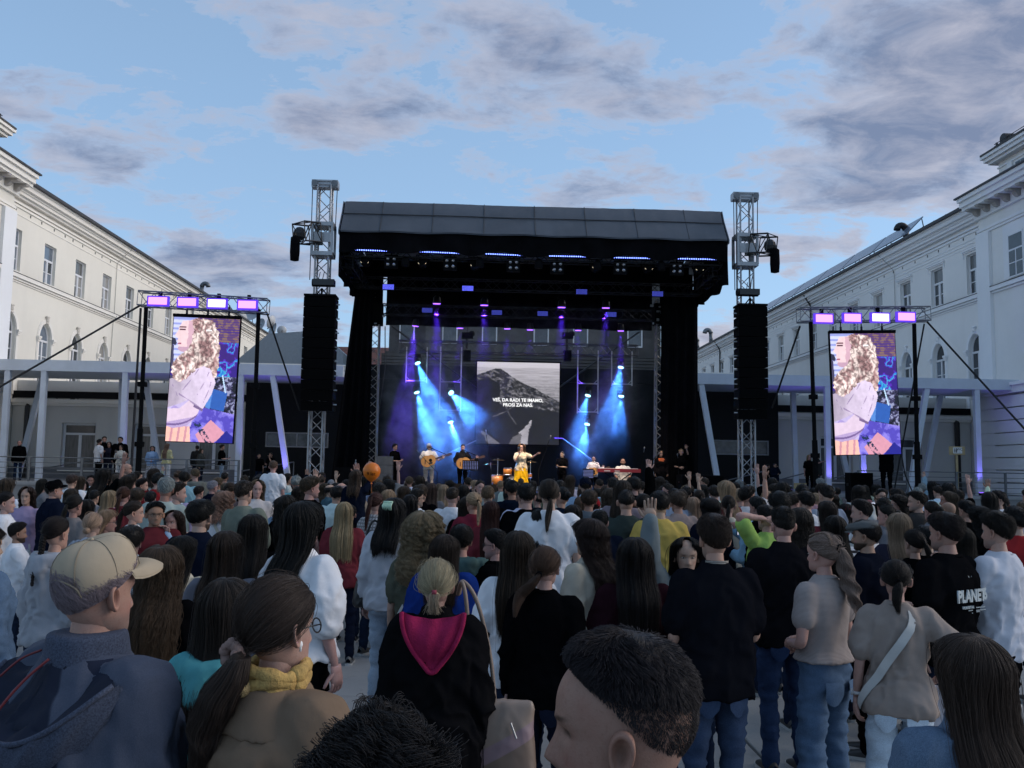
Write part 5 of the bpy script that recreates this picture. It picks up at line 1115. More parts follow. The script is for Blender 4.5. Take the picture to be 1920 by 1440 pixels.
ARM = {  # elbow, wrist, hand direction, palm normal (right arm; mirrored for the left)
    'down': ((.245, -.035, 1.13), (.255, .035, .885), (0.0, .12, -1), (1, 0, 0), .5), 'pocket': ((.295, -.07, 1.13), (.215, .03, .93), (-.15, .1, -1), (1, 0, 0), .6),
    'front': ((.25, .0, 1.12), (.09, .25, 1.13), (-.6, .6, .15), (0, .2, -1), .7), 'crossed': ((.255, .03, 1.13), (.0, .20, 1.16), (-1, .02, .08), (0, -1, 0), .5),
    'phone': ((.235, .12, 1.15), (.09, .34, 1.36), (-.25, .2, 1), (0, -1, 0), .75), 'up': ((.275, .06, 1.60), (.255, .09, 1.86), (.02, .05, 1), (0, -1, 0), .12), 'high': ((.26, .14, 1.55), (.17, .26, 1.76), (-.15, .1, 1), (0, -1, 0), .3),
    'hip': ((.43, -.06, 1.17), (.20, .05, 1.02), (-.8, .6, -.3), (.3, -.2, 1), .5), 'back_head': ((.42, -.02, 1.66), (.10, -.10, 1.63), (-1, -.1, .1), (0, 1, .1), .4), 'mouth': ((.22, .14, 1.22), (.05, .16, 1.50), (-.3, .1, 1), (.3, -1, 0), .7),
    'point': ((.30, .22, 1.36), (.34, .48, 1.42), (.05, 1, .05), (0, 0, 1), .6), 'out': ((.40, .10, 1.30), (.55, .30, 1.42), (.6, .5, .5), (0, -.3, 1), .3), 'side': ((.42, .0, 1.36), (.66, .02, 1.45), (1, 0, .15), (0, 0, 1), .2),
    'strum': ((.30, -.06, 1.16), (.10, .20, 1.08), (-.7, .5, -.4), (0, .6, .6), .8), 'fret': ((.33, .10, 1.15), (.52, .28, 1.24), (-.2, -.3, 1), (0, -1, .2), .9), 'keys': ((.27, .04, 1.13), (.20, .32, 1.05), (0, 1, -.15), (0, 0, 1), .35), 'belly': ((.26, -.01, 1.11), (.06, .19, 1.06), (-1, .1, .0), (0, 1, .2), .5),
    'mic': ((.235, .13, 1.17), (.075, .20, 1.43), (-.3, .1, 1), (.4, -.9, 0), .95), 'cam': ((.27, .16, 1.28), (.14, .24, 1.48), (-.6, .3, .6), (0, -.5, 1), .8)}
def arm_pts(pose, s, fem): 
    e, w, d, u, c = ARM[pose]; k = np.array([s, 1, 1]); sx = .158 if fem else .182
    sh = np.array([sx, -.005, 1.405])*k; return sh, np.array(e)*k*np.array([.86 if fem else .92, 1, 1]), np.array(w)*k*np.array([.92, 1, 1]), np.array(d)*k, np.array(u)*k, c
def torso_rings(fem, inf=0., z0=.84, fat=0.):
    R = [(.80, .170, .118, .005), (.90, .180, .128, -.005), (.98, .168, .120, .0), (1.07, .138, .104, .005), (1.17, .142, .106, .0), (1.27, .148, .120, .005), (1.36, .145, .106, -.005), (1.42, .125, .088, -.012), (1.458, .086, .070, -.018), (1.50, .056, .055, -.018)] if fem else \
        [(.80, .165, .115, .0), (.90, .172, .122, -.003), (.98, .166, .118, .0), (1.07, .160, .112, .003), (1.17, .166, .116, .0), (1.27, .172, .124, -.002), (1.36, .172, .116, -.010), (1.42, .150, .096, -.016), (1.462, .100, .078, -.020), (1.50, .064, .062, -.020)]
    out = []
    for z, rx, ry, y in R:
        g_ = inf*(1 if z < 1.40 else .55 if z < 1.47 else .3); f_ = fat*np.interp(z, [.8, 1.0, 1.25, 1.45], [.5, 1, .6, 0]); out.append((0, y, z, rx+g_+f_, ry+g_+f_*1.0))
    R2 = [r for r in out if r[2] >= z0-1e-6]
    if R2[0][2] > z0: 
        a = np.array(out); r0 = [np.interp(z0, a[:, 2], a[:, i]) for i in range(5)]; R2 = [tuple(r0)]+R2
    return R2
PCACHE = {}
SKINM = bpy.data.materials.new('skin'); CLOTHM = bpy.data.materials.new('cloth'); KNITM = bpy.data.materials.new('knit'); DENIMM = bpy.data.materials.new('denim'); HAIRM = bpy.data.materials.new('hair'); STRANDM = bpy.data.materials.new('hair_strand'); SHOEM = bpy.data.materials.new('shoe')
def setup_mats():
    for m in (SKINM, CLOTHM, KNITM, DENIMM, HAIRM, STRANDM, SHOEM):
        m.use_nodes = True; t = m.node_tree; b_ = t.nodes['Principled BSDF']; oi = nd(t, 'ShaderNodeObjectInfo'); tc_ = nd(t, 'ShaderNodeTexCoord').outputs['Object']; col = oi.outputs['Color']
        if m is SKINM:
            at_ = nd(t, 'ShaderNodeAttribute', attribute_name='tint'); c = mixc(t, 1.0, col, at_.outputs[0], 'MULTIPLY'); c = mixc(t, math_n(t, 'MULTIPLY', ramp(t, noise(t, tc_, 26, 5, .65), [(.42, 0), (.75, 1)]), .35), c, mixc(t, 1.0, c, (.80, .48, .45), 'MULTIPLY')); c = mixc(t, math_n(t, 'MULTIPLY', ramp(t, noise(t, tc_, 150, 5, .7), [(.52, 0), (.72, 1)]), .35), c, mixc(t, 1.0, c, (.55, .42, .38), 'MULTIPLY'))
            lk(t, c, b_.inputs['Base Color']); lk(t, ramp(t, noise(t, tc_, 40, 4, .6), [(.3, .42), (.7, .62)]), b_.inputs['Roughness']); b_.inputs['Specular IOR Level'].default_value = .22
            b_.inputs['Subsurface Weight'].default_value = 0.0
            bn = nd(t, 'ShaderNodeBump'); bn.inputs['Strength'].default_value = .3; bn.inputs['Distance'].default_value = .003; lk(t, noise(t, tc_, 320, 5, .7), bn.inputs['Height']); lk(t, bn.outputs[0], b_.inputs['Normal'])
        elif m in (CLOTHM, KNITM, DENIMM):
            v = ramp(t, noise(t, tc_, 6, 5, .6), [(.3, .82), (.7, 1.0)]); c = mixc(t, 1.0, col, v, 'MULTIPLY'); h_ = noise(t, tc_, 240, 3, .6); bs_, bd = .22, .004; h2 = noise(t, tc_, 13, 2, .4, 2.0); h_ = math_n(t, 'ADD', math_n(t, 'MULTIPLY', h_, .3), math_n(t, 'MULTIPLY', h2, 1.3))
            if m is DENIMM: c = mixc(t, ramp(t, noise(t, tc_, 9, 6, .65), [(.45, 0), (.8, .5)]), c, mixc(t, 1.0, col, (1.9, 1.8, 1.7), 'MULTIPLY')); c = mixc(t, ramp(t, noise(t, tc_, 320, 2, .5), [(.4, 0), (.62, .35)]), c, mixc(t, 1.0, col, (2.2, 2.1, 2.0), 'MULTIPLY'))
            if m is KNITM:
                w_ = nd(t, 'ShaderNodeTexWave', wave_type='BANDS', bands_direction='Z'); w_.inputs['Scale'].default_value = 46; w_.inputs['Distortion'].default_value = 1.2; lk(t, tc_, w_.inputs[0]); h_ = w_.outputs[1]; bs_, bd = .5, .006
            lk(t, c, b_.inputs['Base Color']); b_.inputs['Roughness'].default_value = 1.0; b_.inputs['Specular IOR Level'].default_value = .0; b_.inputs['Sheen Weight'].default_value = .0
            bn = nd(t, 'ShaderNodeBump'); bn.inputs['Strength'].default_value = bs_; bn.inputs['Distance'].default_value = bd; lk(t, h_, bn.inputs['Height']); lk(t, bn.outputs[0], b_.inputs['Normal'])
        elif m is SHOEM:
            lk(t, col, b_.inputs['Base Color']); b_.inputs['Roughness'].default_value = .5
        else:
            if m is STRANDM:
                hi_ = nd(t, 'ShaderNodeHairInfo'); k = ramp(t, hi_.outputs['Random'], [(0, .6), (.5, 1.0), (1, 1.35)]); k2 = ramp(t, hi_.outputs['Intercept'], [(0, .75), (1, 1.25)]); c = mixc(t, 1.0, mixc(t, 1.0, col, k, 'MULTIPLY'), k2, 'MULTIPLY')
            else:
                uv = nd(t, 'ShaderNodeUVMap').outputs[0]; mp_ = nd(t, 'ShaderNodeMapping'); lk(t, uv, mp_.inputs[0]); mp_.inputs['Scale'].default_value = (70, 2.2, 1); nz_ = noise(t, mp_.outputs[0], 1.0, 4, .6)
                c = mixc(t, 1.0, col, ramp(t, nz_, [(.3, .35), (.7, 1.0)]), 'MULTIPLY'); bn = nd(t, 'ShaderNodeBump'); bn.inputs['Strength'].default_value = .7; bn.inputs['Distance'].default_value = .006; lk(t, nz_, bn.inputs['Height']); lk(t, bn.outputs[0], b_.inputs['Normal'])
            lk(t, c, b_.inputs['Base Color']); b_.inputs['Roughness'].default_value = .48; b_.inputs['Specular IOR Level'].default_value = .22
            if m is STRANDM: b_.inputs['Anisotropic'].default_value = .6
setup_mats()
EYE_W = mat('eye_white', (.34, .32, .30), .3, var=.03); EYE_D = mat('eye_iris', (.02, .013, .01), .15)
def seated_leg(s): return None
LEGS = {'stand': ((.095, 0, .88), (.105, .015, .50), (.11, -.01, .10)), 'step': ((.095, 0, .88), (.10, .06, .50), (.12, .02, .10)), 'sit': ((.10, .05, .88), (.13, .46, .86), (.13, .44, .45)), 'shoulders': ((.10, .04, .86), (.14, .32, .84), (.12, .36, .50))}
def body_mesh(fem, pl, pr_, legs='stand', beard=False, hi=False, vox=.02):
    key = ('body', fem, pl, pr_, legs, beard, hi)
    if key in PCACHE: return PCACHE[key]
    mb = MB(); loft(mb, torso_rings(fem, -.032)); k = .90 if fem else 1.0
    for s_, ps in ((-1, pl), (1, pr_)):
        sh, e, w, d, u, c = arm_pts(ps, s_, fem); limb(mb, [sh-np.array([s_*.03, 0, .0]), sh, (sh+e)/2, e, (e*.55+w*.45), w], np.array([.050, .052, .045, .037, .036, .024])*k, 12, 4)
        h_, kn, an = [np.array(q)*np.array([s_, 1, 1]) for q in LEGS[legs]]; limb(mb, [h_, (h_+kn)/2, kn, (kn*.6+an*.4), an], np.array([.080, .070, .052, .048, .036])*k, 12, 4)
    mb.tube([(0, -.022, 1.43), (0, -.018, 1.50), (0, -.008, 1.56), (0, -.004, 1.60)], np.array([.064, .055, .054, .055])*(.88 if fem else 1), 16)
    me0 = remesh(mb, vox, 3); n = len(me0.vertices); v = np.empty(n*3); me0.vertices.foreach_get('co', v); fc = [tuple(p.vertices) for p in me0.polygons]
    out = MB(); out.add(v.reshape(-1, 3), fc); bpy.data.meshes.remove(me0); nb = out.n
    ht = head_geo(out, fem, beard, hi); nh = out.n
    for s_, ps in ((-1, pl), (1, pr_)): sh, e, w, d, u, c = arm_pts(ps, s_, fem); hand(out, w, d, u, s_, c, .35 if ps == 'up' else .15)
    ntint = out.n
    if not hi: eyes(out)
    me = out.mesh('body', [SKINM, EYE_W, EYE_D], True)
    ca = me.color_attributes.new('tint', 'FLOAT_COLOR', 'POINT'); T = np.ones((len(me.vertices), 4)); T[nb:nh, :3] = np.concatenate(ht); ca.data.foreach_set('color', T.ravel())
    PCACHE[key] = me; return me
def top_mesh(kind, fem, pl, pr_, fat=0., seed=0, vox=.017):
    """kind: tee, long, knit, hoodie, jacket, shirt, tank, dress, crop"""
    key = ('top', kind, fem, pl, pr_, fat, seed, vox)
    if key in PCACHE: return PCACHE[key]
    inf = dict(tee=.020, long=.018, knit=.026, hoodie=.036, jacket=.040, shirt=.024, tank=.012, crop=.012, coat=.05, dress=.018, polo=.022, puff=.022)[kind]
    z0 = dict(tee=.83, long=.84, knit=.86, hoodie=.84, jacket=.80, shirt=.82, tank=.90, crop=.985, coat=.70, dress=.84, polo=.83, puff=.93)[kind]
    sl_ = dict(tee=.62, long=2, knit=2, hoodie=2, jacket=2, shirt=2, tank=0, crop=.50, coat=2, dress=.5, polo=.6, puff=.85)[kind]
    mb = MB(); R = torso_rings(fem, inf, max(z0, .80), fat)
    if z0 < .80: R = [(0, 0, z0, R[0][3]+.02, R[0][4]+.02)]+R
    R[0] = (R[0][0], R[0][1], R[0][2], R[0][3]+.014, R[0][4]+.014); loft(mb, R, 26); k = .90 if fem else 1.0
    for s_, ps in ((-1, pl), (1, pr_)):
        sh, e, w, d, u, c = arm_pts(ps, s_, fem); i_ = inf*.85
        mb.ball(sh+np.array([-s_*.02, 0, -.005]), np.array([.052, .054, .048])*k+i_*.7, 12, 8)
        if sl_ == 0: continue
        if sl_ < 1:
            end = sh+(e-sh)*sl_*1.12; fl_ = .016 if kind != 'puff' else .035
            limb(mb, [sh-np.array([s_*.03, 0, 0]), sh, (sh+end)/2, end], np.array([.054, .056, .050+(.02 if kind == 'puff' else 0), .046])*k+i_+np.array([0, 0, fl_*.6, fl_]), 14, 4)
        else:
            limb(mb, [sh-np.array([s_*.03, 0, 0]), sh, (sh+e)/2, e, e*.5+w*.5, w+(w-e)*.04], np.array([.054, .056, .050, .044, .038, .031])*k+i_*np.array([1, 1, 1, 1.05, .95, .6]), 14, 4)
    if kind in ('hoodie', 'jacket'):      # hood lying on the back, or a collar
        if kind == 'hoodie':
            for x_ in np.linspace(-1, 1, 9): mb.ball((x_*.105, -.085-.05*(1-x_*x_), 1.455-.02*(1-abs(x_))), (.048, .048, .05), 10, 7)
            mb.ball((0, -.150, 1.39), (.085, .042, .075), 12, 8)
        else: loft(mb, [(0, -.015, 1.455, .082, .080), (0, -.018, 1.53, .072, .072)], 20, 3)
    if kind in ('polo', 'shirt', 'coat'): loft(mb, [(0, -.016, 1.455, .080, .078), (0, -.018, 1.515, .068, .068)], 20, 3)
    wr = dict(tee=.013, long=.010, knit=.010, hoodie=.014, jacket=.014, shirt=.014, tank=.005, crop=.004, coat=.011, dress=.009, polo=.013, puff=.013)[kind]
    me = remesh(mb, vox, 4, wr, seed, (11, 11, 7)); me.name = 'top'; me.materials.append(KNITM if kind in ('knit', 'crop') else DENIMM if kind == 'jacket_denim' else CLOTHM)
    PCACHE[key] = me; return me
def legs_mesh(kind, fem, legs, seed=0):
    key = ('legs', kind, fem, legs, seed)
    if key in PCACHE: return PCACHE[key]
    mb = MB(); k = .93 if fem else 1.0; fl_ = dict(jeans=0., wide=.035, slim=-.008, shorts=.02, skirt=0)[kind]
    if kind == 'skirt':
        loft(mb, [(0, 0, .10, .30, .26), (0, 0, .35, .25, .22), (0, 0, .70, .205, .17), (0, 0, .92, .185, .135), (0, 0, 1.03, .150, .112), (0, 0, 1.05, .148, .11)], 30)
        wr = .02; me = remesh(mb, .022, 4, wr, seed, (16, 16, .8)); me.name = 'skirt'; me.materials.append(CLOTHM); PCACHE[key] = me; return me
    R = [(0, .0, .82, .165*k+.008, .115+.008), (0, -.008, .90, .164*(1 if fem else .95), .118), (0, -.002, .97, .156, .110), (0, 0, 1.02, .148 if not fem else .138, .102)]
    if legs not in ('sit', 'shoulders'): loft(mb, R, 24)
    else: loft(mb, [(0, .02, .80, .18, .15), (0, 0, .92, .178, .13), (0, 0, 1.02, .155, .112)], 24)
    for s_ in (-1, 1):
        h_, kn, an = [np.array(q)*np.array([s_, 1, 1]) for q in LEGS[legs]]; end = an+(an-kn)*.07
        if kind == 'shorts': end = kn+(h_-kn)*.1; limb(mb, [h_, (h_+kn)/2, end], np.array([.092, .088, .082])*k, 14, 5); continue
        limb(mb, [h_, (h_+kn)/2, kn, kn*.5+an*.5, end], np.array([.090, .080, .063, .058, .052])*k+np.array([0, fl_*.2, fl_*.5, fl_*.8, fl_*1.2]), 14, 5)
    me = remesh(mb, .018, 4, .010, seed, (7, 7, 15)); me.name = 'trousers'; me.materials.append(DENIMM); PCACHE[key] = me; return me
def shoe_mesh(s_, legs):
    key = ('shoe', s_, legs)
    if key in PCACHE: return PCACHE[key]
    mb = MB(); an = np.array(LEGS[legs][2])*np.array([s_, 1, 1]); x, y, z = an; z -= .10; mb.mat(0)
    rows = []
    for (yy, w_, h_) in ((-.075, .028, .075), (-.06, .036, .095), (-.02, .040, .10), (.03, .041, .085), (.09, .047, .060), (.15, .046, .047), (.185, .030, .038), (.197, .008, .03)):
        a = np.linspace(0, math.pi, 9); rows.append(np.stack([x+np.cos(a)*w_, np.full(9, y+yy), z+.022+np.sin(a)*(h_-.022)], 1))
    mb.grid(rows); mb.mat(1)
    so = []
    for zz, g_ in ((0, .0), (.024, .004)): so.append([(x+u*(1+g_), y+v, z+zz) for u, v in ((.030, -.08), (.042, -.03), (.043, .03), (.05, .09), (.049, .15), (.032, .192), (0, .205), (-.032, .192), (-.049, .15), (-.05, .09), (-.043, .03), (-.042, -.03), (-.03, -.08))])
    mb.grid(so, True); mb.add(so[1], [tuple(range(13))]); mb.add(so[0], [tuple(range(12, -1, -1))])
    me = mb.mesh('shoe', [SHOEM, mat('sole_white', (.45, .45, .44), .6)], True); PCACHE[key] = me; return me
# ------------------------------------------------------------------ hair
SKC = np.array([0, -.006, HZ+.148]); SKR = np.array([.0775, .1005, .0915])
TILT = RAD(12)
def scalp(th, ph, off=0.):
    """th polar angle from the crown, ph azimuth (0 = back, +90 = right side)"""
    x = np.sin(th)*np.sin(ph); y = -np.sin(th)*np.cos(ph); z = np.cos(th)
    y2 = y*math.cos(TILT)-z*math.sin(TILT)*1.0; z2 = z*math.cos(TILT)+y*math.sin(TILT); d = np.stack([x, y2, z2], -1)
    r = 1/np.sqrt(((d/SKR)**2).sum(-1)); return SKC+d*(r+off)[..., None] if np.ndim(off) or np.ndim(r) else SKC+d*(r+off)
HLE = .55
def hairline(ph): return np.radians(60+(118-60)*((1+np.cos(ph))/2)**HLE)
def make_curves(name, P, rad, m=None):
    N, K = P.shape[:2]; c = bpy.data.hair_curves.new(name); c.add_curves([K]*N)
    c.attributes['position'].data.foreach_set('vector', P.astype(np.float32).ravel()) if 'position' in c.attributes else c.points.foreach_set('position', P.astype(np.float32).ravel())
    r = np.broadcast_to(rad*np.linspace(1, .35, K)**.7, (N, K)).astype(np.float32).ravel()
    a = c.attributes.get('radius') or c.attributes.new('radius', 'FLOAT', 'POINT'); a.data.foreach_set('value', r)
    c.materials.append(m or STRANDM); return c
def sheet_mesh(name, G, thick=.006, closed=False):
    """G: (a, b, 3) grid, a across, b along; two-sided shell with UVs"""
    a, b_ = G.shape[:2]; du = np.roll(G, -1, 0)-np.roll(G, 1, 0); 
    if not closed: du[0] = G[1]-G[0]; du[-1] = G[-1]-G[-2]
    dv = np.gradient(G, axis=1); n = np.cross(du, dv); n /= np.linalg.norm(n, axis=-1, keepdims=True)+1e-9
    c = SKC; sgn = np.sign(((G-c)*n).sum(-1, keepdims=True)); sgn[sgn == 0] = 1
    G2 = G-n*sgn*thick; mb = MB()
    A = a if closed else a-1
    F = []; UV = []
    for lay in (0, 1):
        for i in range(A):
            for j in range(b_-1):
                i2 = (i+1) % a; q = [i*b_+j, i2*b_+j, i2*b_+j+1, i*b_+j+1]; uvq = [(i/a, j/b_), ((i+1)/a, j/b_), ((i+1)/a, (j+1)/b_), (i/a, (j+1)/b_)]
                if lay: q = [x+a*b_ for x in q[::-1]]; uvq = uvq[::-1]
                F.append(q); UV += uvq
    for i in range(A):      # close the rim along the tips
        i2 = (i+1) % a; j = b_-1; F.append([i*b_+j, i2*b_+j, i2*b_+j+a*b_, i*b_+j+a*b_]); UV += [(i/a, 1)]*4
    mb.add(np.concatenate([G.reshape(-1, 3), G2.reshape(-1, 3)]), F); me = mb.mesh(name, [HAIRM], True)
    uvl = me.uv_layers.new(name='UVMap'); uvl.data.foreach_set('uv', np.array(UV, float).ravel()); return me
def back_y(z, fem):      # how far behind the spine hair has to hang to clear the clothes
    return np.interp(z, [.9, 1.1, 1.27, 1.38, 1.44, 1.50, 1.56], [-.135, -.130, -.160, -.155, -.125, -.085, -.070])
HC = {}
def hair(style, seed=0, n=1100, rad=.0016, hi=False, **kw):
    """returns (shell mesh, strand curves, extra meshes)"""
    key = (style, seed, n, rad, tuple(sorted(kw.items())))
    if key in HC: return HC[key]
    r = np.random.default_rng(seed+7); ex = []
    base = style.split('_')[0]
    if base in ('short', 'buzz', 'fade', 'curlyshort', 'crop', 'balding'):
        top, side = dict(short=(.026, .011), buzz=(.008, .005), fade=(.024, .004), curlyshort=(.036, .026), crop=(.018, .009), balding=(.004, .012))[base]; top = kw.get('top', top); side = kw.get('side', side)
        global HLE; HLE = kw.get('hle', .78)
        def thick(th, ph):
            L = hairline(ph); f = np.clip((L-th)/.50, 0, 1)**.8; t = side+(top-side)*np.clip(1.25-th/1.0, 0, 1); t = t+(.010*np.clip(-np.cos(ph), 0, 1)*np.exp(-((th-.8)/.35)**2) if base in ('short', 'fade') else 0)
            return .002+t*f
        na, nb_ = (64, 26) if hi else (40, 15); ph = np.arange(na)*2*math.pi/na; G = np.zeros((na, nb_, 3))
        for i in range(na):
            L = hairline(ph[i]); th = np.linspace(.03, L, nb_); 
            if base == 'balding': th = np.linspace(min(1.0+.0*L, L-.1), L, nb_) if abs(math.cos(ph[i])) < 2 and math.cos(ph[i]) > -.55 else np.linspace(L-.02, L, nb_)
            if base == 'fade' and hi: th = np.linspace(.03, min(L, 1.02+.35*abs(math.sin(ph[i]))*0+.10*math.cos(ph[i])), nb_)
            o = thick(th, np.full(nb_, ph[i])); G[i] = scalp(th, np.full(nb_, ph[i]), o*.80)
        nn = vn3(G.reshape(-1, 3)*38, seed, 3).reshape(na, nb_)-.5; G = G+((G-SKC)/np.linalg.norm(G-SKC, axis=-1, keepdims=True))*(nn*(.022 if base == 'curlyshort' else .012 if base in ('short', 'fade') else .004))[..., None]
        shell = sheet_mesh('hair', G, .004, True)
        u = r.random(n); ph = r.random(n)*2*math.pi; L = hairline(ph); th = np.arccos(1-u*(1-np.cos(L))); 
        if base == 'balding': th = np.clip(th, 1.0, None); keep = (np.cos(ph) > -.5); ph, th = ph[keep], th[keep]; L = L[keep]
        K = 6; nS = len(ph); s_ = np.linspace(0, 1, K); ln = (.055 if base == 'short' else .035 if base == 'fade' else .016 if base == 'buzz' else .06)*(.6+.8*r.random(nS)); swirl = kw.get('swirl', .5)
        clump = vn3(np.stack([np.sin(ph)*th*3, np.cos(ph)*th*3, th*0], 1)*2.2, seed+2, 2)-.5
        lift = np.where(th < .9, .15+(.5 if base == 'curlyshort' else .6)*r.random(nS), .12+.4*r.random(nS)); ln = ln*(np.interp(th, [.75, 1.25], [1, .15]) if base == 'fade' else 1); P = np.zeros((nS, K, 3))
        for k in range(K):
            t2 = th+s_[k]*ln/.095*.85; p2 = ph+s_[k]*ln/.095*(swirl*.6+clump*2.2)/np.maximum(np.sin(th), .35)
            if base == 'curlyshort': t2 = t2+.10*np.sin(s_[k]*9+clump*40+r.random(nS)*1.0); p2 = p2+.14*np.cos(s_[k]*9+clump*40)
            t2 = np.minimum(t2, hairline(p2)+.06); o = thick(np.minimum(th+.05, L), ph)*(.35+.75*s_[k]*(.75+.4*lift))+.0015+(clump*.010*s_[k]*np.interp(th, [.7, 1.1], [1, .25]) if base != 'buzz' else 0); P[:, k] = scalp(t2, p2, np.maximum(o, .001))
        st_ = make_curves('hair_strands', P, rad); HLE = .55
    else:
        fem = True; off = kw.get('off', .012); wave = kw.get('wave', 0.); wl = kw.get('wl', .09); length = kw.get('length', .36); spread_ = kw.get('spread', 1.0); volume = kw.get('volume', 1.0)
        if base in ('long', 'bob', 'curly'):
            span = RAD(kw.get('span', 150))
            def path(ph, sv, j=None):
                """sv in 0..1 along; returns points (n, K, 3)"""
                nS = len(ph); K = len(sv); P = np.zeros((nS, K, 3)); thm = np.where(np.abs(ph) > 1.9, RAD(72), RAD(96)); headL = .62 if length < .15 else .42 if length < .3 else .34
                zend = HZ-length+(0 if j is None else j)
                for k, q in enumerate(sv):
                    if q <= headL: th = .04+(thm-.04)*(q/headL); P[:, k] = scalp(th, ph, np.full(nS, off*volume)*(1+.35*np.sin(q/headL*3.1)))
                    else:
                        p0 = scalp(thm, ph, np.full(nS, off*volume)); f = (q-headL)/(1-headL); z = p0[:, 2]+(zend-p0[:, 2])*f
                        by = back_y(z, fem)-.012; ang = np.abs(ph)
                        ax = np.interp(f, [0, .25, .6, 1], [1, .95, 1.05*spread_, .92*spread_]); x = p0[:, 0]*ax
                        wback = np.clip(1-(ang-1.0)/1.2, 0, 1); yb = by-.020*np.cos(np.clip(ph, -1.5, 1.5))*volume; yb = yb*(1-.30*(np.abs(x)/.12)**2); y = p0[:, 1]+(yb-p0[:, 1])*np.clip(f*1.7, 0, 1)**.8
                        yf = p0[:, 1]*.75+.02; fr2 = kw.get('front', 0.); yfront = np.where(z < 1.47, .115, yf); front = np.clip((ang-1.9)/.5, 0, 1)*fr2; y = y*(1-front)+yfront*front
                        P[:, k] = np.stack([x, y, z], 1)
                return P
            na, nb_ = 34, 18; ph = np.linspace(-span, span, na); G = path(ph, np.linspace(0, 1, nb_)); 
            if wave: G[..., 0] += wave*.5*np.sin(G[..., 2]/wl*6.28+np.arange(na)[:, None]*1.7); G[..., 1] += wave*.5*np.cos(G[..., 2]/wl*6.28+np.arange(na)[:, None]*2.3)
            G[:, -4:, 0] *= np.array([1, .98, .92, .80])[None]; G = G+(vn3(G.reshape(-1, 3)*np.array([26, 26, 9]), seed, 3).reshape(na, nb_)-.5)[..., None]*np.array([.012, .016, 0])
            sh_in = G.copy(); c = G[..., :]*0; d = (G-SKC); dl = np.linalg.norm(d, axis=-1, keepdims=True); sh_in = G-np.where(dl < .16, d/dl*.004, 0); shell = sheet_mesh('hair', sh_in, .012)
            K = 14 if not wave else 22; nc = 70; cph = r.uniform(-span, span, nc); ci = r.integers(0, nc, n); ph = np.clip(cph[ci]+r.normal(0, .06, n), -span*1.02, span*1.02); jit = r.normal(0, .022, n)+r.normal(0, .02, nc)[ci]
            P = path(ph, np.linspace(0.0, 1, K), jit); sv = np.linspace(0, 1, K)[None]
            PC = path(cph, np.linspace(0, 1, K)); w_ = np.clip((sv-.4)/.6, 0, 1)[..., None]*.55; P[..., :2] = P[..., :2]*(1-w_)+PC[ci][..., :2]*w_
            amp = np.clip((sv-.15)/.3, 0, 1); P += (r.normal(0, 1, (n, 1, 3))*np.array([.006, .006, 0])*(.4+.9*amp[..., None])+ (r.normal(0, 1, (nc, 1, 3))*np.array([.008, .007, 0]))[ci]*amp[..., None])
            d = P-SKC; dl = np.linalg.norm(d, axis=-1, keepdims=True); P = P+d/dl*(r.random((n, 1, 1))*.007)
            if wave:
                phs = r.random(nc)[ci]*6.28+r.normal(0, .35, n); lam = wl*(1+.2*r.normal(0, 1, nc))[ci]; a_ = amp*wave*(.7+.6*r.random((n, 1))); arg = P[..., 2]/lam[:, None]*6.28+phs[:, None]; P[..., 0] += a_*np.sin(arg); P[..., 1] += a_*np.cos(arg)*.9
            nf = n//20; P[:nf] += (r.normal(0, .016, (nf, 1, 3))*np.array([1, 1, .4]))*np.linspace(0, 1, K)[None, :, None]+np.abs(r.normal(0, .012, (nf, 1, 1)))*(d/dl)[:nf]*amp[:, :, None]
            st_ = make_curves('hair_strands', P, rad)
        else:       # tied back: ponytail, bun, braid
            T = np.array(kw.get('tie', (0, -.118, HZ+.150))); dT = T-SKC
            na, nb_ = (56, 18) if hi else (36, 12); ph = np.arange(na)*2*math.pi/na; G = np.zeros((na, nb_, 3))
            for i in range(na): th = np.linspace(.03, hairline(ph[i]), nb_); G[i] = scalp(th, np.full(nb_, ph[i]), (.0085*np.clip((hairline(ph[i])-th)/.25, .12, 1)**.5))
            shell = sheet_mesh('hair', G, .004, True)
            nS = n; u = r.random(nS); ph = r.random(nS)*2*math.pi; L = hairline(ph); th = np.where(r.random(nS) < .45, L*(1-.06*r.random(nS)), np.arccos(1-u*(1-np.cos(L)))); K = 9
            A = scalp(th, ph, np.zeros(nS))-SKC; A = A/SKR; A /= np.linalg.norm(A, axis=1, keepdims=True); Bd = dT/SKR; Bd = Bd/np.linalg.norm(Bd); om = np.arccos(np.clip(A@Bd, -1, 1)); P = np.zeros((nS, K, 3))
            for k in range(K):
                q = k/(K-1)*.97; s0 = np.sin((1-q)*om)/np.sin(om); s1 = np.sin(q*om)/np.sin(om); d = A*s0[:, None]+Bd*s1[:, None]; d /= np.linalg.norm(d, axis=1, keepdims=True); P[:, k] = SKC+d*SKR*(1.0+(.10+.04*math.sin(q*3))*(1 if k else .25)+.035*r.random(nS)[:, None])
            nf = n//25; P[:nf] += (r.normal(0, .008, (nf, 1, 3)))*np.sin(np.linspace(0, 3.14, K))[None, :, None]+np.abs(r.normal(0, .007, (nf, 1, 1)))*((P[:nf]-SKC)/.1)*np.sin(np.linspace(0, 3.14, K))[None, :, None]
            st_ = make_curves('hair_strands', P, rad)
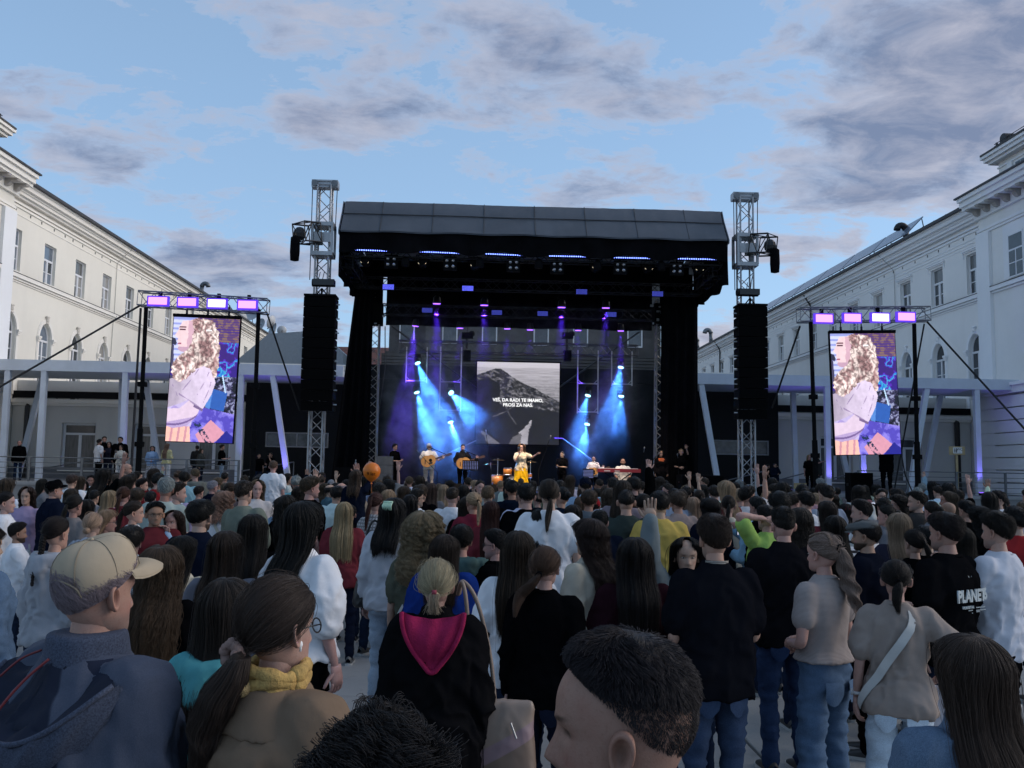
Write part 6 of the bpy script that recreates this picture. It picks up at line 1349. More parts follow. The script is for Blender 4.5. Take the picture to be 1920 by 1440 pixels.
            if base in ('pony', 'lowpony'):
                LT = kw.get('tail', .26); nT = max(60, int(n*.45)); K = 14; out_ = kw.get('out', .035); tl = np.linspace(0, 1, K); ang = r.random(nT)*6.28; rr_ = np.sqrt(r.random(nT)); bw = kw.get('bw', .026); jit = 1+r.normal(0, .08, nT)
                zc_ = T[2]-LT*np.clip(tl-.06, 0, 1); yc_ = T[1]-out_*np.sin(np.clip(tl*2.2, 0, 1.57)); yc_ = np.minimum(yc_, back_y(zc_, True)-.03); xc_ = kw.get('sidex', 0.)*np.clip(tl*1.6, 0, 1)+.012*np.sin(tl*4+seed)
                rb = bw*np.interp(tl, [0, .1, .35, .7, 1], [.35, .6, 1.0, .9, .35]); P = np.zeros((nT, K, 3)); P[..., 0] = xc_+np.outer(np.cos(ang)*rr_, rb); P[..., 1] = yc_+np.outer(np.sin(ang)*rr_, rb); P[..., 2] = T[2]+(zc_-T[2])[None]*jit[:, None]
                if wave: P[..., 0] += wave*np.sin(P[..., 2]/wl*6.28+ang[:, None]*1.3)*tl; P[..., 1] += wave*np.cos(P[..., 2]/wl*6.28+ang[:, None]*1.3)*tl
                core = MB(); core.tube(np.stack([xc_, yc_, zc_], 1), rb*.72+.003, 10); cm = core.mesh('tail', [HAIRM], True); cm.uv_layers.new(name='UVMap'); ex.append(('tail', cm)); ex.append(('tail_strands', make_curves('tail_strands', P, rad)))
                tie = MB(); a_ = np.linspace(0, 6.28, 13); tie.tube([(T[0]+math.cos(q)*bw*.5, T[1]-.012, T[2]+math.sin(q)*bw*.5) for q in a_], .006, 6); ex.append(('hair_tie', tie.mesh('hair_tie', [kw.get('tiemat') or BLACK], True)))
            if base == 'bun':
                br_ = kw.get('br', .040); nT = n//2; c0 = T+dT/np.linalg.norm(dT)*br_*.75; core = MB(); core.ball(c0, br_*.93, 18, 12); cm = core.mesh('bun', [HAIRM], True); cm.uv_layers.new(name='UVMap'); ex.append(('bun', cm))
                K = 12; P = np.zeros((nT, K, 3)); ax = r.normal(0, 1, (nT, 3)); ax[:, 1] += 2.5; ax /= np.linalg.norm(ax, axis=1, keepdims=True); e1 = np.cross(ax, r.normal(0, 1, (nT, 3))); e1 /= np.linalg.norm(e1, axis=1, keepdims=True); e2 = np.cross(ax, e1); h_ = r.uniform(-.7, .7, nT)
                for k in range(K): t_ = k/(K-1)*3.6; P[:, k] = c0+br_*(1.0+.05*r.random(nT))[:, None]*(ax*h_[:, None]+np.sqrt(1-h_**2)[:, None]*(e1*math.cos(t_)+e2*math.sin(t_)))
                ex.append(('bun_strands', make_curves('bun_strands', P, rad)))
            if base == 'braid':
                LT = kw.get('tail', .40); core = MB(); K = 60; tl = np.linspace(0, 1, K); zc_ = T[2]-.02-LT*tl; yc_ = np.minimum(T[1]-.02*np.sin(np.clip(tl*2, 0, 1.57)), back_y(zc_, True)-.022); xc_ = kw.get('sidex', 0.)*tl; per = .062; P = []
                for k in range(3):
                    ph_ = k*2.094; a_ = zc_/per*6.283/1.0+ph_; w_ = np.interp(tl, [0, .1, .8, .86, 1], [.7, 1, .62, .35, .5]); cc = np.stack([xc_+np.sin(a_)*.016*w_, yc_-.006+np.sin(2*a_)*.008*w_, zc_], 1); core.tube(cc, .0135*w_+.001, 8)
                    for q in range(60): aa, r2 = r.random()*6.28, .0138*(.7+.35*r.random()); P.append(cc+np.stack([np.cos(aa+tl*9)*r2*w_, np.sin(aa+tl*9)*r2*w_, 0*tl], 1))
                cm = core.mesh('braid', [HAIRM], True); cm.uv_layers.new(name='UVMap'); ex.append(('braid', cm)); ex.append(('braid_strands', make_curves('braid_strands', np.array(P)[:, ::2], rad)))
    HC[key] = (shell, st_, ex); return HC[key]
HAIR_COL = dict(black=(.005, .0045, .0045), dark=(.009, .0065, .0055), brown=(.021, .013, .009), mid=(.044, .027, .018), auburn=(.036, .014, .009), light=(.10, .064, .04), blond=(.29, .185, .115), ash=(.20, .138, .10), grey=(.20, .20, .205), white=(.45, .45, .45))
SKIN_COL = dict(fair=(.42, .27, .215), mid=(.36, .215, .165), tan=(.29, .165, .12), dark=(.19, .105, .075))
STYLES = {  # name -> (style, kwargs, variants)
    'short': ('short', {}), 'fade': ('fade', {}), 'buzz': ('buzz', {}), 'crop': ('crop', {}), 'curlyshort': ('curlyshort', {}), 'balding': ('balding', {}),
    'long': ('long', dict(length=.34)), 'longer': ('long', dict(length=.44, spread=.95)), 'mid': ('long', dict(length=.17)), 'bob': ('bob', dict(length=.06, off=.016)), 'wavy': ('long', dict(length=.36, wave=.008, wl=.10, volume=1.5)), 'curlylong': ('curly', dict(length=.30, wave=.014, wl=.055, volume=2.6, off=.016)),
    'curlybob': ('curly', dict(length=.07, wave=.012, wl=.06, volume=2.2)), 'pony': ('pony', {}), 'lowpony': ('lowpony', dict(tie=(0, -.105, HZ+.085), tail=.24, out=.03)), 'highpony': ('pony', dict(tie=(0, -.105, HZ+.205), tail=.30, out=.06)), 'bun': ('bun', {}), 'lowbun': ('bun', dict(tie=(0, -.102, HZ+.075), br=.034)), 'braid': ('braid', dict(tie=(0, -.118, HZ+.14)))}
PERSONS = []
def person(x, y, d, head_top_px=None, h=1.72, yaw=0., fem=False, hairstyle='short', hc='dark', skin='mid', top='tee', tc_=(.3, .3, .3), arms=('down', 'down'), bottom='jeans', bc=(.03, .045, .08), legs='stand', label='', fat=0., seed=0, tilt=0., nst=None, loc=None, beard=False, group='people in the crowd', shoe=(.03, .03, .03), hi=False, tmat=None, bmat=None, hkw=None, cat='person', z0=0.02, vox=.017, no_legs=False, hrad=None, lean=0., detail=False):
    """x, y: pixel of the top of the head; d: distance along the courtyard. h follows from y when h is None"""
    if loc is None:
        p = at(x, y, d)
        if h is None: h = float(np.clip(p[2]-z0, 1.0, 1.98))
        loc = (p[0], p[1], z0)
    s = h/1.737
    root = empty('person', loc, -yaw*math.pi/180, s, label, cat, group)
    w_ = random.Random(int(loc[0]*977+loc[1]*131)).uniform(.95, 1.09); root.scale = (s*w_, s*w_, s)
    if lean: root.rotation_euler = (RAD(lean), 0, root.rotation_euler[2])
    if legs in ('sit',): root.location.z -= 0.0
    r_ = random.Random(seed*7+int((x or 0)))
    j = lambda c, a=.10: tuple(max(0, v*(1+r_.uniform(-a, a))) for v in c)
    b = link('body', body_mesh(fem, arms[0], arms[1], legs, beard, hi), root); b.color = (*j(SKIN_COL[skin] if isinstance(skin, str) else skin, .06), 1)
    tm = top_mesh(top, fem, arms[0], arms[1], fat, seed % 3, vox); t = link('top', tm, root); t.color = (*tc_, 1)
    if tmat is not None: t.material_slots[0].link = 'OBJECT'; t.material_slots[0].material = tmat
    if not no_legs:
        l = link('trousers' if bottom != 'skirt' else 'skirt', legs_mesh(bottom, fem, legs, seed % 2), root); l.color = (*bc, 1)
        if bmat is not None: l.material_slots[0].link = 'OBJECT'; l.material_slots[0].material = bmat
        if d is None or d < 14 or z0 > .5:
            for s_ in (-1, 1): o = link('shoe', shoe_mesh(s_, legs), root); o.color = (*shoe, 1)
    if detail:
        R = np.array(torso_rings(fem, .0, .8)); a = np.linspace(0, 6.283, 33)
        if top in ('tee', 'long', 'knit', 'crop', 'puff', 'hoodie'): nb = MB(); k_ = .88 if fem else 1.0; nb.tube([(math.cos(t_)*.074*k_, -.021+math.sin(t_)*.072*k_, 1.474-.012*math.sin(t_)) for t_ in a], .0062, 7); o = nb.build('neck_rib', KNITM, root, True); o.color = (*[c*.9 for c in tc_], 1)
        if not no_legs and bottom in ('jeans', 'wide'):
            for s_ in (-1, 1):
                nb = MB(); rows_ = []
                for v_ in np.linspace(0, 1, 6):
                    z_ = .885-.125*v_; rows_.append([(s_*.085+u_*.058*(1 if v_ < .75 else 1-.5*(v_-.75)/.25*abs(u_)), -.142-.004*(v_ > 0)+.05*((s_*.085+u_*.058)/.17)**2+(.012 if v_ > .5 else 0)*(v_-.5)*2, z_-(.018*(1-abs(u_)) if v_ > .95 else 0)) for u_ in np.linspace(-1, 1, 7)])
                nb.grid(rows_); o = nb.build('back_pocket', DENIMM, root, True); o.color = (*[c*1.12 for c in bc], 1)
    hd = None
    if hairstyle and hairstyle != 'bald':
        st_, kw = STYLES[hairstyle]; kw = dict(kw); kw.update(hkw or {}); n_ = nst or 700
        sh, cv, ex = hair(st_, seed % 3 if not hkw else seed, n_, hrad or (.0016 if n_ > 2000 else .0024), hi, **kw); hcv = HAIR_COL[hc] if isinstance(hc, str) else hc; hcv = j(hcv, .12)
        hd = link('hair', sh, root); hd.color = (*hcv, 1); o = link('hair_strands', cv, hd); o.color = (*hcv, 1)
        for nm, m_ in ex: o = link(nm, m_, hd); o.color = (*hcv, 1)
    if tilt:      # head tilted forward: shear head part of this person only -> rotate hair with body copy
        pass
    PERSONS.append(root); return root
# ================================================================== things people wear or hold
def part(root, name, mb, m, smooth=True, color=None):
    o = mb.build(name, m, root, smooth)
    if color: o.color = (*color, 1)
    return o
def glasses(root, col=(.012, .012, .012)):
    b = MB(); a = np.linspace(0, 6.283, 13)
    for s_ in (-1, 1):
        b.tube([(s_*.033+math.cos(t)*.024, .094+.004*math.cos(t)*-s_, HZ+.116+math.sin(t)*.019) for t in a], .0022, 5); b.tube([(s_*.057, .090, HZ+.122), (s_*.074, .04, HZ+.124), (s_*.077, -.01, HZ+.118)], .0022, 5)
    b.tube([(-.010, .097, HZ+.12), (.010, .097, HZ+.12)], .002, 5); return part(root, 'glasses', b, mat('glasses_frame', col, .3))
def CAPO(t, ph): return .010+.012*np.sin(np.clip(t, 0, 1)*2.9)+.012*np.clip(-np.cos(ph), 0, 1)*np.exp(-((t-.45)/.25)**2)
def cap(root, col, brim=.075, back=False, m=None, dome=1.0, logo=None, yaw=0):
    """baseball cap: six-panel dome, seams, button, strap opening at the back, curved peak"""
    m = m or CLOTHM; na, nb_ = 48, 14; G = np.zeros((na, nb_, 3))
    for i in range(na):
        ph = i*2*math.pi/na; pw = (ph+math.pi) % (2*math.pi)-math.pi; L = RAD(88)+RAD(10)*math.cos(ph)-(RAD(25)*math.sqrt(1-(pw/.62)**2) if abs(pw) < .62 else 0)
        th = np.linspace(.02, L, nb_); sq = 1+.02*math.cos(6*ph); G[i] = scalp(th, np.full(nb_, ph), CAPO(np.linspace(0, 1, nb_), ph)*dome*sq)
    me = sheet_mesh('cap', G, .004, True); me.materials[0] = m; o = link('cap', me, root); o.color = (*col, 1)
    b = MB(); aa = np.linspace(-1.2, 1.2, 21); inner = scalp(np.full(21, RAD(80)), math.pi+aa, np.full(21, .008)); rows = []      # peak
    for r_ in np.linspace(0, 1, 8):
        e_ = brim*np.clip(np.cos(aa*1.22), 0, 1)**.55*r_; rows.append(inner+np.stack([inner[:, 0]*.06*r_, e_, -.10*e_-.35*e_*(aa/1.2)**2+.010*np.sin(r_*3.14)], 1))
    rows = np.array(rows); b.grid(rows); b.grid(rows[:, ::-1]-np.array([0, 0, .006])); p = b.build('peak', m, o, True); p.color = (*col, 1)
    b = MB(); b.ball(scalp(np.array(0.0), np.array(0.0), np.array(.012)), .006); q = b.build('button', m, o, True); q.color = (*col, 1)
    s_ = MB()
    for k in range(6):
        ph = k*math.pi/3+.52; th = np.linspace(.05, RAD(80), 10); s_.tube(scalp(th, np.full(10, ph), CAPO(np.linspace(0, 1, 10)*.95, ph)*dome+.0008), .0011, 5)
    q = s_.build('seams', m, o, True); q.color = (*[c*.72 for c in col], 1)
    return o
def flat_cap(root, col):
    b = MB(); rows = []
    for t in np.linspace(0, 1, 12):
        a = np.arange(30)*2*math.pi/30; R = np.interp(t, [0, .2, .6, 1], [.082, .098, .088, .01]); zz = HZ+np.interp(t, [0, .3, .7, 1], [.172, .205, .245, .252]); rows.append(np.stack([np.cos(a)*R*.95, np.sin(a)*R*1.2+.012+(1-t)*.02*np.clip(np.sin(a), 0, 1), np.full(30, zz)-.03*np.clip(np.sin(a), 0, 1)*(.4+t*.6)], 1))
    b.grid(np.array(rows), True); o = b.build('flat_cap', CLOTHM, root, True); o.color = (*col, 1)
    b = MB(); a = np.linspace(.5, 2.64, 13); b.grid([[(math.cos(t)*.078*k, math.sin(t)*.105*k+.02, HZ+.160-(k-1)*.06) for t in a] for k in (.9, 1.12, 1.25)]); p = b.build('peak', CLOTHM, o, True); p.color = (*col, 1)
    return o
def strap(root, s_, col, w=.035, zlo=.92, fem=True, off=.034, fat=0., front=False, m=None, name='bag_strap'):
    """band from shoulder s_ diagonally across the back to the other hip"""
    R = np.array(torso_rings(fem, off, .8, fat)); t = np.linspace(0, 1, 26); P = []; N = []
    for q in t:
        z = 1.455+(zlo-1.455)*q; rx = np.interp(z, R[:, 2], R[:, 3]); ry = np.interp(z, R[:, 2], R[:, 4]); a = math.pi/2+s_*(-.62+q*2.0) if not front else -math.pi/2+s_*(.62-q*2.0)
        if q < .08: rx *= 1.0
        P.append((-math.cos(a)*rx, -math.sin(a)*ry+.0, z)); N.append((-math.cos(a)/rx, -math.sin(a)/ry, 0))
    P = np.array(P); N = np.array(N); N /= np.linalg.norm(N, axis=1, keepdims=True); T = np.gradient(P, axis=0); T /= np.linalg.norm(T, axis=1, keepdims=True); S = np.cross(T, N)*w/2
    b = MB(); b.grid(np.stack([P-S, P+S], 1)); b.grid(np.stack([P+S+N*.005, P-S+N*.005], 1)); o = b.build(name, m or CLOTHM, root, True); o.color = (*col, 1); return o
def hand_bag(root, c, size, col, label, strap_pts=None):
    """soft bag; a thing of its own placed in the wearer's frame"""
    M_ = root.matrix_world if False else Matrix.Translation(root.location) @ Matrix.Rotation(root.rotation_euler[2], 4, 'Z') @ Matrix.Scale(root.scale[0], 4)
    p = M_ @ Vector(c); o = empty('handbag', p, root.rotation_euler[2], root.scale[0], label, 'bag')
    w, d, h = size; mb = MB(); loft(mb, [(0, 0, 0, w*.42, d*.5), (0, 0, h*.15, w*.5, d*.52), (0, 0, h*.6, w*.46, d*.40), (0, 0, h, w*.40, d*.16)], 24); me = remesh(mb, .012, 3, .004, 3); me.name = 'bag_body'; me.materials.append(mat('bag_' + str(round(col[0], 3)), col, .45, spec=.5)); link('bag_body', me, o)
    if strap_pts is not None: b = MB(); b.tube(catmull([np.array(q)-np.array(c) for q in strap_pts], 24), .009, 6); b.build('strap', MATS['bag_' + str(round(col[0], 3))], o, True)
    return o
def in_frame(root, c): return Matrix.Translation(root.location) @ Matrix.Rotation(root.rotation_euler[2], 4, 'Z') @ Matrix.Scale(root.scale[0], 4) @ Vector(c)
def phone(root, c, label, rot=(0, 0, 0), lit=False):
    o = empty('phone', in_frame(root, c), root.rotation_euler[2], 1, label, 'phone', 'phones held up in the crowd'); o.rotation_euler = (rot[0], rot[1], root.rotation_euler[2]+rot[2])
    b = MB(); b.cbox((0, 0, 0), (.074, .009, .152)); b.build('phone_body', BLACK_G, o); b = MB(); b.cbox((0, -.006, 0), (.066, .002, .144)); b.build('phone_screen', emis('phone_glow', (.75, .8, 1), .8) if lit else mat('phone_glass', (.02, .022, .03), .08), o)
    b = MB(); b.cbox((-.018, .0065, .05), (.03, .004, .035)); b.build('camera_bump', BLACK_G, o); return o
def lathe_part(root, name, prof, m, c=(0, 0, 0), n=16): b = MB(); b.lathe(prof, n, c); return b.build(name, m, root, True)
def stripe_mat(name, c1, c2, scale, vertical=False, plaid=False, dist=.6):
    if name in MATS: return MATS[name]
    m = bpy.data.materials.new(name); m.use_nodes = True; t = m.node_tree; b = t.nodes['Principled BSDF']; v = nd(t, 'ShaderNodeTexCoord').outputs['Object']
    w = nd(t, 'ShaderNodeTexWave', wave_type='BANDS', bands_direction='Z'); w.inputs['Scale'].default_value = scale; w.inputs['Distortion'].default_value = dist; lk(t, v, w.inputs[0]); f = ramp(t, w.outputs[1], [(.80, 0), (.86, 1)])
    if plaid:
        w2 = nd(t, 'ShaderNodeTexWave', wave_type='BANDS', bands_direction='X'); w2.inputs['Scale'].default_value = scale; lk(t, v, w2.inputs[0]); f = math_n(t, 'MAXIMUM', ramp(t, w.outputs[1], [(.6, 0), (.7, .6)]), ramp(t, w2.outputs[1], [(.6, 0), (.7, .6)]))
    lk(t, mixc(t, f, c1, c2), b.inputs['Base Color']); b.inputs['Roughness'].default_value = .9; b.inputs['Specular IOR Level'].default_value = .15; MATS[name] = m; return m
def blotch_mat(name, c1, c2, scale=22):
    if name in MATS: return MATS[name]
    m = mat(name, c1, .9, scale=scale, col2=c2); return m
# ------------------------------------------------------------------ the crowd, from the near rows to the stage
W_ = (.70, .71, .74); BK = (.0035, .0035, .0042); NV = (.007, .010, .021); GR = (.17, .17, .185); RD = (.26, .024, .026); BG = (.15, .028, .036); LG = (.36, .37, .40)  # colours (linear)
CREAM = (.48, .45, .37); TAUPE = (.30, .25, .22); LB = (.27, .38, .52); DEN = (.075, .12, .19); DENL = (.26, .33, .42); DEND = (.012, .019, .038); OLV = (.085, .092, .07); TEAL = (.065, .115, .115); YEL = (.50, .36, .095); LIL = (.33, .26, .40)
PLACED = []
def P(x, y, hp, yaw, sex, hs, hcol, top, col, label, arms=('down', 'down'), bottom='jeans', bc=DEND, skin='fair', **kw):
    d = 415.0/hp; p = at(x, y, d); z = p[2]; tk = .02 if hs not in ('bald', 'buzz') else .006; lo, hi_ = kw.pop('hr', (1.50, 1.90)); h = z-tk-.02; h2 = min(max(h, lo), hi_)
    if h2 != h and abs(z-CAM_H) > .02: f = (CAM_H-(h2+tk+.02))/(CAM_H-z); f = min(max(f, .7), 1.45); d *= f
    p = at(x, y, d); h2 = p[2]-tk-.02
    kw.setdefault('nst', 2600 if hp > 60 else 1300 if hp > 38 else 600); kw.setdefault('hrad', .0011 if hp > 60 else .0017 if hp > 38 else .0028); seed = kw.pop('seed', int(x) % 3)
    kw.setdefault('vox', .015 if hp > 60 else .018); kw.setdefault('detail', hp > 60)
    r = person(x, y, d, loc=(p[0], p[1], .02), h=h2, yaw=yaw, fem=(sex == 'f'), hairstyle=hs, hc=hcol, skin=skin, top=top, tc_=col, arms=arms, bottom=bottom, bc=bc, label=label, seed=seed, **kw); PLACED.append((p[0], p[1])); return r
A2 = ('front', 'front'); AX = ('crossed', 'crossed'); AP = ('front', 'phone')
# -- left part
q = P(110, 966, 69, 25, 'f', 'braid', 'dark', 'hoodie', LG, 'woman with long dark braid down a pale grey hooded sweater', hkw=dict(tail=.36), bc=DEND)
P(-22, 985, 80, 40, 'f', 'bob', 'dark', 'jacket', DEN, 'person in blue denim jacket with black strap at the left edge', tmat=DENIMM)
q = P(36, 977, 50, 60, 'm', 'short', 'dark', 'shirt', W_, 'bearded man in white shirt crouching over his phone at the left', AP, beard=True, hr=(1.3, 1.5), skin='tan'); phone(q, (.1, .36, 1.42), 'black phone held by the bearded man at the left')
P(14, 921, 43, 75, 'f', 'bun', 'dark', 'long', W_, 'woman in profile with dark bun and white top at the left edge')
P(51, 912, 37, 175, 'f', 'wavy', 'brown', 'long', LIL, 'woman in lilac sweater facing the camera', bottom='skirt', bc=(.5, .5, .52))
q = P(104, 899, 38, 50, 'm', 'crop', 'dark', 'jacket', NV, 'man in black cap and dark navy jacket turned right'); cap(q, BK, .06)
P(135, 915, 33, 5, 'f', 'longer', 'brown', 'jacket', CREAM, 'woman with very long brown hair in cream jacket')
P(82, 897, 26, 60, 'f', 'long', 'dark', 'tee', GR, 'young woman with hand at her mouth behind the black-capped man', ('down', 'mouth'))
P(136, 889, 26, 10, 'm', 'short', 'mid', 'tee', W_, 'brown-haired man in white tee below the left screen', fat=.02)
P(157, 900, 23, 170, 'f', 'long', 'black', 'long', BK, 'dark-haired woman looking back towards the camera at the left')
P(163, 935, 40, -10, 'f', 'mid', 'dark', 'long', NV, 'woman with dark shoulder hair in navy patterned blouse', tmat=blotch_mat('navy_flowers', (.35, .37, .42), NV, 26))
P(178, 918, 30, 20, 'm', 'short', 'black', 'tee', GR, 'black-haired man behind the pink padded jacket')
P(191, 906, 27, 80, 'f', 'mid', 'mid', 'jacket', (.52, .27, .27), 'girl in pink padded jacket turned right')
P(216, 900, 22, 10, 'f', 'long', 'light', 'long', W_, 'woman with light brown long hair in white below the left mast')
P(233, 911, 37, 0, 'f', 'pony', 'auburn', 'tee', BG, 'woman with auburn ponytail in dark red top')
P(238, 868, 22, 80, 'm', 'bald', 'dark', 'polo', (.02, .02, .025), 'bald man in dark shirt standing high by the left mast', hr=(1.7, 1.98), skin='mid')
q = P(195, 886, 21, 70, 'm', 'crop', 'dark', 'tee', BK, 'man with black cap in profile by the terrace'); cap(q, BK, .06)
q = P(229, 891, 24, 120, 'm', 'short', 'dark', 'jacket', BK, 'man with glasses turned towards the camera by the terrace'); glasses(q)
P(268, 896, 28, 75, 'm', 'short', 'dark', 'hoodie', (.09, .09, .11), 'young man in grey hoodie in profile left of the red tee')
P(297, 886, 29, 10, 'm', 'short', 'black', 'tee', RD, 'man in bright red tee seen from behind', fat=.02)
P(335, 903, 40, 70, 'm', 'short', 'brown', 'tee', GR, 'young man with full brown hair in grey tee in profile')
P(310, 938, 30, 10, 'f', 'long', 'mid', 'long', LB, 'woman in pale blue behind the red tee')
P(283, 920, 33, 0, 'm', 'short', 'black', 'tee', RD, 'black-haired boy in a red tee in front of the tall red one')
q = P(254, 938, 47, 70, 'f', 'pony', 'brown', 'tee', W_, 'girl with ponytail in white tee and denim vest pointing right', ('down', 'point'))
q = P(292, 939, 50, 150, 'm', 'short', 'black', 'tee', (.10, .02, .025), 'black-haired young man with glasses facing the camera', skin='tan'); glasses(q)
P(326, 955, 44, 195, 'f', 'long', 'brown', 'long', LB, 'young woman covering her mouth, facing the camera', ('mouth', 'mouth'))
q = P(378, 935, 64, 15, 'm', 'short', 'black', 'polo', NV, 'broad man with black hair and navy polo collar', fat=.03, hkw=dict(side=.016), beard=True)
q = P(400, 900, 27, 40, 'm', 'crop', 'grey', 'polo', NV, 'grey-haired man in navy turned right'); glasses(q)
P(374, 910, 28, 30, 'm', 'short', 'dark', 'tee', GR, 'dark-haired man left of the grey-haired man')
P(434, 905, 18, 20, 'm', 'balding', 'white', 'shirt', GR, 'white-haired balding man far back left of the boy')
q = P(421, 922, 42, 0, 'f', 'curlybob', 'ash', 'long', W_, 'woman with curly blond bob and white cardigan'); strap(q, 1, CREAM)
q = P(462, 914, 31, 60, 'm', 'short', 'dark', 'polo', GR, 'man with glasses in grey polo left of the boy in white'); glasses(q)
P(176, 958, 52, 5, 'f', 'lowbun', 'blond', 'long', (.03, .035, .05), 'blond woman with low knot in dark patterned blouse', tmat=MATS['navy_flowers'])
q = P(203, 955, 46, 70, 'f', 'bob', 'blond', 'long', GR, 'blond woman with glasses in profile behind the beige cap'); glasses(q)
P(247, 985, 60, 0, 'f', 'curlyshort', 'dark', 'jacket', DENL, 'dark curly head in denim jacket just behind the beige cap', tmat=DENIMM)
P(303, 1030, 78, -5, 'f', 'curlylong', 'mid', 'tee', BK, 'woman with long frizzy brown curls in black top', hkw=dict(wave=.010, wl=.045, length=.34), nst=3600)
q = P(344, 1002, 66, 20, 'f', 'mid', 'black', 'tee', CREAM, 'girl with straight black hair in cream tee with black strap'); strap(q, 1, BK, .05)
P(425, 993, 84, 5, 'f', 'long', 'brown', 'long', (.17, .17, .20), 'woman with straight brown hair and grey sweater', hkw=dict(length=.30), nst=4200)
P(476, 962, 66, 0, 'f', 'longer', 'dark', 'tee', BK, 'woman with very long dark hair left of the white blouse')
# -- middle left
k = P(513, 863, 30, 5, 'm', 'crop', 'light', 'tee', W_, 'small boy in white tee riding on shoulders', hr=(1.0, 3), seed=1, no_legs=True)
k.scale = (.66,)*3; pk = at(513, 863, 12.2); k.location = (pk[0], pk[1], pk[2]-1.755*.66)
l_ = link('trousers', legs_mesh('jeans', False, 'shoulders', 0), k); l_.color = (*DEN, 1)
P(513, 928, 28, 5, 'm', 'short', 'dark', 'tee', GR, 'man carrying the small boy on his shoulders')
P(532, 932, 36, 0, 'f', 'curlybob', 'dark', 'polo', LB, 'woman with dark curly bob and pale blue collar')
P(584, 893, 40, 60, 'm', 'short', 'mid', 'tee', BK, 'tall young man with fringe in black tee turned right', hkw=dict(top=.034, side=.02))
q = P(621, 899, 19, 5, 'm', 'crop', 'grey', 'tee', GR, 'man in grey cap far back by the left tower'); cap(q, (.22, .23, .25), .05)
P(608, 905, 24, 5, 'f', 'mid', 'mid', 'tee', W_, 'person raising one hand in front of the left tower', ('down', 'up'))
P(620, 906, 29, 60, 'm', 'balding', 'dark', 'jacket', (.05, .10, .13), 'balding man in profile with teal backpack strap')
P(641, 903, 28, 20, 'm', 'balding', 'grey', 'tee', BK, 'second balding man left of the balloon girl', fat=.03)
k = P(668, 880, 34, 10, 'f', 'mid', 'mid', 'long', NV, 'girl in navy riding on shoulders beside the orange balloon', hr=(1.0, 3), no_legs=True, arms=('down', 'high'))
k.scale = (.70,)*3; pk = at(668, 880, 10.6); k.location = (pk[0], pk[1], pk[2]-1.755*.70)
l_ = link('trousers', legs_mesh('jeans', True, 'shoulders', 0), k); l_.color = (*NV, 1)
P(655, 945, 36, 0, 'm', 'short', 'dark', 'tee', BK, 'man carrying the girl in navy')
bl = at(697, 884, 10.3); bo = empty('balloon', bl, label='round orange balloon with dark print above the crowd', cat='balloon')
b = MB(); b.lathe([(.004, -.125), (.012, -.118), (.05, -.095), (.088, -.05), (.102, 0), (.098, .035), (.075, .075), (.04, .098), (.004, .106)], 28); b.build('balloon_skin', mat('balloon_orange', (.62, .155, .012), .35, var=.05, spec=.4), bo, True)
b = MB(); b.lathe([(.004, -.123), (.014, -.14), (.012, -.143), (.003, -.13)], 10); b.tube([(0, 0, -.14), (.01, .02, -.3), (-.01, .03, -.5)], .002, 5); b.build('knot', MATS['balloon_orange'], bo)
text_mesh('print', '9 let', .055, BLACK, bo, (.005, -.1015, -.028))
q = P(572, 938, 84, 38, 'f', 'longer', 'black', 'puff', W_, 'woman with long black hair and white puff-sleeve blouse', bottom='jeans', bc=BK, hkw=dict(length=.40, spread=.85), nst=4200); glasses(q, (.25, .22, .18)); strap(q, -1, BK, .018)
q = P(646, 940, 46, 0, 'f', 'longer', 'blond', 'tee', BG, 'woman with long straight blond hair in dark red tee and navy jeans', fat=.035, bc=NV, hr=(1.5, 1.7), hkw=dict(length=.36, spread=1.15), shoe=(.10, .10, .10))
P(706, 922, 44, 30, 'f', 'highpony', 'auburn', 'shirt', GR, 'woman with auburn ponytail in black and white plaid shirt', tmat=stripe_mat('plaid_bw', (.42, .42, .42), (.012, .012, .014), 9, plaid=True), hkw=dict(tail=.34))
q = P(739, 932, 58, 20, 'f', 'mid', 'black', 'knit', (.55, .57, .62), 'woman with mint hair claw and white knitted sweater', bc=DENL)
b = MB()
for t in range(7): b.tube([(-.035+t*.0115, -.105, HZ+.225), (-.038+t*.0125, -.135, HZ+.19), (-.03+t*.011, -.128, HZ+.155)], .006, 6)
b.tube([(-.04, -.108, HZ+.222), (.04, -.108, HZ+.222)], .010, 8); part(q, 'hair_claw', b, mat('mint_plastic', (.42, .60, .44), .35))
hand_bag(q, (-.22, .02, .80), (.22, .12, .20), (.008, .008, .009), 'black leather shoulder bag of the woman in white knit', [(-.22, .02, 1.0), (-.25, .0, 1.2), (-.16, -.02, 1.46), (-.10, .12, 1.3), (-.20, .08, 1.0)])
P(769, 926, 42, 5, 'f', 'long', 'black', 'long', W_, 'woman with straight black hair right of the white knit')
q = P(783, 915, 37, 60, 'm', 'short', 'dark', 'tee', W_, 'young man with glasses in white tee filming', AP); glasses(q); phone(q, (.08, .36, 1.47), 'phone raised by the young man with glasses', lit=True)
P(808, 905, 30, 0, 'f', 'long', 'mid', 'long', GR, 'woman with light brown hair in front of the acoustic guitarist')
P(832, 908, 27, 10, 'f', 'long', 'blond', 'long', W_, 'blond woman right of the raised phone')
P(849, 913, 37, 15, 'm', 'fade', 'brown', 'tee', W_, 'man with short brown hair in white tee, centre left')
P(876, 930, 40, 0, 'f', 'long', 'brown', 'tee', BK, 'woman with brown straight hair left of the blond-cropped man')
P(915, 909, 38, 5, 'm', 'crop', 'light', 'tee', BK, 'man with blond cropped hair in black', fat=.02)
P(921, 938, 46, 0, 'f', 'longer', 'auburn', 'long', BG, 'woman with long auburn hair in dark red sweater')
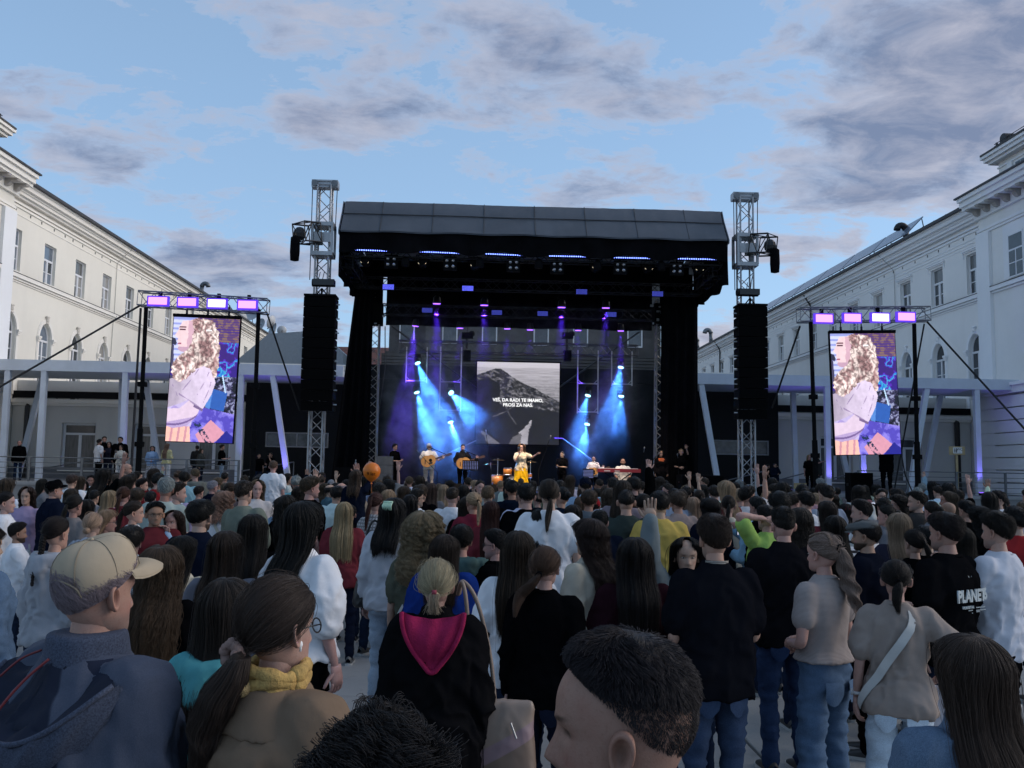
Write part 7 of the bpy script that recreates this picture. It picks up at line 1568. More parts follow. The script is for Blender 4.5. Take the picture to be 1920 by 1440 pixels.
q = P(796, 967, 70, 10, 'f', 'curlylong', (.165, .105, .072), 'tee', OLV, 'woman with big curly ash-blond hair in olive shirt', fat=.03, nst=4200, hkw=dict(length=.16, volume=3.2, wave=.022, wl=.07)); strap(q, -1, (.55, .55, .53), .02, fat=.03)
P(834, 1000, 74, 5, 'f', 'long', 'brown', 'jacket', (.012, .035, .19), 'person in royal blue jacket with brown hair', fat=.03, nst=3200, hkw=dict(length=.22))
P(866, 983, 64, 5, 'm', 'curlyshort', 'black', 'hoodie', TEAL, 'curly black-haired person in sage green hoodie')
q = P(927, 990, 66, -75, 'm', 'short', 'black', 'hoodie', BK, 'smiling boy with glasses in black hoodie looking left', fat=.02); glasses(q)
P(770, 940, 40, -10, 'f', 'long', 'black', 'long', BK, 'woman with black hair behind the curly ash-blond one')
P(885, 940, 40, 5, 'f', 'mid', 'dark', 'tee', BK, 'dark-haired woman behind the sage green hoodie')
# -- middle right
P(988, 905, 46, 0, 'm', 'short', 'black', 'tee', BK, 'black-haired man in black tee below the singer', hkw=dict(side=.016))
P(1030, 896, 54, 5, 'm', 'lowpony', 'brown', 'tee', W_, 'tall man with brown ponytail in white tee', hr=(1.6, 1.92))
P(962, 930, 34, 60, 'f', 'bob', 'auburn', 'tee', GR, 'red-haired woman in profile below the singer')
P(1050, 900, 30, 20, 'm', 'short', 'dark', 'long', CREAM, 'man in cream top right of the ponytailed man')
q = P(1098, 894, 32, 5, 'm', 'crop', 'dark', 'polo', LB, 'man in pale blue collared shirt with dark cap'); cap(q, NV, .05, back=True)
q = P(1113, 932, 36, 0, 'm', 'crop', 'dark', 'tee', BK, 'person in red cap'); cap(q, (.30, .022, .03), .02)
P(1090, 930, 34, 10, 'f', 'mid', 'light', 'tee', W_, 'girl with light brown hair left of the red cap')
P(1143, 915, 37, 0, 'f', 'wavy', 'mid', 'hoodie', (.52, .54, .60), 'woman with wavy brown hair in white hoodie')
P(1174, 918, 48, 5, 'm', 'buzz', 'dark', 'tee', (.035, .048, .045), 'broad man with buzz cut in dark green tee', fat=.035)
P(1237, 920, 50, 5, 'm', 'short', 'black', 'tee', YEL, 'man with black hair in yellow tee', fat=.01, hkw=dict(side=.018, top=.03))
q = P(1265, 915, 36, 5, 'm', 'fade', 'dark', 'tee', (.30, .34, .42), 'man in pale blue-grey tee with lanyard')
P(1206, 925, 40, 30, 'm', 'short', 'dark', 'tee', BK, 'dark-haired man between the green tee and the yellow tee')
P(1300, 931, 36, 0, 'f', 'longer', 'blond', 'long', GR, 'blond long-haired woman right of the lanyard man')
P(1287, 912, 26, 0, 'm', 'short', 'dark', 'tee', GR, 'person raising an open hand below the accordion player', ('down', 'up'))
P(1318, 908, 24, 0, 'f', 'long', 'dark', 'tee', BK, 'dark-haired woman raising a hand in front of the right speaker stack', ('up', 'down'))
P(1332, 933, 44, -5, 'f', 'bob', 'black', 'long', NV, 'woman with black bob behind the black polo man')
P(1366, 927, 42, 20, 'f', 'pony', 'dark', 'long', CREAM, 'woman with dark ponytail in cream blouse near the right tower')
P(1388, 916, 32, 15, 'm', 'curlyshort', 'blond', 'tee', GR, 'man with curly blond crop near the right tower')
P(1436, 946, 52, -30, 'm', 'short', 'dark', 'tee', (.30, .47, .12), 'man in neon green tee with hands behind his head', ('back_head', 'back_head'))
P(972, 993, 82, 5, 'f', 'long', 'brown', 'tee', W_, 'woman with straight brown hair in white tee behind the black top', nst=3200)
P(1024, 1020, 88, 25, 'f', 'lowpony', 'mid', 'long', BK, 'woman with loose low ponytail in black long-sleeved top', nst=4200, hkw=dict(sidex=-.10, tail=.22, bw=.034), bc=NV)
P(1104, 972, 74, -50, 'f', 'wavy', 'brown', 'knit', CREAM, 'woman with long wavy brown hair in cream sweater looking left', nst=3200, hkw=dict(length=.34))
q = P(1190, 1005, 84, 0, 'f', 'longer', 'dark', 'tee', (.022, .008, .012), 'woman with long dark hair in maroon tee with white print', nst=4200, hkw=dict(length=.30)); strap(q, -1, W_, .03)
for (tx, s_, zz, xx, rz_) in (('AN', .040, 1.20, -.105, .45), ('O', .036, 1.215, .055, -.1), ('R', .030, 1.205, .095, -.4), ('2', .065, 1.175, -.005, 0), ('7', .045, 1.12, -.012, 0)): o = text_mesh('shirt_print', tx, s_, mat('print_white', (.45, .45, .45), .8), q, (xx, -.160, zz-.02), bold=.0005); o.rotation_euler = (math.pi/2, -rz_, 0)
b = MB()
for s_ in (-1, 1):
    for f_ in range(4): a0 = s_*(.045+.011*f_); b.tube([(a0, -.160, 1.085-.004*f_), (a0+s_*.004, -.161, 1.06), (a0-s_*.006, -.160, 1.03), (a0-s_*.02, -.159, 1.0)], .0024, 5)
    b.tube([(s_*.09, -.156, 1.10), (s_*.098, -.155, 1.07), (s_*.07, -.158, 1.01), (s_*.04, -.159, .99)], .0024, 5)
part(q, 'hands_print', b, MATS['print_white'])
P(1287, 1005, 78, 185, 'f', 'long', 'black', 'hoodie', (.16, .19, .20), 'smiling girl with black hair in grey-green hoodie looking down', ('front', 'up'), nst=2600, hkw=dict(length=.24), skin=(.40, .26, .21))
q = P(1338, 963, 90, -8, 'm', 'short', 'brown', 'polo', (.0075, .008, .011), 'broad man in black polo and blue jeans with patterned lanyard', A2, bc=(.028, .045, .085), fat=.03, nst=5200, hkw=dict(top=.03, side=.015, swirl=.2))
b = MB(); a = np.linspace(.35, math.pi-.35, 15); b.grid([[(math.cos(t)*.071, -.018-math.sin(t)*.071, 1.512+dz) for t in a] for dz in (-.008, .008)]); part(q, 'lanyard', b, stripe_mat('lanyard', (.30, .27, .24), (.03, .03, .03), 40, dist=3), False)
P(1125, 955, 50, 0, 'm', 'short', 'black', 'jacket', NV, 'person with black hair in navy jacket behind the cream sweater')
P(1012, 953, 54, 0, 'f', 'long', 'black', 'jacket', BK, 'woman with sleek black hair behind the two brown-haired ones')
P(1075, 945, 44, 0, 'f', 'long', 'dark', 'tee', BK, 'dark-haired woman left of the navy jacket')
# -- right
q = P(1467, 948, 70, -5, 'm', 'fade', 'dark', 'polo', (.008, .008, .010), 'slim man with faded dark hair in black polo and jeans', AX, bc=(.022, .038, .085), nst=3200, shoe=(.02, .02, .02))
q = P(1621, 972, 66, -55, 'm', 'crop', 'dark', 'knit', (.008, .010, .018), 'bearded man in grey flat cap and navy sweater', AX, beard=True, skin='mid', fat=.04, bc=BK); flat_cap(q, (.12, .125, .125))
P(1613, 935, 50, -60, 'm', 'short', 'dark', 'knit', W_, 'man with floppy dark hair in white striped sweater', tmat=stripe_mat('stripe_white', (.58, .58, .60), (.03, .03, .035), 3.6))
P(1686, 960, 56, 10, 'f', 'mid', 'ash', 'long', (.03, .03, .05), 'woman with blond highlighted shoulder hair')
q = P(1712, 990, 62, -15, 'f', 'pony', 'dark', 'long', BK, 'young woman with dark ponytail in black top', hkw=dict(tail=.26, sidex=.07))
q = P(1770, 960, 76, -30, 'm', 'short', 'dark', 'tee', (.006, .006, .007), 'man in black tee printed PLANET', ('down', 'front'), nst=3600, skin='mid', hkw=dict(top=.03, side=.014), seed=0)
PRW = mat('print_light', (.42, .47, .48), .85)
def back_print(root, body, size, x, z, bold=.004, m=None, sx=1.0, d=-.160): return text_mesh('shirt_print', body, size, m or PRW, root, (x, d, z), bold=bold, ext=.004, sx=sx)
back_print(q, 'PLANET', .098, -.015, 1.255, .004, sx=.78); back_print(q, '6', .098, .155, 1.255, .004, sx=.78, d=-.138); back_print(q, 'PLANETAR', .022, -.05, 1.19, .0004)
b = MB()
for (x0, x1, zz) in ((-.045, -.005, 1.172), (.03, .115, 1.185), (.03, .12, 1.168), (.03, .06, 1.160), (-.012, -.006, 1.155)):
    xx = x0
    while xx < x1: b.cbox((xx, -.160, zz), (.004, .003, .005)); xx += .0068
o = part(q, 'small_print', b, PRW, False); o['kind'] = 'stuff'
for xx in (-.02, .025):
    b = MB(); a = np.linspace(0, 6.283, 13); b.tube([(xx+math.cos(t)*.011, -.142, 1.365+math.sin(t)*.011) for t in a], .004, 6); part(q, 'eyelet_print', b, PRW)
q = P(1866, 958, 74, -35, 'm', 'short', 'dark', 'tee', (.56, .58, .64), 'young man in white tee holding a phone at the right edge', ('phone', 'front'), bc=BK, nst=3600, hkw=dict(top=.032, side=.02), seed=1); phone(q, (-.1, .37, 1.40), 'grey phone held by the young man in white tee', rot=(.2, 0, .6))
q = P(1679, 1045, 84, 20, 'f', 'lowpony', 'dark', 'tee', TAUPE, 'woman in taupe tee with white crossbody strap and pale jeans', ('down', 'hip'), bottom='wide', bc=(.36, .44, .52), nst=4200, hkw=dict(tie=(0, -.112, HZ+.12), tail=.17, bw=.03), skin=(.40, .27, .215)); strap(q, -1, (.52, .52, .50), .05, off=.046, zlo=.86)
b = MB(); b.lathe([(.030, -.009), (.034, -.009), (.034, .009), (.030, .009)], 18, (-.222, .02, .93)); b.lathe([(.001, -.004), (.019, -.004), (.019, .006), (.001, .008)], 14, (-.258, .02, .93), 'x'); part(q, 'wristwatch', b, mat('watch_white', (.5, .5, .5), .3))
hand_bag(q, (.20, .10, .74), (.24, .10, .22), (.42, .41, .45), 'pale fabric crossbody bag of the woman in taupe')
q = P(1540, 997, 82, -35, 'f', 'pony', 'ash', 'crop', (.36, .315, .30), 'young woman with blond braids and wavy ponytail in taupe ribbed tee and blue jeans', ('belly', 'belly'), bottom='wide', bc=(.07, .115, .19), nst=5200, hkw=dict(tie=(.0, -.112, HZ+.165), tail=.36, bw=.05, wave=.012, wl=.10, out=.03, sidex=.05), skin=(.44, .29, .23), hr=(1.5, 1.75))
b = MB()      # two dutch braids over the head
for s_ in (-1, 1):
    th = np.linspace(RAD(52), RAD(4), 22); ph = np.full(22, math.pi-s_*.55); A = scalp(th, ph, np.full(22, .012)); th2 = np.linspace(RAD(4), RAD(62), 20); B = scalp(th2, np.full(20, s_*.5), np.full(20, .012)); C = np.concatenate([A, B[1:]]); n_ = len(C); i_ = np.arange(n_)
    for k_ in range(2): off = np.stack([np.sin(i_*1.15+k_*3.14)*.011, np.zeros(n_), np.abs(np.cos(i_*1.15+k_*3.14))*.006], 1); b.tube(catmull(C+off, 90), .009, 7)
o = part(q, 'braids', b, HAIRM); o.data.uv_layers.new(name='UVMap'); o.color = (*HAIR_COL['ash'], 1)
P(1548, 908, 40, -20, 'm', 'fade', 'dark', 'tee', (.25, .29, .36), 'man with dark fade haircut in pale grey tee below the right mast')
P(1511, 920, 42, -10, 'm', 'short', 'black', 'tee', W_, 'black-haired young man in white tee with backpack strap')
P(1461, 922, 48, 5, 'm', 'short', 'black', 'jacket', BK, 'dark tousled head behind the neon green tee', hkw=dict(top=.04, side=.03))
P(1551, 938, 44, -5, 'f', 'long', 'brown', 'long', BG, 'woman with glasses and long brown hair right of the white tee')
q = P(1586, 943, 34, 0, 'f', 'mid', 'dark', 'tee', GR, 'person in red beanie'); b = MB(); rows = [scalp(np.full(24, t_), np.arange(24)*.2618, np.full(24, .018)) for t_ in np.linspace(.02, 1.35, 9)]; b.grid(np.array(rows), True); o = part(q, 'beanie', b, KNITM); o.color = (.34, .03, .045, 1)
q = P(1652, 916, 28, 180, 'm', 'short', 'black', 'jacket', BK, 'man with glasses facing the camera below the right screen'); glasses(q)
P(1682, 928, 38, -80, 'f', 'curlybob', 'dark', 'long', BK, 'woman with dark curls in profile looking left'); P(1718, 920, 40, -70, 'm', 'short', 'dark', 'hoodie', (.05, .047, .045), 'man with dark hair and brown hood in profile')
P(1777, 940, 40, -20, 'm', 'bald', 'dark', 'tee', LB, 'bald man in pale blue at the right', skin='tan')
q = P(1811, 937, 42, -20, 'm', 'short', 'black', 'long', BK, 'dark-haired man filming with raised phone at the right', ('phone', 'phone')); phone(q, (0, .36, 1.52), 'dark phone held high at the right')
P(1870, 920, 34, -80, 'm', 'short', 'black', 'tee', W_, 'young man with mop of black hair in white by the right terrace', hkw=dict(top=.036, side=.026))
P(1903, 950, 54, -10, 'm', 'curlyshort', 'black', 'tee', RD, 'curly black-haired person in red at the right edge'); P(1745, 938, 42, -20, 'f', 'bun', 'dark', 'long', GR, 'woman with cream headband and dark bun'); P(1836, 950, 44, -10, 'f', 'curlybob', 'black', 'tee', BK, 'woman with black curls beside the filming man')
P(1500, 952, 60, 0, 'f', 'wavy', 'brown', 'long', (.03, .03, .035), 'woman with wavy brown hair behind the braided girl'); P(1565, 965, 58, -5, 'f', 'longer', 'dark', 'shirt', W_, 'woman with very long dark hair in striped white shirt', tmat=MATS['stripe_white'])
P(1735, 985, 60, -15, 'm', 'short', 'black', 'tee', BK, 'dark-haired man in profile left of the PLANET tee'); P(1800, 985, 66, -10, 'f', 'long', 'dark', 'tee', BK, 'dark-haired woman between the PLANET tee and the white tee')
P(1660, 945, 44, -60, 'f', 'bun', 'dark', 'tee', GR, 'woman with tied dark hair and grey cap', seed=2)
# ================================================================== people right in front of the camera
HI = dict(hi=True, vox=.011)
# -- man in beige cap, navy and grey hooded jacket
def jacket_mat():
    m = bpy.data.materials.new('jacket_two_tone'); m.use_nodes = True; t = m.node_tree; b = t.nodes['Principled BSDF']; v = nd(t, 'ShaderNodeTexCoord').outputs['Object']; s_ = nd(t, 'ShaderNodeSeparateXYZ'); lk(t, v, s_.inputs[0])
    ax = math_n(t, 'ABSOLUTE', s_.outputs[0]); e = math_n(t, 'ADD', ax, math_n(t, 'MULTIPLY', math_n(t, 'SUBTRACT', s_.outputs[2], 1.30), .55)); f = ramp(t, e, [(.135, 0), (.140, 1)])
    gn = mixc(t, noise(t, v, 300, 3, .6), (.036, .045, .070), (.075, .088, .125)); nn_ = mixc(t, noise(t, v, 5, 4, .6), (.006, .009, .020), (.013, .018, .036))
    lk(t, mixc(t, f, nn_, gn), b.inputs['Base Color']); b.inputs['Roughness'].default_value = .85; b.inputs['Specular IOR Level'].default_value = .2
    bn = nd(t, 'ShaderNodeBump'); bn.inputs['Strength'].default_value = .3; bn.inputs['Distance'].default_value = .002; lk(t, noise(t, v, 420, 3, .6), bn.inputs['Height']); lk(t, bn.outputs[0], b.inputs['Normal']); return m
JM = jacket_mat(); GREYJ = mat('jacket_grey', (.055, .066, .098), .9, var=.35, scale=260, spec=.15); NAVYJ = mat('jacket_navy', (.009, .013, .028), .8, var=.3, scale=6, spec=.2)
def near(x, y, d, tk=.02, **kw):
    p = at(x, y, d); h = p[2]-tk-.02; kw.setdefault('hi', True); kw.setdefault('vox', .012); r = person(x, y, d, loc=(p[0], p[1], .02), h=h, **kw); PLACED.append((p[0], p[1])); return r
q = near(192, 990, 2.2, .035, yaw=34, hairstyle='crop', hc=(.15, .142, .132), top='jacket', tc_=NV, tmat=JM, label='grey-haired man in beige baseball cap and navy hooded jacket', fat=.03, nst=9000, hrad=.0007, skin=(.40, .24, .19), hkw=dict(side=.012, top=.012), seed=1, no_legs=False)
BEIGE = (.40, .33, .24)
c_ = cap(q, BEIGE, .088)
b = MB(); A = [scalp(np.array(t_), np.array(math.pi+.95-u), np.array(.0265)) for t_, u in ((1.15, .0), (1.05, .0), (.98, .02), (.92, .06), (.90, .12), (.92, .18), (.98, .22), (1.05, .24), (1.15, .24))]; b.tube(catmull(A, 40), .0012, 5); part(q, 'cap_logo', b, mat('thread_white', (.6, .6, .6), .8))
tm_ = text_mesh('cap_logo', 'druzni', .021, MATS['thread_white'], q, scalp(np.array(1.23), np.array(math.pi+.83), np.array(.026)), ext=.001); tm_.rotation_euler = (math.pi/2+.25, 0, math.pi-(math.pi+.83)+math.pi+.05)
tm_.rotation_euler = (math.pi/2-.2, 0, math.pi+.83-math.pi/1.0-math.pi+2*math.pi-math.pi*0)
b = MB(); a = np.linspace(-1.0, 1.0, 25); pr_ = np.array([scalp(np.array(RAD(98)-RAD(25)*math.sqrt(max(0, 1-t*t))), np.array(t*.62), np.array(.013)) for t in a]); b.tube(pr_, .0032, 6); part(q, 'strap_opening_rim', b, CLOTHM).color = (*[c*.8 for c in BEIGE], 1)
b = MB(); b.grid([[scalp(np.array(RAD(85)+dz), np.array(t*.62), np.array(.012)) for t in a] for dz in (0, .12)]); part(q, 'cap_strap', b, CLOTHM).color = (*[c*.9 for c in BEIGE], 1)
U_ = np.linspace(-1, 1, 41); cc_ = np.clip(1-U_**2, 0, 1)      # hood lying open on the back
NC = np.stack([U_*.105, -.022-.085*np.sqrt(cc_), 1.485+0*U_], 1); RC = np.stack([U_*.215, -.095-.125*cc_**.6, 1.452-.125*cc_**.8], 1); R2 = np.stack([U_*.222, -.080-.085*cc_**.6, 1.425-.215*cc_**.75], 1)
def skin_between(A, B, nv, sag, out): return np.array([A+(B-A)*v+np.stack([0*U_, -out*math.sin(v*3.14)*cc_**.5-.006*np.sin(U_*17+v*5)*cc_, -sag*math.sin(v*3.14)*cc_**.5+.008*np.sin(U_*11+v*7)*math.sin(v*3.14)], 1) for v in np.linspace(0, 1, nv)])
g1 = skin_between(NC, RC, 14, .022, -.012); b = MB(); b.grid(g1); b.grid(g1[:, ::-1]+np.array([0, .004, -.008])); part(q, 'hood_lining', b, NAVYJ)
g2 = skin_between(RC, R2, 12, -.004, .022); b = MB(); b.grid(g2); b.grid(g2[:, ::-1]+np.array([0, .014, 0])); b.tube(RC, .0065, 7); part(q, 'hood_rim', b, GREYJ)
b = MB(); b.tube(catmull([(.01, -.122, 1.488), (-.02, -.150, 1.452), (-.045, -.175, 1.412), (-.065, -.196, 1.372)], 20), .0035, 6); part(q, 'red_piping', b, mat('piping_red', (.16, .02, .025), .6)); b = MB(); b.tube(catmull([(-.10, -.075, 1.488), (-.135, -.105, 1.468), (-.165, -.135, 1.43)], 12), .003, 6); part(q, 'red_piping', b, mat('piping_red', (.16, .02, .025), .6))
mb = MB(); loft(mb, [(0, -.020, 1.455, .100, .098), (0, -.022, 1.50, .090, .090), (0, -.022, 1.535, .085, .085)], 26, 4); me = remesh(mb, .009, 3, .004, 6); me.name = 'collar'; me.materials.append(GREYJ); link('collar', me, q)
# -- dark-haired man in profile at the bottom edge
q = near(1160, 1160, 1.2, .030, yaw=-78, hairstyle='fade', hc=(.014, .012, .012), top='tee', tc_=BK, label='dark-haired man in left profile with faded haircut at the bottom edge', nst=15000, hrad=.00050, skin=(.30, .18, .14), hkw=dict(top=.020, side=.0030, swirl=.15, hle=1.25), seed=3)
# -- child with loose black curls at the bottom edge
q = near(715, 1318, 1.30, .045, yaw=5, hairstyle='curlyshort', hc=(.010, .009, .009), top='tee', tc_=BK, label='head of loose black curls in front of the camtel coat'.replace('camtel', 'camel'), nst=3500, hrad=.0008, hkw=dict(top=.030, side=.030), seed=2)
r_ = np.random.default_rng(3); n_ = 2600; K = 30; ph = r_.random(n_)*6.28; th = np.arccos(1-r_.random(n_)*1.35); t = np.linspace(0, 1, K); P_ = np.zeros((n_, K, 3)); nl = 240; li = r_.integers(0, nl, n_); lph = r_.random(nl)*6.28; lth = np.arccos(1-r_.random(nl)*1.35); th = lth[li]+r_.normal(0, .07, n_); ph = lph[li]+r_.normal(0, .10, n_); base = scalp(th, ph, np.full(n_, .030)); dr = (base-SKC); dr /= np.linalg.norm(dr, axis=1, keepdims=True); e1 = np.cross(dr, np.array([.3, .2, 1.])); e1 /= np.linalg.norm(e1, axis=1, keepdims=True); e2 = np.cross(dr, e1); ph0 = (r_.random(nl)*6.28)[li]+r_.normal(0, .25, n_); cr_ = (.011+.009*r_.random(nl))[li]; fl_ = r_.normal(0, .012, (nl, 3))[li]+r_.normal(0, .003, (n_, 3)); hh_ = (.006+.014*r_.random(nl))[li]
lk_ = (r_.random(nl)*6.28)[li]; cd_ = np.cos(lk_); sd2_ = np.sin(lk_)
for k in range(K): a = t[k]*15+ph0; P_[:, k] = base+dr*(t[k]*hh_*.4)[..., None]+fl_*t[k]+(e2*cd_[:, None]+e1*sd2_[:, None])*((t[k]-.5)*.07)+(e1*np.cos(a)[:, None]+dr*np.sin(a)[:, None])*(cr_*min(1, t[k]*3))[:, None]
o = link('loose_curls', make_curves('loose_curls', P_, .0008), q); o.color = (.012, .010, .010, 1)
# -- woman in camel coat
q = near(532, 1070, 2.15, .02, yaw=42, fem=True, hairstyle='lowpony', hc=(.030, .020, .016), top='coat', tc_=(.185, .130, .090), label='woman in camel coat with yellow scarf and dark ponytail', nst=11000, hrad=.0006, skin=(.40, .25, .20), fat=.03, hkw=dict(tie=(-.03, -.122, HZ+.062), tail=.24, bw=.052, wave=.006, out=.05, sidex=-.03), seed=1)
glasses(q, (.10, .05, .05))
b = MB(); a = np.linspace(0, 6.283, 40)
for rr_, zz, th_ in ((.073, 1.505, .020), (.076, 1.525, .018), (.072, 1.485, .018)): b.tube([(math.cos(t)*rr_*1.02, math.sin(t)*rr_-.018, zz+.008*math.sin(3*t+zz*90)) for t in a], th_+.004*np.sin(a*7), 9)
part(q, 'scarf', b, mat('scarf_yellow', (.42, .27, .085), .9, var=.25, scale=30, bump=.5, bscale=60)); b = MB(); b.ball((.01, -.115, 1.50), .022, 14, 10); part(q, 'scarf_bobble', b, mat('bobble', (.44, .32, .15), .95, bump=.8, bscale=120))
b = MB(); rr = random.Random(2)
for k in range(26): t = k/26*6.283; b.ball((-.03+math.cos(t)*.026, -.132+rr.uniform(-.008, .008), HZ+.062+math.sin(t)*.026), .0135+rr.uniform(-.003, .004), 8, 6)
part(q, 'scrunchie', b, mat('scrunchie', (.20, .13, .11), .9, var=.3, scale=40))
b = MB(); b.ball((.078, .006, HZ+.083), (.006, .008, .010)); b.tube([(.079, .008, HZ+.083), (.080, .006, HZ+.066)], .003, 6); part(q, 'earbud', b, WHITE_P)
mb = MB(); loft(mb, [(0, -.022, 1.40, .175, .135), (0, -.022, 1.44, .140, .115), (0, -.020, 1.475, .100, .096), (0, -.018, 1.495, .088, .086)], 30, 5); me = remesh(mb, .010, 3, .003, 8); me.name = 'coat_collar'; me.materials.append(CLOTHM); o = link('coat_collar', me, q); o.color = (.185, .130, .090, 1)
# -- girl with long dark hair and turquoise hood
q = near(428, 1080, 2.95, .02, yaw=12, fem=True, hairstyle='longer', hc=(.022, .016, .014), top='hoodie', tc_=(.085, .30, .32), label='girl with long dark hair over a turquoise hood', nst=9000, hrad=.0007, hkw=dict(length=.30, spread=1.15, off=.013), seed=2)
# -- woman with grey-blond knot, black jacket, pink hood, beige bag
q = near(820, 1042, 3.85, .02, yaw=2, fem=True, hairstyle='lowbun', hc=(.30, .235, .165), top='jacket', tc_=(.0065, .0065, .0075), label='woman with grey-blond hair knot in black jacket with pink hood lining', nst=8000, hrad=.0008, fat=.03, skin=(.38, .235, .185), hkw=dict(tie=(0, -.112, HZ+.085), br=.026), seed=1)
b = MB(); n_ = 22; rows = []
for v in np.linspace(0, 1, 18):
    w_ = .135*(1-v**1.9)+.012; rows.append([(u*w_, -.178-.040*math.sin(min(v*1.25, 1)*math.pi)*(1-u*u*.6)-.010*math.cos(u*9+v*4)*(1-v), 1.492-.235*v-.03*(1-v)*(u*u)*-1.0) for u in np.linspace(-1, 1, n_)])
rows = np.array(rows); b.grid(rows); b.grid(rows[:, ::-1]+np.array([0, .012, 0])); PKM = mat('fleece_pink', (.30, .018, .072), .95, var=.18, scale=14, bump=.35, bscale=120, spec=.1); part(q, 'hood', b, PKM)
b = MB(); e_ = [(u*1.0*(.135*(1-v**1.9)+.012), -.182-.040*math.sin(min(v*1.25, 1)*math.pi)*.5, 1.492-.235*v+.03*(1-v)) for u, v in [(-1, t) for t in np.linspace(0, 1, 14)]+[(1, t) for t in np.linspace(1, 0, 14)]]; b.tube(catmull(e_, 60), .011, 8); part(q, 'hood_edge', b, PKM)
b = MB(); b.tube([(-.012, -.150, HZ+.10), (.012, -.150, HZ+.10)], .012, 8); part(q, 'hair_tie', b, mat('tie_red', (.22, .03, .05), .8))
r_ = np.random.default_rng(5); T_ = np.zeros((260, 9, 3)); s9 = np.linspace(0, 1, 9)
for k in range(260): a0, a1 = r_.normal(0, .014), r_.normal(0, .020); T_[k] = np.stack([a0+(a1-a0)*s9, -.150-.014*np.sin(s9*3)+r_.normal(0, .006), HZ+.092-.085*s9*(.7+.5*r_.random())], 1)
o = link('loose_tail', make_curves('loose_tail', T_, .0009), q); o.color = (.30, .235, .165, 1)
bp = in_frame(q, (.315, .02, .70)); bag = empty('shoulder_bag', bp, -.15, 1, 'beige shoulder bag with pink and grey panels on the black jacket', 'bag')
mb = MB(); loft(mb, [(0, 0, .0, .150, .075), (0, 0, .06, .165, .085), (0, 0, .22, .150, .070), (0, 0, .34, .150, .045), (0, 0, .37, .146, .03)], 30); me = remesh(mb, .010, 3, .004, 3); me.name = 'bag_body'
BAGM = bpy.data.materials.new('bag_panels'); BAGM.use_nodes = True; t = BAGM.node_tree; bs_ = t.nodes['Principled BSDF']; v = nd(t, 'ShaderNodeTexCoord').outputs['Object']; sx_ = nd(t, 'ShaderNodeSeparateXYZ'); lk(t, v, sx_.inputs[0]); e = math_n(t, 'ADD', sx_.outputs[2], math_n(t, 'MULTIPLY', sx_.outputs[0], -.55)); c = mixc(t, ramp(t, e, [(.15, 0), (.153, 1)]), (.15, .105, .08), (.22, .15, .165)); c = mixc(t, ramp(t, e, [(.215, 0), (.218, 1)]), c, (.22, .165, .13)); lk(t, c, bs_.inputs['Base Color']); bs_.inputs['Roughness'].default_value = .45; me.materials.append(BAGM); link('bag_body', me, bag)
BLT = mat('bag_leather', (.20, .150, .118), .5)
for dx, dy in ((-.05, -.03), (.05, .03)):
    b = MB(); b.tube(catmull([(-.07+dx, dy, .35), (-.085+dx*.8, dy, .55), (-.12+dx*.4, -.03+dy*.6, .78), (-.165, -.01+dy*.5, .86), (-.19, .05+dy*.5, .80)], 30), .009, 8); b.build('handle', BLT, bag, True)
b = MB(); a = np.linspace(0, 6.283, 15); b.tube([(-.10+math.cos(t)*.016, -.092, .24+math.sin(t)*.016) for t in a], .003, 6); b.tube([(-.10, -.088, .256), (-.10, -.07, .32)], .003, 5); b.tube([(.06, -.072, .30), (.085, -.078, .24)], .004, 6); b.build('metal_fitting', ALU, bag)
b = MB(); b.tube([(-.045, -.089, .02), (-.052, -.086, .2), (-.06, -.055, .33)], .0022, 5); b.build('piping', BLACK, bag)
# -- woman in denim jacket, long brown hair, bottom right
q = near(1815, 1185, 2.35, .02, yaw=-12, fem=True, hairstyle='longer', hc=(.050, .031, .022), top='jacket', tc_=(.085, .125, .185), tmat=DENIMM, label='woman with long brown hair in denim jacket at the bottom right', nst=11000, hrad=.0006, hkw=dict(length=.34, spread=1.2, off=.015), seed=1)
# ------------------------------------------------------------------ the back rows
REG = [(0, 150, 'by the left terrace wall'), (150, 330, 'below the left mast'), (330, 480, 'below the left side screen'), (480, 640, 'below the left line array'), (640, 760, 'near the orange balloon'), (760, 880, 'in front of the guitarists'), (880, 1020, 'in front of the singer'), (1020, 1160, 'in front of the bass player'), (1160, 1260, 'in front of the keyboard'), (1260, 1400, 'by the right speaker stack'), (1400, 1540, 'below the right line array'), (1540, 1700, 'below the right side screen'), (1700, 1921, 'by the right terrace wall')]
CN = [('white', W_, 10), ('black', BK, 8), ('grey', GR, 5), ('navy', NV, 5), ('cream', CREAM, 2), ('dark red', BG, 2), ('pale blue', LB, 2), ('pale grey', LG, 2), ('olive', OLV, 1), ('beige', TAUPE, 2), ('dusty pink', (.35, .17, .17), 1)]
HN = [('m', 'short', 'short'), ('m', 'fade', 'faded'), ('m', 'crop', 'cropped'), ('m', 'curlyshort', 'curly'), ('m', 'short', 'short'), ('f', 'long', 'long'), ('f', 'wavy', 'wavy'), ('f', 'mid', 'shoulder-length'), ('f', 'pony', 'tied-back'), ('f', 'bun', 'knotted'), ('f', 'bob', 'bobbed'), ('f', 'long', 'long')]
HCN = [('black', 'black', 3), ('dark', 'dark brown', 5), ('brown', 'brown', 5), ('mid', 'chestnut', 3), ('light', 'light brown', 2), ('blond', 'blond', 2), ('grey', 'grey', 1)]
rf_ = random.Random(21)
def wc(L): t = sum(x[-1] for x in L); u = rf_.random()*t; 
def wpick(L):
    u = rf_.random()*sum(x[-1] for x in L)
    for x in L:
        u -= x[-1]
        if u <= 0: return x
    return L[-1]
def proj(p): v = np.asarray(p, float)-CC; c = (CR_@v, CU@v, CF@v); return 960+FPX*c[0]/c[2], 720-FPX*c[1]/c[2]
nfill = 0
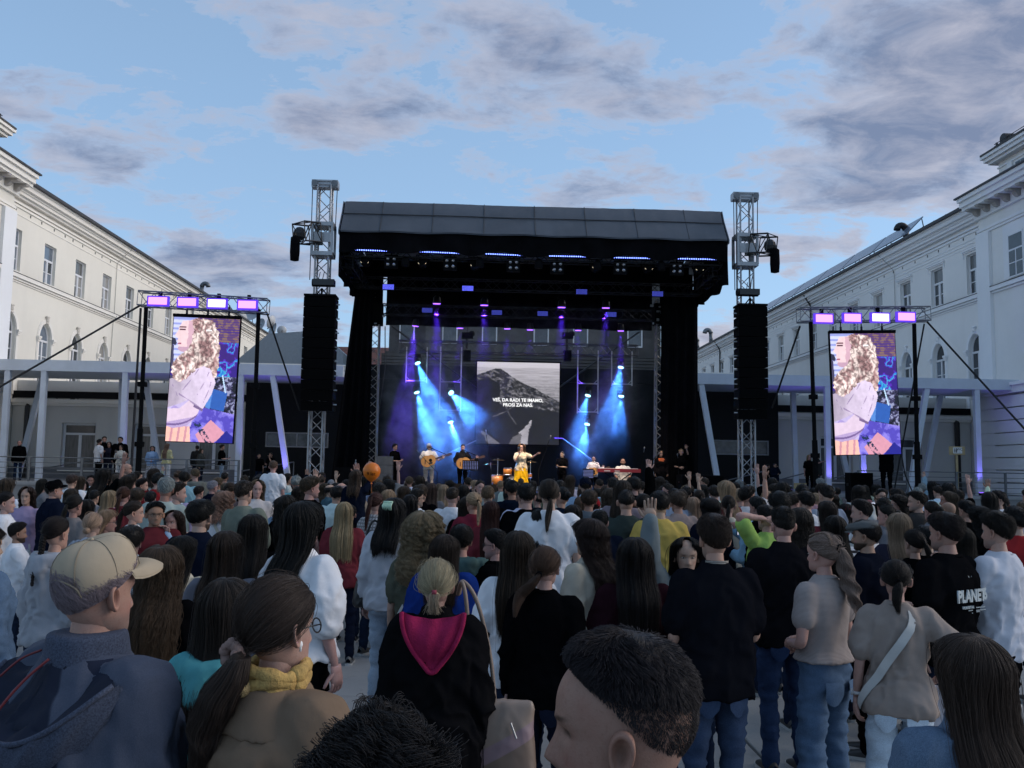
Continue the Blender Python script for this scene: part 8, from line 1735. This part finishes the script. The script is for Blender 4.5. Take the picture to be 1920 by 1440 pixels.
rows = [9.2, 10.0, 10.8, 11.6, 12.5, 13.5, 14.5, 15.6, 16.8, 18.0, 19.2, 20.5, 21.8, 23.0, 24.3]
used = {}
for ri, dY in enumerate(rows):
    x = -.60*dY
    while x < .60*dY:
        x += rf_.uniform(.60, 1.05)*(1.0 if dY < 14 else .95)
        if nfill >= 186: break
        Xp, Yp = x, dY+rf_.uniform(-.3, .3); h = rf_.gauss(1.68, .09); h = min(max(h, 1.52), 1.83)
        pxx, pyy = proj((Xp, Yp, h))
        if pxx < -15 or pxx > 1935: continue
        if pxx < 130 and dY > 13.5: continue
        if pxx > 1800 and dY > 15: continue
        if any((Xp-a)**2+(Yp-b_)**2 < .40**2 for a, b_ in PLACED): continue
        if 600 < pxx < 720 and dY < 10.5: continue
        if rf_.random() < .12: continue
        sx_, hs, hn = rf_.choice(HN); hcn = wpick(HCN); cn = wpick(CN); tp = rf_.choice(['tee', 'tee', 'long', 'hoodie', 'shirt'] if sx_ == 'm' else ['tee', 'long', 'long', 'knit', 'tee']); arms = rf_.choice([('down', 'down'), ('front', 'front'), ('down', 'down'), ('crossed', 'crossed')])
        u_ = rf_.random()
        if u_ < .07: arms = rf_.choice([('down', 'up'), ('up', 'down')])
        elif u_ < .19: arms = ('front', 'phone')
        reg = next(r_[2] for r_ in REG if r_[0] <= max(0, min(1920, pxx)) < r_[1]); dep = 'mid-crowd' if dY < 13 else 'farther back' if dY < 19 else 'near stage'
        lab = '%s, %s %s hair, %s top, %s %s' % ('man' if sx_ == 'm' else 'woman', hn, hcn[1], cn[0], dep, reg)
        if lab in used:
            cn = [c for c in CN if '%s, %s %s hair, %s top, %s %s' % ('man' if sx_ == 'm' else 'woman', hn, hcn[1], c[0], dep, reg) not in used][0]; lab = '%s, %s %s hair, %s top, %s %s' % ('man' if sx_ == 'm' else 'woman', hn, hcn[1], cn[0], dep, reg)
        used[lab] = 1; yaw = rf_.gauss(0, 16) if rf_.random() < .85 else rf_.choice([-70, 70, 160])
        person(0, 0, dY, loc=(Xp, Yp, .02), h=h, yaw=yaw, fem=sx_ == 'f', hairstyle=hs, hc=hcn[0], skin=rf_.choice(['fair', 'mid', 'fair', 'tan']), top=tp, tc_=tuple(c*rf_.uniform(.75, 1.1) for c in cn[1]), arms=arms, bottom='jeans', bc=rf_.choice([DEND, BK, NV, DEN]), label=lab, seed=rf_.randrange(2), nst=600, hrad=.0028, vox=.022)
        rt = PERSONS[-1]; rt.rotation_euler = (RAD(rf_.gauss(0, 2.2)), RAD(rf_.gauss(0, 2.5)), rt.rotation_euler[2])
        if arms == ('front', 'phone') and nfill % 2: phone(rt, (.08, .36, 1.46), 'raised phone of the %s' % lab.replace('hair, ', 'hair and ', 1).split(',')[0]+' with '+lab.split(', ', 1)[1].split(', ')[0]+', '+reg, lit=True)
        PLACED.append((Xp, Yp)); nfill += 1
print('fill', nfill, 'persons', len(PERSONS))
# ================================================================== performers and gear on the stage
def stand_at(x, y, Y, z0, **kw):
    p = at(x, y, Y); h = p[2]-z0-.02; kw.setdefault('nst', 900); kw.setdefault('hrad', .002)
    return person(x, y, None, loc=(p[0], Y, z0), h=h, z0=z0, **kw)
GB = 'band members on the stage'
WOODG = mat('guitar_top', (.42, .21, .065), .35, var=.2, scale=5, stretch=(30, 1, 1)); WOODD = mat('guitar_neck', (.06, .03, .02), .4)
def guitar(root, label, flip=1, c=(.02, .20, 1.10), tilt=.32):
    o = empty('acoustic_guitar', in_frame(root, c), root.rotation_euler[2], root.scale[0]*1.12, label, 'guitar')
    a = np.linspace(0, 6.283, 40, endpoint=False); prof = [(math.cos(t)*(.25 if math.cos(t) < 0 else .23), math.sin(t)*(.195-.045*np.exp(-((math.cos(t)-.15)/.28)**2)-(.05 if math.cos(t) > .4 else 0)*(math.cos(t)-.4))) for t in a]
    ct, st_ = math.cos(tilt*flip), math.sin(tilt*flip); R_ = lambda u, v: (u*flip*ct-v*st_*1.0, u*flip*st_+v*ct)
    f = lambda d: (lambda u, v: (R_(u, v)[0], d, R_(u, v)[1]))
    b = MB(); b.prism(prof, f(.045), f(-.045)); b.build('side', WOODD, o); b = MB(); b.prism([(u*.985, v*.985) for u, v in prof], f(.046), f(.051)); b.build('soundboard', WOODG, o)
    b = MB(); b.prism([(.05+math.cos(t)*.052, math.sin(t)*.052) for t in a[::2]], f(.0515), f(.053)); b.build('sound_hole', BLACK, o); b = MB(); b.prism([(-.01, -.05), (.10, -.06), (.07, -.12), (-.03, -.10)], f(.0512), f(.0525)); b.build('pickguard', BLACK_G, o)
    p0 = R_(.21, 0); p1 = R_(.60, 0); p2 = R_(.74, 0); b = MB(); b.obox((p0[0], .045, p0[1]), (p1[0], .045, p1[1]), .02, .055, (0, 0, 1)); b.obox((p1[0], .04, p1[1]), (p2[0], .035, p2[1]), .018, .075, (0, 0, 1)); b.build('neck', WOODD, o)
    b = MB(); q = R_(-.12, 0); b.cbox((q[0], .055, q[1]), (.03, .012, .13)); b.build('bridge', WOODD, o)
    b = MB(); b.tube([(p1[0], .03, p1[1]), (0, -.02, .42), (-.05*flip, -.22, .38), (R_(-.24, 0)[0], -.02, R_(-.24, 0)[1])], .012, 6); b.build('guitar_strap', BLACK, o); return o
def mic_stand(x, y, Y, tip, label, boom=True):
    p = at(x, y, Y); g = np.array([p[0], Y, DZ]); o = empty('microphone_stand', g, label=label, cat='microphone stand', group='microphone stands on the stage'); H = p[2]-DZ
    b = MB(); b.tube([(0, 0, .02), (0, 0, H)], .012, 7); b.build('pole', BLACK, o)
    b = MB()
    for k in range(3): b.tube([(0, 0, .12), (math.cos(k*2.09)*.28, math.sin(k*2.09)*.28, .012)], .010, 6)
    b.build('tripod', BLACK, o)
    t = np.array(at(*tip, Y-.1))-g; b = MB(); b.tube([(0, 0, H), t], .010, 6); b.build('boom', BLACK, o); d = t-np.array([0, 0, H]); d /= np.linalg.norm(d)
    b = MB(); b.tube([t, t+d*.10, t+d*.12, t+d*.16, t+d*.18], [.012, .014, .022, .024, .010], 10); b.build('microphone', ZINC, o, True)
def box_thing(name, px, Yp, z0, size, label, cat, m=BLACK, grille=True):
    p = at(*px, Yp); o = empty(name, (p[0], Yp, z0), label=label, cat=cat); w, d, h = size
    b = MB(); b.box((-w/2, -d/2, 0), (w/2, d/2, h)); b.build('cabinet', m, o)
    if grille:
        b = MB(); b.box((-w/2+.03, -d/2-.014, .04), (w/2-.03, -d/2-.002, h-.04)); b.build('grille', GRILLE, o); b = MB()
        for s_ in (-1, 1): b.box((s_*w/2-.01, -.1, h*.55), (s_*w/2+.01, .1, h*.65))
        b.build('handle', BLACK_G, o)
    return o
SYp = 29.8
stand_at(741, 832, 30.4, DZ, yaw=120, hairstyle='short', hc='dark', top='tee', tc_=BK, arms=('front', 'front'), bc=BK, label='stage technician in black beside the left tower', group=GB)
q = stand_at(805, 831, SYp, DZ, yaw=172, hairstyle='crop', hc='dark', top='tee', tc_=(.62, .60, .60), arms=('fret', 'strum'), bc=(.42, .35, .30), bmat=CLOTHM, label='guitarist in white tee, cap and beige trousers', group=GB, skin='fair'); cap(q, (.55, .55, .56), .05); guitar(q, 'acoustic guitar of the player in white', -1)
q = stand_at(868, 833, SYp+.2, DZ, yaw=165, hairstyle='fade', hc='black', top='shirt', tc_=(.012, .012, .015), arms=('fret', 'strum'), bc=BK, label='bearded guitarist in black shirt', group=GB, beard=True); guitar(q, 'acoustic guitar of the player in black', -1)
q = stand_at(978, 833, SYp-.6, DZ, yaw=182, fem=True, hairstyle='curlylong', hc=(.12, .07, .04), top='tee', tc_=(.52, .44, .32), arms=('out', 'mic'), bottom='skirt', bc=(.62, .34, .012), label='singer with long curls in cream blouse and yellow skirt', group=GB, skin=(.45, .29, .22))
mo = empty('microphone', in_frame(q, (.085, .215, 1.485)), 0, 1, 'hand microphone held by the singer', 'microphone'); b = MB(); b.tube([(0, 0, -.14), (0, -.0, 0), (0, .0, .02), (0, .0, .06)], [.012, .015, .026, .018], 10); b.build('microphone_body', BLACK_G, mo, True)
q = stand_at(1054, 846, SYp-.2, DZ, yaw=-140, hairstyle='crop', hc='dark', top='tee', tc_=BK, arms=('front', 'front'), bc=BK, label='man in black tee with headset clapping right of the singer', group=GB); b = MB(); a = np.linspace(0, math.pi, 13); b.tube([(math.cos(t)*.092, -.01, HZ+.12+math.sin(t)*.135) for t in a], .009, 6); b.ball((.09, -.01, HZ+.11), (.02, .032, .036)); b.ball((-.09, -.01, HZ+.11), (.02, .032, .036)); part(q, 'headphones', b, mat('headphone', (.25, .25, .26), .4))
q = stand_at(1113, 855, SYp+.4, DZ, yaw=190, hairstyle='bald', top='shirt', tc_=(.60, .57, .62), arms=('fret', 'strum'), bc=BK, label='bass player with glasses in white shirt', group=GB); glasses(q)
bs = guitar(q, 'dark electric bass of the player in white', -1, tilt=.28)
q = stand_at(1168, 859, SYp+.3, DZ-.42, yaw=190, hairstyle='bald', top='tee', tc_=(.60, .58, .56), arms=('keys', 'keys'), bc=BK, legs='sit', label='bald keyboard player in white tee', group=GB, beard=True)
q = stand_at(1239, 844, SYp-.3, DZ, yaw=170, fem=True, hairstyle='bob', hc='black', top='long', tc_=(.008, .007, .008), arms=('down', 'down'), bc=BK, bottom='skirt', label='backing singer with black bob in black with orange embroidered yoke', group=GB)
b = MB(); R_ = np.array(torso_rings(True, .026, .8)); n_ = 18; b.grid([[(math.sin(u)*np.interp(z, R_[:, 2], R_[:, 3]), math.cos(u)*np.interp(z, R_[:, 2], R_[:, 4]), z) for u in np.linspace(-1.3, 1.3, n_)] for z in (1.33, 1.38, 1.43, 1.46)]); part(q, 'embroidered_yoke', b, blotch_mat('embroidery', (.45, .10, .02), (.20, .03, .01), 40))
q = stand_at(1277, 841, SYp-.1, DZ, yaw=188, fem=True, hairstyle='lowpony', hc='blond', top='tee', tc_=BK, arms=('high', 'belly'), bottom='skirt', bc=BK, label='blond backing singer in black with raised hand', group=GB)
# keyboard
p = at(1168, 900, SYp-.25); kb = empty('keyboard', (p[0]-.15, SYp-.25, DZ), label='red stage keyboard of the bald player', cat='keyboard')
b = MB(); b.box((-.72, -.14, .78), (.72, .16, .90)); b.build('case', mat('keyboard_red', (.16, .008, .012), .3), kb); b = MB(); b.box((-.66, .02, .902), (.66, .15, .912)); b.build('keys', WHITE_P, kb)
b = MB(); b.box((-.5, -.150, .81), (-.3, -.142, .84)); b.box((-.15, -.150, .81), (.02, -.142, .835)); b.build('logo_plate', mat('plate', (.4, .4, .4), .4), kb); b = MB()
for s_ in (-1, 1): b.tube([(s_*.6, -.1, 0), (-s_*.45, .1, .77)], .018, 6)
b.build('stand', BLACK, kb)
# music stands
for (x, y, w_, lab, rz) in ((882, 866, 30, 'perforated music stand in front of the black-shirted guitarist', .0), (1103, 882, 20, 'perforated music stand left of the keyboard', -.4)):
    p = at(x, y+14, SYp-.5); o = empty('music_stand', (p[0], SYp-.5, DZ), rz, 1, lab, 'music stand'); H = p[2]-DZ; W = w_*SYp/FPX; b = MB(); b.tube([(0, 0, 0), (0, 0, H)], .012, 6); b.build('pole', BLACK, o); b = MB(); b.box((-W/2, .0, H-.02), (W/2, .012, H+.30)); b.build('desk', BLACK, o)
    b = MB()
    for i in range(9):
        for j in range(6): b.cbox((-W/2+W*(i+.7)/9.4, -.002, H+.02+j*.045), (.022, .004, .024))
    d_ = b.build('glowing_perforation', emis('perf_glow', (.35, .42, 1.0), .5), o); d_['kind'] = 'stuff'  # holes emit by themselves, imitating stage light seen through the desk
    b = MB()
    for k in range(3): b.tube([(0, 0, .2), (math.cos(k*2.09)*.25, math.sin(k*2.09)*.25, .01)], .009, 5)
    b.build('tripod', BLACK, o)
mic_stand(820, 886, SYp-.5, (787, 851), 'boom microphone stand in front of the guitarist in white'); mic_stand(1202, 880, SYp-.3, (1207, 848), 'tall boom microphone stand by the keyboard'); mic_stand(1222, 865, SYp-.7, (1230, 856), 'microphone stand of the black-bobbed singer'); mic_stand(1010, 880, SYp+1.6, (1030, 825), 'overhead microphone stand over the drums'); mic_stand(920, 880, SYp+1.6, (912, 815), 'drum microphone stand left of the kit'); mic_stand(1272, 868, SYp-.6, (1271, 859), 'microphone stand of the blond singer')
# drum kit behind the singer
dp = at(962, 905, 31.6); dk = empty('drum_kit', (dp[0], 31.6, DZ), label='amber drum kit behind the singer', cat='drum kit'); AMB = mat('drum_amber', (.38, .13, .02), .25, var=.3, scale=4); SKN = mat('drum_skin', (.45, .44, .42), .5); CHR = mat('chrome', (.6, .6, .62), .15, .95)
def drum(c, r, h, axis='z'):
    b = MB(); b.lathe([(r, -h/2), (r, h/2)], 22, c, axis); o = b.build('drum_shell', AMB, dk, True); b = MB(); b.lathe([(r+.008, h/2-.02), (r+.008, h/2+.012), (r-.01, h/2+.012)], 22, c, axis); b.lathe([(r+.008, -h/2-.01), (r+.008, -h/2+.02)], 22, c, axis); b.build('hoop', CHR, o, True)
    b = MB(); b.lathe([(.001, -h/2-.004), (r-.006, -h/2-.004), (r-.006, h/2+.004), (.001, h/2+.004)], 22, c, axis); b.build('drum_head', SKN, o)
drum((0, 0, .30), .28, .42, 'y'); drum((-.20, -.05, .74), .15, .24); drum((.16, -.05, .74), .14, .22); drum((-.56, .1, .42), .21, .38); drum((.50, .12, .60), .18, .15)
for (x, y, z, r) in ((-.55, .1, 1.15, .24), (.62, .15, 1.10, .23), (.45, -.1, .95, .18), (-.8, .25, 1.0, .26)):
    b = MB(); b.lathe([(.01, .02), (.04, .02), (.06, .006), (r, -.012), (r, -.016), (.01, .0)], 22, (x, y, z)); b.build('cymbal', mat('bronze', (.35, .22, .08), .25, .9), dk, True); b = MB(); b.tube([(x, y, 0), (x, y, z+.05)], .012, 6); b.build('cymbal_stand', CHR, dk)
# plexiglass drum shield frame, hand rails, floor monitors, subs
for (a_, c_, lab) in (((1056, 835), (1056, 912), 'left'), ((908, 830), (908, 912), 'right')): pass
wire('stair_rail', [at(1040, 822, 32.8), at(1055, 822, 32.8), at(1110, 862, 32.8)], .02, ZINC, 'thin metal stair rail right of the centre screen', 'rail'); wire('stair_rail', [at(893, 826, 32.8), at(800, 868, 32.8)], .02, ZINC, 'thin metal stair rail left of the centre screen', 'rail')
for k, (x, lab) in enumerate(((775, 'left of the guitarist in white'), (850, 'between the guitarists'), (935, 'left of the singer'), (1035, 'right of the singer'), (1130, 'in front of the bass player'), (1225, 'in front of the backing singers'))):
    p = at(x, 905, 27.6); o = empty('floor_monitor', (p[0], 27.6, DZ), label='black floor monitor %s' % lab, cat='loudspeaker', group='floor monitors'); b = MB(); b.prism([(-.2, 0), (.25, 0), (.25, .34), (.1, .36)], lambda u, z: (-.28, u, z), lambda u, z: (.28, u, z)); b.build('cabinet', BLACK, o); b = MB(); b.prism([(.12, .05), (.16, .04), (.26, .30), (.22, .33)], lambda u, z: (-.24, u, z), lambda u, z: (.24, u, z)); b.build('grille', GRILLE, o)
p = at(772, 898, 30.2); o = box_thing('guitar_amplifier', (772, 900), 30.3, DZ, (.5, .3, .36), 'grey amplifier left of the guitarist in white', 'amplifier', mat('amp_grey', (.10, .10, .11), .6)); 
for k in range(3): box_thing('subwoofer', (1312+k*.1, 880), 28.4+0*k, DZ-1.1+k*.62, (1.35, .8, .60), 'black subwoofer in the stack right of the band, %s from the bottom' % ordn[k], 'loudspeaker')
for k in range(2): box_thing('subwoofer', (1352, 880), 28.5, DZ-1.1+k*.62, (.7, .8, .60), 'smaller black subwoofer by the right tower, %s one' % ('lower', 'upper')[k], 'loudspeaker')
for k in range(4): box_thing('equipment_rack', (722, 880), 30.2, DZ+k*.30, (.55, .5, .29), 'metal equipment rack unit by the left rear tower, %s from the bottom' % ordn[k], 'rack', mat('rack_steel', (.10, .10, .105), .4, .5), False)
box_thing('speaker_cabinet', (664, 890), 30.8, 0, (1.2, .8, 1.9), 'dark cabinet behind the left tower', 'cabinet', BLACK, False)
bt = empty('water_bottle', at(668, 836, 30.5), label='clear water bottle on the dark cabinet', cat='bottle'); b = MB(); b.lathe([(.03, 0), (.036, .02), (.034, .16), (.014, .20), (.014, .235)], 14); b.build('bottle_body', mat('bottle_clear', (.25, .28, .32), .1, spec=.8), bt, True); b = MB(); b.lathe([(.016, .236), (.016, .26)], 10); b.build('bottle_cap', WHITE_P, bt)
bt.location.z = 1.9
# ================================================================== people on the terraces
GT = 'people on the terraces'; TY = 36.2; TZ2 = TZ+.0
def T(x, y, yaw, sex, hs, hcol, top, col, label, arms=('down', 'down'), bottom='jeans', bc=DEND, Y=TY, **kw): return stand_at(x, y, Y, TZ2, yaw=yaw, fem=sex == 'f', hairstyle=hs, hc=hcol, top=top, tc_=col, label=label, arms=arms, bottom=bottom, bc=bc, group=GT, **kw)
T(37, 825, 175, 'm', 'balding', 'dark', 'jacket', BK, 'man in dark jacket and checked shirt alone on the left terrace', fat=.03)
q = T(187, 823, 40, 'm', 'short', 'dark', 'tee', (.62, .63, .66), 'man in white tee embraced on the left terrace', bc=BK, beard=True); T(196, 818, 150, 'm', 'short', 'black', 'jacket', BK, 'man in black hugging the man in white tee', ('out', 'front'), bc=BK, Y=TY+.5); T(205, 828, 170, 'f', 'long', 'dark', 'long', (.02, .02, .03), 'dark-haired woman behind the man in white tee', Y=TY+.4)
q = T(226, 819, 175, 'm', 'short', 'black', 'jacket', BK, 'man in dark suit and glasses on the left terrace', bc=BK); glasses(q)
q = T(227, 834, 178, 'f', 'mid', 'dark', 'shirt', (.52, .50, .45), 'woman in cream blouse taking a selfie', ('front', 'phone'), bottom='wide', bc=(.5, .5, .5), Y=TY-.4); phone(q, (.09, .37, 1.46), 'pale phone of the woman in cream blouse', rot=(0, 0, math.pi))
T(286, 836, 165, 'f', 'bob', 'black', 'shirt', (.24, .36, .56), 'woman in light blue cardigan and spotted dress', ('belly', 'belly'), bottom='skirt', bc=(.3, .3, .33), bmat=blotch_mat('spotted', (.5, .5, .52), (.02, .025, .04), 30))
T(314, 831, 20, 'f', 'longer', 'ash', 'knit', (.56, .53, .30), 'blond woman in pale yellow knit and white trousers', ('front', 'front'), bottom='wide', bc=(.55, .56, .58), bmat=CLOTHM)
T(370, 835, -30, 'm', 'short', 'dark', 'jacket', (.02, .02, .02), 'dark-clothed person behind the left screen post', Y=TY+.8); T(378, 841, 100, 'f', 'long', 'mid', 'jacket', (.05, .053, .05), 'woman in grey-green jacket beside the left screen', bc=(.02, .025, .04))
T(417, 833, 70, 'm', 'short', 'brown', 'tee', BK, 'young man in black tee and pale jeans on the left terrace', ('front', 'front'), bc=(.16, .22, .29))
T(486, 850, 150, 'm', 'short', 'black', 'tee', BK, 'technician in black at the left side desk', Y=33.5); T(508, 848, -150, 'm', 'short', 'black', 'tee', BK, 'second technician in black at the left side desk', ('mouth', 'front'), Y=33.4)
T(1517, 852, 175, 'f', 'longer', 'blond', 'tee', BK, 'blond woman in black pointing to the stage', ('side', 'down'), bc=BK, Y=35.4); T(1533, 850, 120, 'm', 'short', 'dark', 'jacket', (.03, .03, .03), 'person with backpack behind the right mast', Y=35.9)
T(1661, 826, 10, 'm', 'short', 'black', 'jacket', BK, 'technician in black work clothes climbing behind the right screen', ('up', 'up'), bc=BK, Y=31.0)
T(1453, 868, 160, 'm', 'short', 'dark', 'jacket', NV, 'seated technician in navy at the right side desk', ('mouth', 'front'), Y=33.0); T(1440, 870, 90, 'm', 'short', 'dark', 'tee', BK, 'dark-haired technician at the right side desk', Y=33.4)
# wc sign, chairs, side desks
p = at(1794, 845, 35.2); ws = empty('wc_sign', (p[0], 35.2, TZ), label='plywood toilet sign on a wooden post', cat='sign'); PLY = mat('plywood', (.42, .32, .17), .7, var=.15, scale=4); H = p[2]-TZ
b = MB(); b.box((-.04, .0, 0), (.04, .05, H-.15)); b.build('post', PLY, ws); b = MB(); b.box((-.33, -.03, H-.17), (.33, -.002, H+.17)); b.build('board', PLY, ws); b = MB(); b.box((-.17, -.04, H-.11), (.20, -.032, H+.13)); b.build('paper', WHITE_P, ws)
text_mesh('lettering', 'WC', .14, BLACK, ws, (.09, -.043, H+.05)); text_mesh('lettering', '<---', .07, BLACK, ws, (.10, -.043, H-.06)); b = MB()
for x0 in (-.10, -.03): b.ball((x0, -.041, H+.07), (.022, .003, .022)); b.cbox((x0, -.0415, H+.0), (.04, .003, .09)); b.cbox((x0-.010, -.0415, H-.06), (.014, .003, .06)); b.cbox((x0+.010, -.0415, H-.06), (.014, .003, .06))
b.build('pictogram', BLACK, ws)
for (x, lab) in ((1504, 'left of the right mast'), (1543, 'right of the right mast')):
    p = at(x, 907, 33.0); o = empty('plywood_chair', (p[0], 33.0, p[2]-.92), label='plywood chair %s' % lab, cat='chair', group='plywood chairs'); b = MB(); b.box((-.24, .2, .72), (.24, .225, .94)); b.build('backrest', PLY, o); b = MB(); b.box((-.23, -.22, .44), (.23, .2, .465)); b.build('seat', PLY, o)
    for sx in (-.2, .2):
        for sy in (-.18, .19): b = MB(); b.tube([(sx, sy, -.6), (sx, sy, .72 if sy > 0 else .44)], .014, 6); b.build('leg', ZINC, o)
for (x, lab) in ((1440, 'right'), (512, 'left')):
    p = at(x, 909 if x > 900 else 893, 32.6); o = empty('side_desk', (p[0], 32.6, 0), label='narrow %s side desk of the technicians' % lab, cat='desk'); b = MB(); b.box((-.8, -.3, p[2]-.04), (.8, .3, p[2])); b.build('top', mat('desk_top', (.35, .34, .32), .6), o)
    for sx in (-.75, .75): b = MB(); b.box((sx-.03, -.28, 0), (sx+.03, .28, p[2]-.04)); b.build('leg', BLACK, o)
box_thing('loudspeaker', (1611, 925), 32.5, 0.9, (.85, .5, 1.1), 'black loudspeaker in front of the right terrace', 'loudspeaker')
# coloured uplights at the portico posts
for (x, lab, e) in ((450, 'left of the stage', 1.3), (232, 'by the left screen', .8), (1552, 'by the right screen', .8), (1619, 'under the right screen', 1.0), (1832, 'by the white end block', .8), (505, 'under the portico roof', 1.0), (1470, 'under the right portico roof', 1.0)):
    p = at(x, 905, 37.0); o = empty('uplight', (p[0]+.3, 37.2, TZ), label='small violet floor uplight %s' % lab, cat='floodlight', group='violet floor uplights'); b = MB(); b.box((-.1, -.06, 0), (.1, .06, .12)); b.build('housing', BLACK, o); b = MB(); b.box((-.085, -.045, .121), (.085, .045, .13)); b.build('lens', LED_P, o)
    l = bpy.data.lights.new('uplight_beam', 'SPOT'); l.energy = 75*e; l.color = (.22, .16, 1.0); l.spot_size = RAD(75); l.spot_blend = .9; l.shadow_soft_size = .05; lo = bpy.data.objects.new('uplight_beam', l); COL.objects.link(lo); lo.parent = o; lo.location = (0, 0, .16); lo.rotation_euler = (RAD(180-8), RAD(6), 0)
# ------------------------------------------------------------------ heads a little smaller than the construction head
HEADW = {'hair', 'hair_strands', 'tail', 'tail_strands', 'hair_tie', 'bun', 'bun_strands', 'braid', 'braid_strands', 'braids', 'glasses', 'cap', 'peak', 'button', 'seams', 'flat_cap', 'beanie', 'headphones', 'cap_logo', 'strap_opening_rim', 'cap_strap', 'loose_curls', 'loose_tail', 'scrunchie', 'earbud', 'hair_claw'}
def shrink(v, head_only):
    f = np.clip((v[:, 2]-1.42)/.09, 0, 1)
    if head_only: f = f*(np.abs(v[:, 0]) < .125)
    sc_ = 1-.07*f; o = v.copy(); o[:, 0] *= sc_; o[:, 1] = (o[:, 1]+.01)*sc_-.01; up_ = v[:, 2] > 1.485
    if head_only: up_ &= (np.abs(v[:, 0]) < .125)
    o[:, 2] = np.where(up_, 1.485+(v[:, 2]-1.485)*.93, v[:, 2]); return o
done = set()
def walk(o):
    b_ = o.name.split('.')[0]
    if o.data is not None and (b_ in HEADW or b_ == 'body') and (o.type, o.data.name) not in done:
        done.add((o.type, o.data.name))
        if o.type == 'MESH':
            n = len(o.data.vertices); v = np.empty(n*3); o.data.vertices.foreach_get('co', v); M_ = np.array(o.matrix_basis) if b_ == 'cap_logo' else np.eye(4); v = v.reshape(-1, 3)
            if b_ == 'cap_logo' and o.location.length > 0: lc = np.array([o.location]); o.location = Vector(shrink(lc, False)[0])
            else: o.data.vertices.foreach_set('co', shrink(v, b_ == 'body').ravel()); o.data.update()
        elif o.type == 'CURVES':
            a = o.data.attributes['position'].data; v = np.empty(len(a)*3, np.float32); a.foreach_get('vector', v); a.foreach_set('vector', shrink(v.reshape(-1, 3), False).astype(np.float32).ravel())
    for c in o.children: walk(c)
for r_ in PERSONS: walk(r_)
bpy.data.scenes.remove(TMP)
